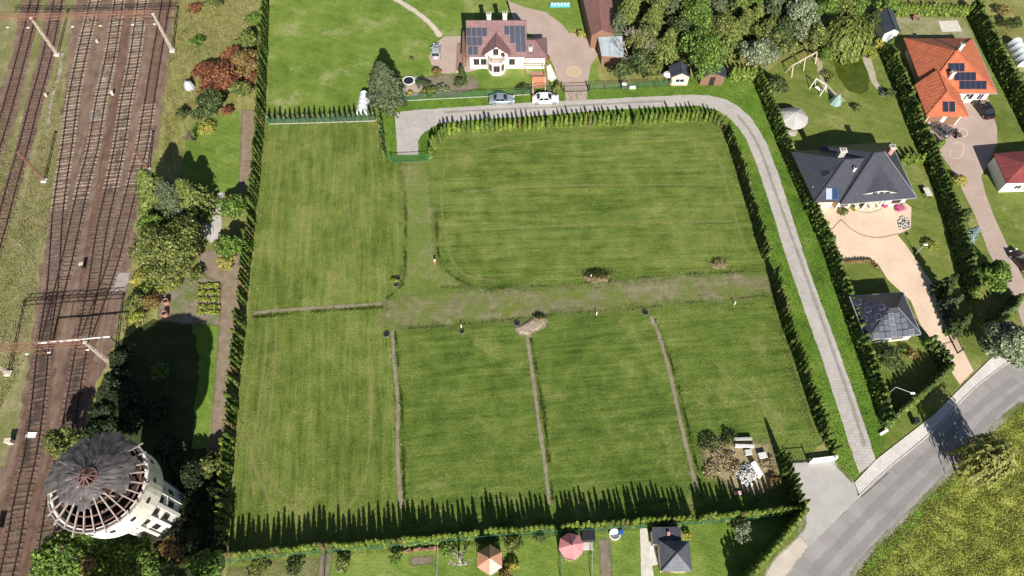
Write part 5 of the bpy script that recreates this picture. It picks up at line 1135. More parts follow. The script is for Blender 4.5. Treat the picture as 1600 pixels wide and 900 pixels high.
def hedge(pts, w, h, leaf, label, seed=1, dens=95, spac=.8, bumpy=.35, size=.26, pw=1.5):
    """dense hedge: leaf shell around a row of merged conical plants"""
    L = smooth_line(poly(pts), spac); r = np.random.default_rng(seed); Q = []; c = L.mean(0); t = thing('hedge', label, 'hedge', (float(c[0]), float(c[1]), 0)); core = MB()
    for i, p in enumerate(L):
        hh = h * r.uniform(.86, 1.1); n = dens; a = r.uniform(0, 2 * np.pi, n); tt = r.uniform(0, 1, n)
        rad = w / 2 * (1 - tt ** pw * (1 - bumpy * .35)) * r.uniform(.85, 1.15, n); P = np.stack([p[0] - c[0] + rad * np.cos(a), p[1] - c[1] + rad * np.sin(a), tt * hh + .03], 1)
        N = np.stack([np.cos(a) * .8, np.sin(a) * .8, .3 + tt], 1); Q.append(leaf_quads(P, N, size, 1.4, r, .35, np.repeat([[0, 0, 1.0]], n, 0)))
        core.lathe((p[0], p[1], 0), [(w * .40, .05), (w * .33, hh * .4), (w * .2, hh * .72), (.02, hh * .93)], 7)
    core.build('inner_branches', LF['thujad'], t); quads_obj('foliage', np.concatenate(Q), LF[leaf], t); return t
hedge([(1181, 122), (1208, 190), (1233, 253), (1256, 307), (1279, 360), (1296, 400), (1314, 455), (1343, 540), (1367, 610), (1384, 664)], 1.5, 3.0, 'thuja', 'long tapering thuja hedge along the right side of the lane', 1, 130, .85)
hedge([(1392, 655), (1420, 631), (1452, 604), (1474, 582)], 1.3, 3.0, 'thuja', 'short thick thuja hedge parallel to the street at the driveway corner', 2, 130, .7)
hedge([(1474, 578), (1462, 556), (1448, 538)], 1.4, 2.8, 'thujad', 'dark hedge stub rising beside the beige driveway exit', 3, 130, .7)
hedge([(1382, 84), (1399, 124), (1419, 176), (1433, 212), (1455, 262), (1475, 314), (1490, 362), (1503, 410), (1516, 462)], 2.0, 3.2, 'thuja', 'broad double hedge between the slate-roofed house and the red-roofed house', 4, 210, .8, .25)
hedge([(1516, 20), (1550, 92), (1592, 172), (1625, 240)], 1.9, 3.4, 'thuja', 'tall hedge right of the red-roofed house', 5, 200, .8, .25)
hedge([(1400, 22), (1440, 22), (1480, 23), (1512, 24)], 1.3, 2.4, 'thujal', 'bright green hedge behind the yard of the red-roofed house', 6, 140, .8, .3)
hedge([(1142, 124), (1160, 124), (1176, 124)], 1.3, 2.8, 'thujal', 'short bright green hedge right of the two small sheds', 7, 140, .7)
hedge([(1410, 254), (1422, 254), (1436, 254)], 1.0, 2.2, 'thujal', 'short bright hedge joining the slate-roofed house to the broad hedge', 8, 120, .7)
hedge([(1245, 806), (1230, 826), (1212, 847), (1190, 872), (1166, 900), (1150, 920)], 1.0, 3.6, 'thujal', 'tall thin hedge at the bottom beside the street, throwing a black shadow on the lawn', 9, 120, .62)
hedge([(1548, 505), (1570, 492), (1584, 472)], 1.5, 2.6, 'thujad', 'dark clipped hedge corner below the green tree at the right edge', 10, 150, .7)
hedge([(1462, 232), (1470, 226)], 1.0, 1.6, 'thujal', 'small bright hedge piece beside the grey parked car', 11, 120, .6)

# --- single trees and shrubs: kind, px, py, R, H, leaf, label
TREES = [
 # left gardens
 ('round', 398, 30, 1.8, 3.0, 'green', 'green bushy tree by the thuja row near the top edge', {}),
 ('round', 318, 112, 2.2, 3.2, 'red', 'lower dark red bush left of the big red-leaved tree', {}),
 ('round', 362, 86, 2.0, 3.8, 'red', 'reddish tree top between the red-leaved and rust-orange trees', {}),
 ('round', 398, 120, 1.4, 2.8, 'red', 'small red tree touching the thuja row', {}),
 ('round', 284, 176, 1.2, 2.4, 'dark', 'dark shrub on the railway side below the covered heap', {}),
 ('round', 226, 452, 1.3, 2.2, 'green', 'green shrub between the yellow and olive shrubs by the tracks', {}),
 ('round', 240, 350, 2.2, 4.5, 'green', 'green tree between the spruce and the big olive-brown tree', {}),
 ('round', 305, 430, 1.4, 1.8, 'olive', 'olive shrub at the upper corner of the vegetable garden', {}),
 ('round', 343, 122, 4.39, 4.6, 'red', 'spreading red-leaved tree in the upper left gardens', {}),
 ('round', 382, 98, 3.17, 4.8, 'rust', 'rust-orange tree against the left thuja row', {}),
 ('round', 388, 62, 2.56, 3.6, 'olive', 'olive shrubby tree above the red-leaved one', {}),
 ('round', 372, 140, 2.32, 3.2, 'olive', 'olive tree below the rust-orange one by the thuja row', {}),
 ('round', 329, 163, 3.17, 4.2, 'dark', 'dark green rounded tree just below the red-leaved one', {}),
 ('round', 354, 173, 1.22, 1.8, 'red', 'small dark red shrub beside the dark green tree', {}),
 ('round', 322, 198, 1.83, 1.7, 'yellow', 'pale yellow-green shrub on the small garden lawn', {}),
 ('round', 306, 64, 1.46, 1.8, 'green', 'lone green shrub in the dry grass at the upper left', {}),
 ('round', 303, 11, 1.34, 1.6, 'red', 'small reddish shrub at the top edge by the tracks', {}),
 ('round', 332, 4, 1.71, 2.0, 'olive', 'olive shrub at the top edge beside the small reddish one', {}),
 ('cone', 242, 298, 4.27, 9.0, 'conif', 'tall spruce beside the rightmost railway track', {}),
 ('cone', 296, 308, 4.15, 7.5, 'conif', 'bright olive conifer between the spruce and the concrete slab', {}),
 ('cone', 270, 312, 3.90, 8.8, 'spruce', 'darker conifer squeezed behind the big olive-brown tree', {}),
 ('round', 363, 322, 2.1, 4.0, 'green', 'green fruit tree at the upper end of the concrete slab', {}),
 ('round', 360, 383, 2.1, 4.0, 'green', 'green fruit tree at the lower end of the concrete slab', {}),
 ('round', 352, 410, 1.34, 1.3, 'yellow', 'yellowish low shrub on the bark path', {}),
 ('round', 266, 392, 5.98, 7.0, 'olive', 'big wide olive-brown tree above the vegetable garden', dict(n=6500)),
 ('round', 221, 433, 1.83, 2.0, 'yellow', 'bright yellow shrub beside the tracks', {}),
 ('round', 214, 468, 1.83, 3.0, 'olive', 'olive shrub below the bright yellow one', {}),
 ('round', 234, 472, 1.71, 2.6, 'rust', 'brownish shrub beside the vegetable garden', {}),
 ('round', 212, 500, 1.37, 2.6, 'lime', 'yellow-green shrub at the tip of the tower shadow', {}),
 ('round', 262, 445, 1.95, 2.4, 'lime', 'low lime-green shrub at the top of the vegetable garden', {}),
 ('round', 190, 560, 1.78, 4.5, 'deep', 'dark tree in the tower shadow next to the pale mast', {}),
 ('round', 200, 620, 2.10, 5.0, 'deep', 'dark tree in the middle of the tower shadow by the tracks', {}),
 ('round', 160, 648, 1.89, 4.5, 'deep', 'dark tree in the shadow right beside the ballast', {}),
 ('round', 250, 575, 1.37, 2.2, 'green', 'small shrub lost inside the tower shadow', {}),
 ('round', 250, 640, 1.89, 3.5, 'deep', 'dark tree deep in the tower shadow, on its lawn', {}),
 ('round', 96, 694, 2.42, 6.0, 'olive', 'sunlit tree between the tracks and the top of the water tower', {}),
 ('round', 110, 866, 4.41, 7.5, 'green', 'large sunlit tree below the water tower at the bottom edge', dict(n=6000)),
 ('round', 148, 882, 2.10, 6.2, 'rust', 'yellowing tree among the green ones below the water tower', {}),
 ('round', 198, 872, 2.73, 6.0, 'green', 'green tree below the right side of the water tower', {}),
 ('round', 268, 862, 1.78, 4.2, 'rust', 'orange-brown tree in the shade at the bottom left', {}),
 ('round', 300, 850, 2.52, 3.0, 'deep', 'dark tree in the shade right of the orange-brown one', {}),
 ('round', 318, 885, 2.10, 4.0, 'green', 'green shrub at the bottom edge left of the thuja corner', {}),
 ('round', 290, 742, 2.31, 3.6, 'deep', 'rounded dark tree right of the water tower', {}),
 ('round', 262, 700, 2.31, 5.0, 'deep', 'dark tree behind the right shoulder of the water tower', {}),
 ('round', 330, 728, 1.68, 3.4, 'olive', 'olive tree against the lower left thuja row', {}),
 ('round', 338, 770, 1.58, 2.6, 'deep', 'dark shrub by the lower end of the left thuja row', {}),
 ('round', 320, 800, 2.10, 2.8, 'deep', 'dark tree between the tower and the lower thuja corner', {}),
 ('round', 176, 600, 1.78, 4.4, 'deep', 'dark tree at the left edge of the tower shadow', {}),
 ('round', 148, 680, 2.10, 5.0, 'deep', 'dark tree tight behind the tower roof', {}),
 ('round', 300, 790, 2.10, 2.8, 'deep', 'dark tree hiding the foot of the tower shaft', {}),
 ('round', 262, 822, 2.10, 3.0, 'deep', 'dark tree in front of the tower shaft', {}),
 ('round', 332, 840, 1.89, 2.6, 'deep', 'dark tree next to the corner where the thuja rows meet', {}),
 ('round', 245, 890, 2.10, 4.2, 'green', 'green tree at the bottom edge right below the tower', {}),
 ('round', 190, 1005, 4.41, 13.0, 'green', 'tall tree just below the picture, under the water tower', dict(zc=0.0)),  # out of view, placed for the shade it throws beside the tower
 ('round', 312, 948, 3.4, 11.5, 'dark', 'tall dark tree at the bottom edge shading the tower shaft', dict(zc=0.0)),  # placed and sized to throw shade onto the tower shaft
 ('round', 206, 652, 2.3, 4.0, 'deep', 'dark tree added over the lit wedge behind the tower roof', {}),  # added to darken sunlit ground beside the tower shadow
 ('round', 184, 668, 2.0, 4.2, 'deep', 'added dark tree just above the upper rim of the tower roof', {}),  # also added to blacken the lit ground here
 ('round', 352, 690, 0.95, 2.0, 'lime', 'small pale shrub at the end of the bark path', {}),
 ('round', 352, 795, 0.73, 1.6, 'yellow', 'tiny yellow shrub at the foot of the left thuja row', {}),
 # top garden
 ('cone', 600, 132, 4.3, 9.0, 'spruce', 'tall grey-green spruce left of the lane end', dict(n=9500)),
 ('round', 660, 130, 1.3, 2.2, 'dark', 'dark rounded shrub in the front garden of the brown-roofed house', {}),
 ('round', 672, 142, 1.3, 1.6, 'olive', 'low olive shrub by the fence in the front garden', {}),
 ('round', 690, 140, 1.4, 1.4, 'grey', 'grey-green shrub by the fence in the front garden', {}),
 ('round', 720, 128, 1.5, 1.7, 'dark', 'dark juniper before the left corner of the brown-roofed house', {}),
 ('cone', 722, 114, .8, 2.6, 'dark', 'small dark conifer at the left corner of the brown-roofed house', {}),
 ('round', 682, 112, .9, 1.6, 'rust', 'rusty brown shrub at the terrace edge', {}),
 ('round', 640, 146, .7, .9, 'yellow', 'pale yellow shrub on the round patio', {}),
 ('round', 621, 145, 1.0, 1.5, 'lime', 'lime shrub tucked beside the tall spruce', {}),
 ('round', 818, 138, 1.3, 1.5, 'dark', 'dark green shrub left of the arched gate', {}),
 ('round', 855, 92, .8, 1.4, 'rust', 'flowering shrub at the corner of the brown house porch', {}),
 ('round', 872, 136, 1.0, 1.4, 'olive', 'olive shrub between the two gates', {}),
 ('round', 908, 52, 1.0, 1.3, 'yellow', 'yellow shrub at the corner of the barn', {}),
 ('round', 643, 92, .5, .8, 'olive', 'tiny shrub alone on the lawn left of the terrace', {}),
 # forest
 ('cone', 985, 18, 3.9, 7.6, 'conif', 'olive conifer at the top edge just right of the barn', {}),
 ('cone', 1018, 42, 4.2, 8.9, 'conif', 'olive conifer behind the bare grey branches', {}),
 ('cone', 1042, 75, 3.4, 7.6, 'conif', 'conifer left of the big leafy green tree', {}),
 ('cone', 1052, 14, 3.9, 8.5, 'spruce', 'grey-green conifer at the top edge of the forest', {}),
 ('round', 1098, 88, 4.4, 9.5, 'green', 'big leafy green tree above the two small sheds', dict(n=7000)),
 ('round', 1088, 28, 3.8, 9.0, 'green', 'leafy green tree above the big one at the top', {}),
 ('cone', 1120, 22, 3.6, 8.5, 'spruce', 'grey-green conifer in the top middle of the forest', {}),
 ('cone', 1142, 62, 3.4, 7.6, 'conif', 'yellow-olive conifer right of the big leafy tree', {}),
 ('cone', 1152, 18, 3.6, 8.1, 'conif', 'yellow-olive conifer at the top edge of the forest', {}),
 ('cone', 1178, 36, 3.4, 7.6, 'conif', 'olive conifer above the grey-green leafy tree', {}),
 ('round', 1184, 84, 3.4, 6.5, 'grey', 'grey-green leafy tree at the lower forest edge', dict(n=5200)),
 ('cone', 1208, 18, 3.6, 8.1, 'spruce', 'grey conifer at the top, right half of the forest', {}),
 ('round', 1222, 52, 3.0, 8.0, 'dark', 'dark tree between the conifers and the climbing frame', {}),
 ('round', 1228, 72, 2.2, 5.0, 'olive', 'olive tree just above the climbing frame', {}),
 ('round', 1248, 22, 3.4, 8.5, 'grey', 'pale grey-green tree at the top left of the willow', {}),
 ('round', 1272, 58, 2.4, 6.5, 'olive', 'olive tree left of the dark gap beside the willow', {}),
 ('round', 1290, 12, 3.0, 7.0, 'green', 'green tree above the willow at the top edge', {}),
 ('round', 1340, 8, 2.6, 5.5, 'green', 'green tree right of the willow top at the edge', {}),
 ('round', 1364, 30, 2.0, 4.5, 'dark', 'dark tree between the willow and the blue-roofed shed', {}),
 ('round', 1386, 4, 2.4, 5.0, 'green', 'green tree behind the blue-roofed shed', {}),
 ('cone', 1005, 5, 3.6, 8.0, 'conif', 'second olive conifer from the barn at the top edge', {}),
 ('round', 1030, 12, 3.2, 7.5, 'olive', 'olive leafy tree in the top left of the forest', {}),
 ('cone', 965, 45, 2.6, 7.0, 'spruce', 'dark conifer right behind the barn', {}),
 ('round', 1062, 52, 3.2, 8.0, 'dark', 'dark tree in the gap left of the big leafy green tree', {}),
 ('cone', 1160, 45, 3.2, 7.8, 'olive', 'olive conifer in the middle of the forest above the grey-green leafy tree', {}),
 ('round', 1196, 52, 3.0, 7.0, 'olive', 'olive tree directly behind the grey-green leafy tree', {}),
 ('cone', 1230, 14, 3.4, 8.0, 'conif', 'olive conifer at the top edge left of the pale tree', {}),
 ('round', 1262, 40, 3.0, 7.0, 'grey', 'second pale grey-green tree, lower left of the willow top', {}),
 ('round', 1316, 14, 3.0, 6.0, 'olive', 'olive tree peeking over the top of the willow', {}),
 ('round', 1168, 4, 3.2, 8.0, 'green', 'green leafy tree at the very top in mid forest', {}),
 ('round', 1125, 48, 3.0, 8.5, 'olive', 'olive tree between the big leafy tree and the conifers', {}),
 ('round', 1006, 62, 3.0, 6.5, 'olive', 'olive tree behind the bare grey branches', {}),
 ('round', 1288, 84, 1.6, 3.0, 'green', 'green shrubby tree at the left foot of the willow', {}),
 ('round', 1250, 52, 2.4, 6.0, 'grey', 'grey-green tree above the climbing frame', {}),
 ('round', 1350, 50, 2.2, 5.0, 'olive', 'olive tree at the right shoulder of the willow', {}),
 ('round', 1020, 112, 1.8, 4.0, 'olive', 'olive shrub at the forest foot left of the small sheds', {}),
 ('round', 972, 112, 2.0, 4.5, 'dark', 'dark shrub below the bare grey branches', {}),
 ('round', 1000, 96, 2.2, 5.5, 'dark', 'dark tree below the bare grey branches', {}),
 ('willow', 1326, 52, 4.2, 7.0, 'willow', 'yellow-green weeping willow above the pond', dict(n=11000)),
 ('round', 1214, 134, 2.3, 4.0, 'dark', 'dark round tree at the top end of the lane hedge', {}),
 ('round', 1374, 68, 1.2, 2.4, 'yellow', 'yellow-topped shrub beside the garden path by the willow', {}),
 ('round', 1360, 82, 1.2, 1.8, 'lime', 'lime shrub left of the yellow-topped one', {}),
 ('round', 1340, 168, 1.0, 1.2, 'olive', 'small olive shrub on the lawn below the pond', {}),
 ('round', 1295, 118, 1.5, 1.0, 'olive', 'reedy clump on the left bank of the pond', {}),
 ('round', 1390, 146, 1.0, 1.8, 'dark', 'dark shrub at the right bank path of the pond', {}),
 # right
 ('round', 1499, 280, 1.4, 2.0, 'yellow', 'round golden yellow shrub in the drive of the red-roofed house', {}),
 ('cone', 1503, 340, 1.6, 4.0, 'dark', 'dark conifer between the broad hedge and the pink drive', {}),
 ('cone', 1518, 366, 1.3, 3.6, 'blue', 'pale blue spruce beside the pink drive', {}),
 ('round', 1556, 432, 2.6, 4.8, 'green', 'leafy green tree at the right edge below the pink drive', dict(n=4200)),
 ('round', 1578, 536, 3.6, 7.0, 'grey', 'grey-green tree overhanging the street at the right edge', dict(n=6000)),
 ('cone', 1478, 446, 1.5, 5.5, 'dark', 'dark conifer beside the bend of the beige driveway', {}),
 ('cone', 1500, 506, 1.6, 5.0, 'dark', 'dark conifer right of the beige driveway gate', {}),
 ('cone', 1487, 476, 1.3, 5.0, 'spruce', 'slim grey conifer between two dark ones by the beige driveway', {}),
 ('round', 1388, 556, 2.4, 2.8, 'dark', 'big round dark shrub below the solar pavilion', dict(n=2600)),
 ('round', 1424, 552, .9, 1.3, 'rust', 'reddish shrub right of the round dark one', {}),
 ('round', 1412, 545, .6, .9, 'green', 'tiny green shrub at the pavilion corner', {}),
 ('round', 1456, 383, 1.2, 1.1, 'lime', 'yellow-green shrub bed on the lawn by the broad hedge', {}),
 ('round', 1562, 74, 1.3, 2.6, 'dark', 'dark shrub behind the hedge at the upper right', {}),
 ('round', 1585, 38, 1.6, 3.0, 'dark', 'dark tree at the upper right edge', {}),
 ('round', 1548, 50, 1.4, 1.6, 'olive', 'olive shrub beyond the hedge at the upper right', {}),
 ('round', 1590, 120, 1.5, 2.2, 'olive', 'olive shrub below the pale polytunnel', {}),
 ('round', 1568, 14, 1.6, 1.6, 'rust', 'dry brownish shrub at the top right', {}),
 ('round', 1318, 329, .9, 1.2, 'olive', 'clipped olive ball shrub left of the flower terrace', {}),
 ('round', 1333, 324, .6, .8, 'lime', 'small lime ball shrub on the flower terrace', {}),
 ('round', 1346, 317, .7, .9, 'dark', 'small dark ball shrub under the eyebrow dormer', {}),
 ('round', 1384, 320, .7, .6, 'pink', 'bright pink flower cushion on the terrace', {}),
 ('round', 1404, 322, 1.1, .7, 'pink', 'larger pink flower bed edge on the terrace', {}),
 ('round', 1406, 316, .9, .9, 'rust', 'rust and green flowers above the pink bed', {}),
 ('willow', 1549, 712, 2.8, 9.8, 'birch', 'thin olive-brown birch on the meadow edge shading the road', dict(n=2200, trunk=greybark)),
 # bottom gardens
 ('round', 1160, 828, 1.3, 2.6, 'grey', 'small pale tree on the lawn near the tall bottom hedge', {}),
 ('round', 535, 876, 1.1, 1.6, 'olive', 'shrub by the green fence at the bottom left', {}),
 ('round', 618, 872, .8, 1.8, 'green', 'narrow green shrub between two bottom gardens', {}),
 ('round', 802, 846, 1.3, 1.9, 'olive', 'olive shrub between the two gazebos', {}),
 ('round', 842, 838, .8, 1.5, 'dark', 'dark shrub left of the pink gazebo', {}),
 ('round', 800, 884, .9, 1.2, 'yellow', 'golden orange shrub right of the hexagonal gazebo', {}),
 ('round', 790, 897, .8, 1.1, 'rust', 'rust shrub at the bottom edge by the hexagonal gazebo', {}),
 ('round', 1074, 836, .5, .8, 'yellow', 'pale flowering shrub at the cottage corner', {}),
 ('round', 460, 886, 1.2, 1.0, 'dark', 'dark weedy clump in the bottom left garden', {}),
 ('round', 402, 884, 1.6, .9, 'olive', 'low olive weeds at the bottom left corner plot', {}),
 ('round', 700, 855, 1.0, 1.2, 'green', 'green shrub under the fence left of the hexagonal gazebo', {}),
 # field weeds
 ('round', 1108, 690, 1.3, .9, 'dark', 'dark weeds at the left of the rubble heap', {}),
 ('round', 1126, 712, 1.8, .6, 'straw', 'dry brown weeds left of the rubble heap', {}),
 ('round', 1200, 722, 1.1, .6, 'straw', 'dry brown weeds right of the rubble heap', {}),
 ('round', 1146, 730, 1.2, .6, 'straw', 'pale straw weeds touching the rubble heap on its left', {}),
 ('round', 1112, 735, 1.3, .5, 'straw', 'flat straw-coloured weeds at the lower left of the rubble', {}),
 ('round', 1140, 684, 1.2, .8, 'dark', 'dark weeds left of the concrete beams', {}),
 ('round', 1210, 750, 1.0, .8, 'rust', 'brown weeds between the rubble heap and the short thuja row', {}),
 ('round', 616, 438, .6, .6, 'lime', 'small weeds beside the manhole at the field corner', {}),
]
for kd, px, py, R, H, lf, lab, kw in TREES:
    small = H <= 2.5
    nm = 'shrub' if small else {'cone': 'conifer', 'willow': 'willow', 'sparse': 'birch'}.get(kd, 'leafy_tree')
    if 'weed' in lab or 'clump' in lab: nm = 'weed_clump'
    if 'flower' in lab and 'shrub' not in lab: nm = 'flower_bed'
    tree(kd, px, py, R, H, lf, lab, nm, {'weed_clump': 'weeds', 'flower_bed': 'flowers', 'shrub': 'shrub'}.get(nm, 'tree'), **kw)
bare_tree(990, 76, 3, 6.5, 'bare grey tree with branching twigs between the metal shed and the forest', depth=4, seed=5)
bare_tree(720, 880, 1.5, 2.6, 'bare grey fruit tree left of the hexagonal gazebo', depth=3, seed=8)
bare_tree(300, 212, 2, 3.2, 'leafless dark shrub in the spruce shadow by the tracks', bark_m, 3, 9)

# --- grass and weeds as real blades
def inside(P, pts):
    x, y = P[:, 0], P[:, 1]; c = np.zeros(len(P), bool); j = len(pts) - 1
    for i in range(len(pts)):
        xi, yi = pts[i]; xj, yj = pts[j]
        hit = ((yi > y) != (yj > y)) & (x < (xj - xi) * (y - yi) / (yj - yi + 1e-12) + xi); c ^= hit; j = i
    return c
def blades(name, label, polys, n, h, w, mat, seed=1, avoid=(), clump=0.0, lean=.5):
    r = np.random.default_rng(seed); out = []
    A = [poly(p) for p in polys]; AV = [poly(p) for p in avoid]
    area = [abs(sum(p[i][0] * p[i - 1][1] - p[i - 1][0] * p[i][1] for i in range(len(p)))) for p in A]
    for P, ar in zip(A, area):
        m = int(n * ar / sum(area)); P_ = np.array(P); q = r.uniform(P_.min(0), P_.max(0), (m * 3, 2)); q = q[inside(q, P)]
        for a in AV: q = q[~inside(q, a)]
        out.append(q[:m])
    q = np.concatenate(out); m = len(q)
    f = .5 + .5 * np.sin(q[:, 0] * 1.3 + 2 * np.sin(q[:, 1] * .7)) * np.sin(q[:, 1] * 1.7 + np.cos(q[:, 0] * .9)); keep = r.uniform(0, 1, m) > clump * (1 - f); q = q[keep]; f = f[keep]; m = len(q)
    a = r.uniform(0, 2 * np.pi, m); hh = h * r.uniform(.5, 1.2, m) * (.7 + .6 * f * min(1, clump * 2)); ww = w * r.uniform(.6, 1.3, m); l = lean * hh * r.uniform(.2, 1, m); b = r.uniform(0, 2 * np.pi, m)
    B = np.stack([q[:, 0], q[:, 1], 0 * a + .02], 1); D = np.stack([np.cos(a), np.sin(a), 0 * a], 1) * ww[:, None] / 2; T = B + np.stack([l * np.cos(b), l * np.sin(b), hh], 1)
    o = quads_obj(name, np.stack([B - D, B + D, T], 1), mat); return tag(o, label, 'grass', kind='stuff')
g_field = m_leaf('blade_field', (.065, .095, .014), (.14, .175, .03), (.26, .27, .075), .3); g_lush = m_leaf('blade_lush', (.05, .105, .012), (.11, .19, .024), (.21, .27, .055), .3)
g_mead = m_leaf('blade_meadow', (.12, .15, .025), (.25, .285, .05), (.42, .40, .11), .45); g_dry = m_leaf('blade_dry', (.15, .145, .05), (.28, .26, .10), (.44, .385, .19), .35)
g_dark = m_leaf('blade_dark', (.03, .05, .010), (.06, .085, .018), (.12, .14, .035), .3)
TRK = [[(600, 462), (690, 450), (1206, 424), (1204, 462), (1010, 482), (820, 500), (640, 514), (600, 514)]]
blades('field_grass', 'short mown grass of the large field', [LEFT_FIELD, RIGHT_FIELD, SOUTH_PLOTS], 200000, .07, .11, g_field, 1, TRK, .3, 1.6)
blades('verge_grass', 'lush green grass on both sides of the lane', [VERGE], 60000, .13, .13, g_lush, 2, [LANE], .3, 1.3)
blades('meadow_grass', 'tall rough meadow grass beyond the street', [[(1333, 905), (1362, 866), (1438, 792), (1494, 735), (1544, 682), (1602, 631), (1680, 590), (1700, 905), (1500, 960)]], 60000, .12, .2, g_mead, 3, (), .75, 2.2)
blades('garden_grass', 'garden lawn grass', [GARDEN_LAWN, HOUSE_LAWN], 60000, .07, .11, g_lush, 4, [[(660, 20), (905, -30), (940, 85), (920, 156), (660, 120)], DRIVE, POND, [(1235, 235), (1390, 215), (1440, 320), (1270, 330)]])
blades('trackside_weeds', 'dry weeds and grass along the railway tracks', [[(-20, 120), (30, 230), (60, 440), (40, 560), (0, 640), (-40, 640)], [(272, 0), (410, 0), (408, 110), (300, 170), (255, 240), (262, 120)], [(104, 60), (88, 240), (70, 380), (20, 380), (60, 220), (90, 100)], [(210, 420), (240, 480), (215, 520), (185, 520)]], 60000, .20, .13, g_dry, 5, (), .6, 1.3)

def grass_edge(label, lines, n, h, w, mat, spread=.16, seed=1):
    """longer unmown grass left standing along a line"""
    r = np.random.default_rng(seed); Q = []
    for pts in lines:
        L = smooth_line(poly(pts), .25); k = r.integers(0, len(L), n); Q.append(L[k] + r.normal(0, spread, (n, 2)) * (.5 + .8 * np.abs(np.sin(k * .11)))[:, None])
    q = np.concatenate(Q); m = len(q); tab = r.uniform(0, 1, 400); u_ = (q[:, 0] * .55 + q[:, 1] * .83) * .9 + 150; keep = np.interp(u_, np.arange(400), tab) + r.normal(0, .18, m) > .5; q = q[keep]; m = len(q); a = r.uniform(0, 6.28, m); b = r.uniform(0, 6.28, m); hh = h * r.uniform(.4, 1.2, m)
    B = np.stack([q[:, 0], q[:, 1], 0 * a + .02], 1); D = np.stack([np.cos(a), np.sin(a), 0 * a], 1) * w / 2; T = B + np.stack([.5 * hh * np.cos(b), .5 * hh * np.sin(b), hh], 1)
    return tag(quads_obj('long_grass', np.stack([B - D, B + D, T], 1), mat), label, 'grass', kind='stuff')
grass_edge('dark unmown grass along the edges of the dirt tracks', [[(690, 450), (800, 450), (920, 442), (1060, 430), (1160, 425)], [(640, 514), (720, 508), (820, 497), (900, 489), (1010, 481), (1100, 471), (1200, 462)], [(633, 300), (634, 380), (630, 440), (604, 468)], [(682, 330), (686, 400), (705, 430), (740, 448)], [(395, 496), (500, 487), (596, 481)], [(618, 520), (628, 640), (632, 780)], [(830, 530), (850, 650), (864, 780)], [(1024, 500), (1056, 590), (1096, 760)]], 1500, .22, .1, g_dark, .14, 5)
grass_edge('dry grass fringe under the thuja rows around the field', [[(372, 720), (384, 600), (396, 480), (410, 330), (417, 200)], [(1122, 200), (1150, 270), (1185, 390)], [(1205, 440), (1232, 560), (1276, 690)], [(700, 216), (800, 209), (1000, 200), (1100, 197)]], 1500, .16, .11, g_dry, .22, 6)

def mound(px, py, rx, ry, h, label, soil, weeds, n, seed, name='earth_mound'):
    c = G(px, py); t = thing(name, label, 'mound', tuple(c)); r = np.random.default_rng(seed); mb = MB(); NA = 18
    for f, zz in ((1.0, -.03), (.75, .35), (.45, .8), (.15, 1.0)):
        for k in range(NA): a = 2 * math.pi * k / NA; j = r.uniform(.8, 1.2); mb.v.append((c[0] + rx * f * j * math.cos(a), c[1] + ry * f * j * math.sin(a), zz * h * r.uniform(.8, 1.2)))
    for i in range(3):
        for k in range(NA): k2 = (k + 1) % NA; mb.f.append((i * NA + k, i * NA + k2, (i + 1) * NA + k2, (i + 1) * NA + k))
    mb.f.append(tuple(3 * NA + k for k in range(NA))); mb.build('soil', soil, t)
    q = r.normal(0, .45, (n, 2)) * [rx, ry] + [0, ry * .35]; a = r.uniform(0, 6.28, n); b = r.uniform(0, 6.28, n); hh = r.uniform(.15, .5, n); z = h * np.clip(1 - (q[:, 0] / rx) ** 2 - (q[:, 1] / ry) ** 2, 0, 1)
    B = np.stack([q[:, 0], q[:, 1], z], 1); D = np.stack([np.cos(a), np.sin(a), 0 * a], 1) * .06; T = B + np.stack([.6 * hh * np.cos(b), .6 * hh * np.sin(b), hh], 1); quads_obj('weeds', np.stack([B - D, B + D, T], 1), weeds, t)
soil_plain = m_plain('turned_soil', (.17, .125, .075), .95, var=.4, scale=3, bump=.8)
mound(932, 433, 2.2, 1.1, .45, 'dark weedy earth mound at the upper edge of the dirt track', soil_plain, g_dark, 900, 3)
mound(1123, 414, 1.4, .8, .4, 'small brown earth mound at the upper edge of the dirt track, further right', soil_plain, g_dry, 350, 4)
mound(842, 499, 1.2, .7, .45, 'rusty earth pile on the sandy spoil beside the manhole', m_plain('rusty_soil', (.24, .13, .075), .95, var=.4, scale=3, bump=.8), g_dark, 250, 5)
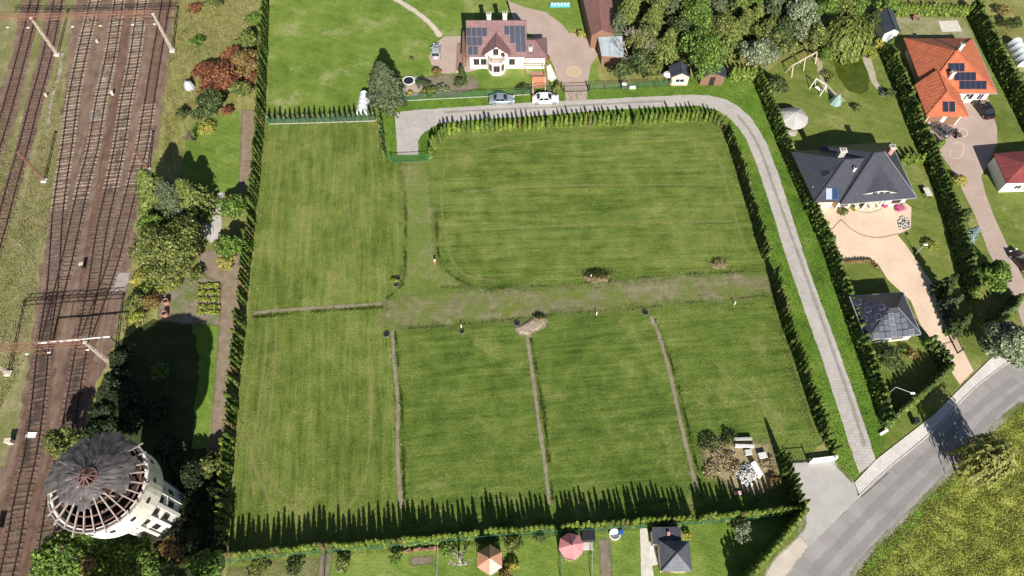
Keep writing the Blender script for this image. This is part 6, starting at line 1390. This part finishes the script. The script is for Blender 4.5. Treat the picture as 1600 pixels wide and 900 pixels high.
# ---------------------------------------------------------------- vehicles
tyre_m = m_plain('tyre_rubber', (.015, .015, .016), .85, var=.2); lamp_m = m_plain('lamp_glass', (.7, .7, .68), .2, var=.05); tail_m = m_plain('tail_lamp', (.35, .01, .01), .3, var=.05)
def car(px, py, rz, paint, label, L=4.45, W=1.8, Hh=1.46, hatch=False):
    b = G(px, py); t = thing('parked_car', label, 'car', (0, 0, 0), 'parked cars'); x = L / 2; w = W / 2
    st = [(-x, .34, .62, .80), (-x + .12, .22, .86, .90), (-x + .9, .18, .95, .98), (-.5, .17, .95, 1.0), (.6, .17, .93, 1.0), (x - .95, .18, .90, .98), (x - .25, .22, .74, .9), (x, .34, .56, .76)]
    prof = lambda zb, zt, k: [(-w * k * .93, zb), (-w * k, zb + .14), (-w * k, zt - .16), (-w * k * .92, zt - .02), (0, zt + .025), (w * k * .92, zt - .02), (w * k, zt - .16), (w * k, zb + .14), (w * k * .93, zb)]
    mb = MB(); n = 9
    for sx, zb, zt, k in st:
        for y, z in prof(zb, zt, k): mb.v.append((sx, y, z))
    for i in range(len(st) - 1):
        for k in range(n): k2 = (k + 1) % n; mb.f.append((i * n + k2, i * n + k, (i + 1) * n + k, (i + 1) * n + k2))
    mb.f.append(tuple(range(n))); mb.f.append(tuple((len(st) - 1) * n + k for k in range(n - 1, -1, -1)))
    body = mb.build('body', paint, t, smooth=True)
    r0, r1 = (-x + (.28 if hatch else .75)), (x - 1.25); q0, q1 = r0 + (.35 if hatch else .65), r1 - .75; wb, wt = w * .93, w * .76; zb, zt = .90, Hh - .05
    g = [(r0, -wb, zb), (r1, -wb, zb), (r1, wb, zb), (r0, wb, zb), (q0, -wt, zt), (q1, -wt, zt), (q1, wt, zt), (q0, wt, zt)]
    MB().add(g, [(0, 1, 5, 4), (1, 2, 6, 5), (2, 3, 7, 6), (3, 0, 4, 7)]).build('windows', glass_m, t)
    MB().add([(q0 - .06, -wt - .03, zt - .02), (q1 + .08, -wt - .03, zt - .02), (q1 + .08, wt + .03, zt - .02), (q0 - .06, wt + .03, zt - .02), (q0 + .1, -wt + .1, Hh), (q1 - .1, -wt + .1, Hh), (q1 - .1, wt - .1, Hh), (q0 + .1, wt - .1, Hh)], [(4, 5, 6, 7), (0, 1, 5, 4), (1, 2, 6, 5), (2, 3, 7, 6), (3, 0, 4, 7)]).build('roof', paint, t)
    mb = MB(); G_ = [np.array(p) for p in g]
    for a_, c_ in ((0, 4), (1, 5), (2, 6), (3, 7)): mb.beam(G_[a_], G_[c_], .09)
    for s in (-1, 1): mb.beam(((r0 + r1) / 2 - .1, s * wb, zb), ((q0 + q1) / 2 - .05, s * wt, zt), .08)
    mb.build('pillars', paint, t)
    for sx in (-x + .85, x - .85):
        for s in (-1, 1):
            wh = MB().tube([(sx, s * (w - .2), .32), (sx, s * (w + .01), .32)], .32, 16).build('wheel', tyre_m, t); MB().tube([(sx, s * (w + .012), .32), (sx, s * (w + .03), .32)], .19, 12).build('rim', alu_m, wh)
    for s in (-1, 1):
        MB().box((x - .12, s * w * .62, .66), (.22, .34, .13)).build('headlight', lamp_m, t); MB().box((-x + .05, s * w * .66, .74), (.12, .3, .14)).build('tail_light', tail_m, t)
        MB().box((r1 - .35, s * (w + .07), .98), (.16, .2, .12)).build('mirror', paint, t)
    MB().box((x - .01, 0, .45), (.06, W * .55, .16)).build('grille', dark_m, t)
    t.location = (b[0], b[1], .03); t.rotation_euler = (0, 0, rz); return t
silver = m_plain('silver_paint', (.40, .46, .52), .25, .6, var=.05, bump=0, coat=.6); whitep = m_plain('white_car_paint', (.80, .80, .79), .25, 0, var=.03, bump=0, coat=.6); blackp = m_plain('black_car_paint', (.012, .012, .014), .2, 0, var=.05, bump=0, coat=.8); greyp = m_plain('grey_car_paint', (.17, .16, .16), .25, .5, var=.05, bump=0, coat=.6)
car(784, 159, .02, silver, 'silver-blue car parked on the lane before the brown-roofed house'); car(852, 158, .02, whitep, 'white car parked on the lane before the arched gate', 4.7)
car(1534, 173, math.pi / 2 + .22, blackp, 'black car parked beside the red-roofed house', 4.8, 1.9, 1.5)
car(1466, 205, math.pi / 2 + .6, greyp, 'grey car parked by the hedge below the red-roofed house', 4.0, 1.75, 1.5, True); car(1594, 412, math.pi / 2 + .35, m_plain('dark_brown_paint', (.05, .03, .03), .25, .3, var=.05, bump=0, coat=.6), 'dark car at the right edge on the pink drive'); car(682, 84, math.pi / 2, m_plain('pale_grey_paint', (.42, .45, .47), .3, .3, var=.05, bump=0, coat=.5), 'pale grey car parked on the terrace left of the brown-roofed house', 4.0, 1.7, 1.45, True)
b = G(1492, 211); t = thing('quad_bike', 'small dark quad bike between the grey car and the black car', 'quad bike', (0, 0, 0))
for sx in (-.55, .55):
    for s in (-1, 1): MB().tube([(sx, s * .32, .28), (sx, s * .55, .28)], .28, 12).build('wheel', tyre_m, t)
MB().box((0, 0, .5), (1.3, .34, .26)).build('frame', dark_m, t); MB().box((-.2, 0, .72), (.7, .3, .16)).build('seat', m_plain('seat_vinyl', (.06, .06, .06), .6), t); MB().box((.55, 0, .68), (.5, .8, .1)).build('front_fender', greyp, t); MB().box((-.6, 0, .68), (.45, .8, .1)).build('rear_fender', greyp, t); MB().beam((.3, -.4, .98), (.3, .4, .98), .05).build('handlebar', dark_m, t); MB().beam((.4, 0, .6), (.3, 0, .98), .07).build('steering_post', dark_m, t)
t.location = (b[0], b[1], .03); t.rotation_euler = (0, 0, 1.9)

# ---------------------------------------------------------------- fences and gates
mesh_t = NT('green_mesh'); mv = mesh_t.coord('UV')
bk = mesh_t.t.nodes.new('ShaderNodeTexBrick'); bk.offset = 0; bk.inputs['Scale'].default_value = 1; bk.inputs['Brick Width'].default_value = .06; bk.inputs['Row Height'].default_value = .2; bk.inputs['Mortar Size'].default_value = .006; mesh_t.l(mv, bk.inputs['Vector'])
mtr = mesh_t.t.nodes.new('ShaderNodeBsdfTransparent'); mmx = mesh_t.t.nodes.new('ShaderNodeMixShader'); mesh_t.l(mesh_t.math('MAXIMUM', bk.outputs['Fac'], .04), mmx.inputs[0]); mesh_t.l(mtr.outputs[0], mmx.inputs[1]); mesh_t.l(mesh_t.pbsdf((.05, .14, .09), .5), mmx.inputs[2]); green_mesh = mesh_t.done(mmx.outputs[0])
green_m = m_plain('green_steel', (.03, .17, .09), .5, .2, var=.15); plinth_m = m_plain('plinth_concrete', (.42, .40, .35), .85, var=.15)
def fence(pts, h, label, panelm, postm, step=2.5, plinth=None, name='fence'):
    L = smooth_line(poly(pts), step); c = L.mean(0); t = thing(name, label, 'fence', (float(c[0]), float(c[1]), 0))
    for p in L: MB().box((p[0], p[1], h / 2), (.07, .07, h)).build('post', postm, t)
    for a, b in zip(L[:-1], L[1:]):
        d = (b - a) / np.linalg.norm(b - a); s = .06; a2, b2 = a + d * s, b - d * s; z0 = .22 if plinth else .06
        if panelm: 
            f = MB().add([(*a2, z0), (*b2, z0), (*b2, h - .08), (*a2, h - .08)], [(0, 1, 2, 3)]).build('panel', panelm, t)
        MB().beam((*a2, h - .06), (*b2, h - .06), .035).build('rail', postm, t); MB().beam((*a2, z0 + .02), (*b2, z0 + .02), .03).build('rail', postm, t)
        if plinth: MB().box(((a[0] + b[0]) / 2, (a[1] + b[1]) / 2, .05), (np.linalg.norm(b - a) - .07, .08, .1), math.atan2(d[1], d[0])).build('plinth', plinth, t)
    return t
fence([(359, 878), (440, 870), (512, 863), (595, 857), (700, 848), (785, 839), (927, 830), (995, 825), (1100, 818), (1250, 806)], 1.6, 'long green mesh fence behind the bottom thuja row', green_mesh, green_m)
fence([(625, 158), (700, 154), (765, 151), (828, 148)], 1.3, 'green mesh fence on a white plinth before the brown-roofed house', green_mesh, green_m, plinth=plinth_m)
fence([(918, 140), (960, 138), (1000, 137), (1048, 134)], 1.4, 'mesh fence along the lane before the forest', green_mesh, dark_m)
fence([(420, 194), (500, 192), (587, 189)], 1.2, 'mesh fence on a pale plinth below the top left lawn', green_mesh, green_m, plinth=plinth_m)
fence([(594, 170), (600, 212), (603, 250)], 1.3, 'short mesh fence left of the field gate', green_mesh, green_m)
fence([(511, 864), (507, 905)], 1.2, 'dark cross fence between two bottom left gardens', green_mesh, dark_m); fence([(685, 850), (683, 905)], 1.1, 'pale cross fence left of the hexagonal gazebo', green_mesh, plinth_m); fence([(874, 836), (876, 905)], 1.2, 'green cross fence left of the pink gazebo', green_mesh, green_m); fence([(925, 831), (924, 905)], 1.0, 'low cross fence right of the pink gazebo', green_mesh, plinth_m)
def gate(pa, pb, h, label, mat, leaves=2, bars=10, arch=0.0, post=None, name='gate'):
    a, b = G(*pa), G(*pb); c = (a + b) / 2; t = thing(name, label, 'gate', (c[0], c[1], 0)); post = post or mat
    for p in (a, b): MB().box((p[0], p[1], (h + .15) / 2), (.16, .16, h + .15)).build('gate_post', post, t)
    for k in range(leaves):
        p, q = a + (b - a) * (k / leaves + .012), a + (b - a) * ((k + 1) / leaves - .012); mb = MB(); f = lambda s: h - .1 + arch * math.sin(math.pi * (k + s) / leaves)
        mb.beam(p + [0, 0, .12], q + [0, 0, .12], .06)
        for j in range(8): mb.beam(p + (q - p) * j / 8 + [0, 0, f(j / 8)], p + (q - p) * (j + 1) / 8 + [0, 0, f((j + 1) / 8)], .06)
        lf = mb.build('gate_leaf', mat, t)
        for j in range(bars + 1): s = j / bars; MB().beam(p + (q - p) * s + [0, 0, .12], p + (q - p) * s + [0, 0, f(s)], .035).build('bar', mat, lf)
gate((612, 254), (670, 251), 1.5, 'green field gate at the end of the paved lane', green_m, 2, 12); gate((829, 146), (863, 144), 1.5, 'dark arched iron gate behind the white car', dark_m, 2, 7, .35); gate((881, 144), (920, 143), 1.6, 'dark iron sliding gate of the paved yard', dark_m, 1, 14)
gate((1232, 724), (1262, 722), 1.4, 'thin dark gate frame at the concrete apron', dark_m, 1, 6); b1, b2 = G(1262, 722), G(1303, 717); t = thing('sliding_gate_track', 'white sliding gate beam at the head of the concrete apron', 'gate', (*(b1 + b2)[:2] / 2, 0)); MB().beam(b1 + [0, 0, .35], b2 + [0, 0, .35], .5, .55).build('beam', white_m, t); MB().box((b2[0], b2[1], .5), (.3, .3, 1.0)).build('end_post', white_m, t)
gate((1481, 521), (1496, 552), 1.4, 'dark sliding gate standing open beside the beige driveway', dark_m, 1, 12)

# ---------------------------------------------------------------- small things
def post_thing(px, py, h, w, mat, label, cat='stake', name='marker_stake', group=None, top=None):
    b = G(px, py); t = thing(name, label, cat, (b[0], b[1], 0), group); MB().beam((b[0], b[1], 0), (b[0], b[1], h), w).build('post', mat, t)
    MB().box((b[0], b[1], h + .04), (w * 1.5, w * 1.5, .08)).build('cap', top or mat, t); return t
for px, py, lab in ((721, 512, 'white stake at the lower edge of the dirt track, leftmost of three'), (932, 492, 'white stake at the lower edge of the dirt track, middle of three'), (1147, 476, 'white stake at the lower edge of the dirt track, rightmost of three'), (923, 434, 'white stake on the dark weedy mound')): post_thing(px, py, .7, .11, white_m, lab, group='white stakes in the field')
post_thing(680, 412, .9, .2, m_plain('red_plastic', (.55, .12, .07), .5), 'reddish stake on the right edge of the worn track', top=white_m)
def manhole(px, py, lab, r=.42):
    b = G(px, py); t = thing('manhole', lab, 'manhole', (b[0], b[1], 0), 'manholes in the field'); MB().lathe((b[0], b[1], 0), [(r + .05, 0), (r + .04, .20), (r, .21), (r, .15)], 20).build('ring', m_plain('manhole_ring', (.12, .115, .105), .8), t); MB().lathe((b[0], b[1], 0), [(r, .17), (.02, .18)], 20).build('cover', m_plain('manhole_iron', (.018, .018, .018), .9, var=.3, spec=.1), t)
manhole(604, 523, 'black manhole cover at the head of the left plot line'); manhole(808, 506, 'black manhole cover beside the sandy spoil'); manhole(1008, 489, 'black manhole cover at the head of the right plot line'); manhole(621, 436, 'black manhole cover at the upper field corner'); manhole(619, 446, 'smaller manhole cover just below the one at the upper field corner', .3); manhole(722, 519, 'pale pit ring below the leftmost white stake', .3)
# rubble heap
RB = G(1168, 742); stn = [m_plain('rubble_%d' % k, c, .9, var=.25, scale=5, bump=.5) for k, c in enumerate(((.47, .46, .44), (.34, .33, .31), (.53, .52, .495)))]
t = thing('rubble_heap', 'heap of white and grey broken stones by the thuja corner', 'rubble', tuple(RB)); r = random.Random(5); protos = []
for k in range(6):
    vs = []; 
    for i in range(8): vs.append(tuple((1 if i >> j & 1 else -1) * r.uniform(.5, 1.0) for j in range(3)))
    me = bpy.data.meshes.new('stone'); me.from_pydata(vs, [], [(0, 2, 3, 1), (4, 5, 7, 6), (0, 1, 5, 4), (2, 6, 7, 3), (0, 4, 6, 2), (1, 3, 7, 5)]); me.materials.append(stn[k % 3]); protos.append(me)
for k in range(190):
    a = r.uniform(0, 6.28); q = r.random() ** .6; o = bpy.data.objects.new('stone', r.choice(protos)); COL.objects.link(o); o.parent = t
    s = r.uniform(.09, .2); o.location = (1.55 * q * math.cos(a), 1.5 * q * math.sin(a), max(.05, .75 * (1 - q) * r.uniform(.75, 1.0) + .05)); o.scale = (s, s * r.uniform(.7, 1.2), s * r.uniform(.6, 1)); o.rotation_euler = (r.uniform(0, 6), r.uniform(0, 6), r.uniform(0, 6))
def slab(px, py, d, rz, mat, label, name='concrete_slab', z=None, tilt=0.0, cat='slab'):
    b = G(px, py); o = MB().box((0, 0, 0), d).build(name, mat, None, (0, 0, 0)); o.location = (b[0], b[1], (z if z is not None else d[2] / 2 + .05)); o.rotation_euler = (tilt, 0, rz)
    md = o.modifiers.new('bevel', 'BEVEL'); md.width = .03; md.segments = 1; return tag(o, label, cat)
slab(1159, 687, (2.5, .35, .5), .03, stn[1], 'grey concrete beam above the rubble heap, upper of two'); slab(1162, 698, (2.5, .4, .5), -.03, stn[2], 'pale concrete beam above the rubble heap, lower of two')
slab(1181, 735, (.7, 2.1, .12), .5, white_m, 'white board leaning on the right side of the rubble heap', 'white_board', .55, .25, 'board'); slab(1190, 713, (1.1, .8, .5), .2, stn[2], 'pale block right of the concrete beams', 'concrete_block', cat='block'); slab(1168, 708, (.9, .7, .45), .1, stn[0], 'small grey block between the beams and the rubble heap', 'concrete_block', cat='block'); slab(1152, 771, (.9, .45, .3), .1, m_plain('pink_brick_waste', (.6, .36, .3), .85), 'pinkish brick waste lying in the thuja shadow', 'brick_waste', cat='block')
# weeds of the vegetable garden in rows
for k, (y, lab) in enumerate(((447, 'topmost'), (458, 'second'), (469, 'third'), (480, 'fourth'), (489, 'lowest'))):
    a, b = G(309, y), G(344, y); n = 320; q = nrg.uniform(0, 1, (n, 1)); P = a + (b - a) * q + nrg.normal(0, 1, (n, 3)) * [.05, .16, 0]; P[:, 2] = nrg.uniform(.05, .35, n)
    t = thing('vegetable_row', '%s leafy row of the vegetable garden' % lab, 'vegetables', tuple(a)); quads_obj('leaves', leaf_quads(P - a, P * 0 + [0, 0, 1], .22), LF['lime'], t); MB().box((*(a + b)[:2] / 2, .04), (np.linalg.norm(b - a), .5, .1)).build('ridge', MATS['bark'], t)
for px, py, lab in ((262, 474, 'upper'), (260, 493, 'lower')): 
    b = G(px, py); t = thing('terracotta_barrel', '%s of two red-brown barrels beside the vegetable garden' % lab, 'barrel', tuple(b)); MB().lathe(b, [(.38, 0), (.44, .4), (.4, .85), (.34, .85), (.33, .7)], 18).build('body', m_plain('terracotta', (.36, .16, .11), .8), t); MB().lathe(b, [(.33, .7), (.01, .71)], 18).build('water', glass_m, t)
b = G(297, 137); t = thing('white_sculpture', 'pale tarp-covered heap beside the red-leaved tree', 'heap', tuple(b)); mb = MB(); mb.lathe(b, [(.95, 0), (.9, .5), (.7, 1.1), (.35, 1.5), (.02, 1.6)], 9); mb.build('cover', m_plain('pale_tarp', (.36, .37, .39), .6, var=.2), t); MB().box(b + np.array([.1, .2, 1.62]), (.5, .5, .16)).build('weight', dark_m, t); t.name = 'covered_heap'
# garden ornaments
b = G(639, 129); t = thing('trampoline', 'round dark trampoline with a pale rim on the patio', 'trampoline', tuple(b)); MB().lathe(b, [(.9, .5), (.02, .49)], 28).build('mat', dark_m, t); MB().lathe(b, [(.9, .5), (1.1, .52), (1.1, .46), (.9, .46)], 28).build('rim', film_m, t)
for k in range(6): a = k * math.pi / 3; MB().beam(b + np.array([1.05 * math.cos(a), 1.05 * math.sin(a), 0]), b + np.array([1.05 * math.cos(a), 1.05 * math.sin(a), .47]), .05).build('leg', alu_m, t)
b = G(875, 9); t = thing('paddling_pool', 'long blue and white pool strip on the lawn left of the barn', 'pool', tuple(b)); MB().box(b + [0, 0, .2], (3.8, .9, .4)).build('wall', m_plain('pool_blue', (.08, .42, .55), .4), t)
for k in range(6): MB().box(b + np.array([-1.55 + k * .62, 0, .43]), (.4, .7, .05), .2 * (-1) ** k).build('float', film_m, t)
b = G(1041, 129); t = thing('parasol_disc', 'round white parasol by the left small shed', 'parasol', tuple(b)); MB().lathe(b, [(.85, 1.9), (.02, 2.15)], 18).build('canopy', white_m, t); MB().beam(b, b + [0, 0, 2.1], .06).build('pole', alu_m, t); t.name = 'parasol'
b = G(974, 138); t = thing('waste_bin', 'grey bin with white lid by the fence before the forest', 'bin', tuple(b)); MB().box(b + [0, 0, .55], (.7, .7, 1.1)).build('body', greyp, t); MB().box(b + [0, 0, 1.13], (.78, .78, .07)).build('lid', white_m, t)
slab(988, 138, (1.1, .5, .35), .05, white_m, 'low white box beside the grey bin on the verge', 'white_box', cat='box')
b = G(1427, 660); t = thing('waste_bin', 'black bin standing alone on the street verge', 'bin', tuple(b)); MB().box(b + [0, 0, .5], (.6, .65, 1.0)).build('body', dark_m, t); MB().box(b + [0, .02, 1.03], (.66, .72, .07)).build('lid', dark_m, t)
slab(1380, 676, (1.3, .35, .3), .5, white_m, 'white kerb stone piece at the end of the lane hedge', 'kerb_stone', cat='stone')
def lamp(px, py, h, label, arm=(1.6, -.2)):
    b = G(px, py); t = thing('street_lamp', label, 'lamp', tuple(b), 'lamp posts'); MB().tube([b, b + [0, 0, h]], [.08, .05], 8).build('pole', alu_m, t); MB().tube([b + [0, 0, h], b + np.array([arm[0], arm[1], h + .1])], [.05, .04], 6).build('arm', alu_m, t); MB().box(b + np.array([arm[0], arm[1], h + .08]), (.6, .25, .12)).build('lamp_head', white_m, t)
lamp(1378, 622, 4.0, 'white street lamp at the corner hedge', (1.9, -.9)); lamp(1430, 398, 2.4, 'small garden lamp on the lawn edge of the beige driveway', (.4, .2))
# oval stone bed, terrace things
c = G(1412, 350); t = thing('rock_garden', 'oval bed of pale rocks at the edge of the beige terrace', 'rock garden', tuple(c)); MB().lathe(c + [0, 0, .034], [(1.0, 0), (.02, .05)], 24).build('soil', MATS['bark'], t)
for k in range(46):
    a = r.uniform(0, 6.28); q = r.random() ** .5; o = bpy.data.objects.new('rock', r.choice(protos)); COL.objects.link(o); o.parent = t; s = r.uniform(.09, .17); o.location = (1.05 * q * math.cos(a) + .35 * q * math.sin(a), 1.35 * q * math.sin(a), .1); o.scale = (s, s, s * .7); o.rotation_euler = (r.uniform(0, 6), r.uniform(0, 6), r.uniform(0, 6))
b = G(1446, 304); t = thing('garden_table', 'grey outdoor table beside the slate-roofed house', 'table', tuple(b)); MB().box(b + [0, 0, .74], (1.0, 1.7, .07), .1).build('table_top', conc2_m, t)
for sx in (-.4, .4):
    for sy in (-.7, .7): MB().beam(b + np.array([sx, sy, 0]), b + np.array([sx, sy, .71]), .08).build('leg', dark_m, t)
hedge([(1302, 412), (1330, 410), (1358, 409), (1369, 418)], .6, .6, LF and 'rust', 'low reddish-brown border along the beige driveway', 12, 60, .45, size=.18)
b = G(1430, 31); t = thing('garden_bench', 'dark bench throwing two shadows in the yard of the red-roofed house', 'bench', tuple(b)); MB().box(b + [0, 0, .45], (1.3, .45, .07)).build('seat', wood_m, t); MB().box(b + [0, .2, .8], (1.3, .06, .45)).build('backrest', wood_m, t)
for sx in (-.55, .55): MB().box(b + np.array([sx, 0, .21]), (.1, .4, .42)).build('leg', dark_m, t)
# bottom gardens
b = G(960, 836); t = thing('white_tub', 'white oval tub beside the fence in the bottom gardens', 'tub', tuple(b)); mb = MB(); mb.lathe(b, [(.62, 0), (.7, .5), (.62, .52), (.5, .15), (.02, .12)], 22); o = mb.build('shell', white_m, t); MB().box(b + [0, .0, .45], (.5, .06, .05)).build('handle', alu_m, t)
b = G(969, 833); t = thing('blue_barrel', 'blue barrel right of the white oval tub', 'barrel', tuple(b)); MB().lathe(b, [(.28, 0), (.31, .45), (.28, .9), (.02, .92)], 16).build('body', m_plain('blue_plastic', (.02, .08, .35), .4), t); MB().lathe(b, [(.3, .3), (.325, .32), (.3, .34)], 16).build('band', dark_m, t)
slab(918, 838, (1.6, 1.5, 1.3), .05, dark_m, 'dark flat-roofed box right of the pink gazebo', 'storage_box', cat='box'); slab(918, 853, (1.2, 1.0, .12), .0, conc2_m, 'grey paving slab below the dark storage box', 'paving_slab', cat='slab')
a, b = G(628, 862), G(684, 856)
t = thing('timber_pile', 'long dark pile of timber and bricks under the bottom fence', 'timber pile', tuple((a + b) / 2))
for k in range(14): f = k / 14; p = a + (b - a) * f; MB().beam(p + np.array([0, nrg.uniform(-.2, .2), .1]), p + (b - a) * .18 + np.array([0, nrg.uniform(-.25, .25), .15 + .1 * (k % 3)]), .2).build('log', wood_m if k % 4 else m_plain('brick_red', (.4, .18, .12), .85), t)
b = G(531, 890); t = thing('pale_planter', 'small pale planter on the bottom left lawn', 'planter', tuple(b)); MB().lathe(b, [(.25, 0), (.33, .4), (.28, .4), (.26, .3)], 14).build('pot', m_plain('pale_pot', (.6, .5, .32), .8), t); MB().lathe(b, [(.26, .32), (.02, .33)], 14).build('soil', MATS['bark'], t)
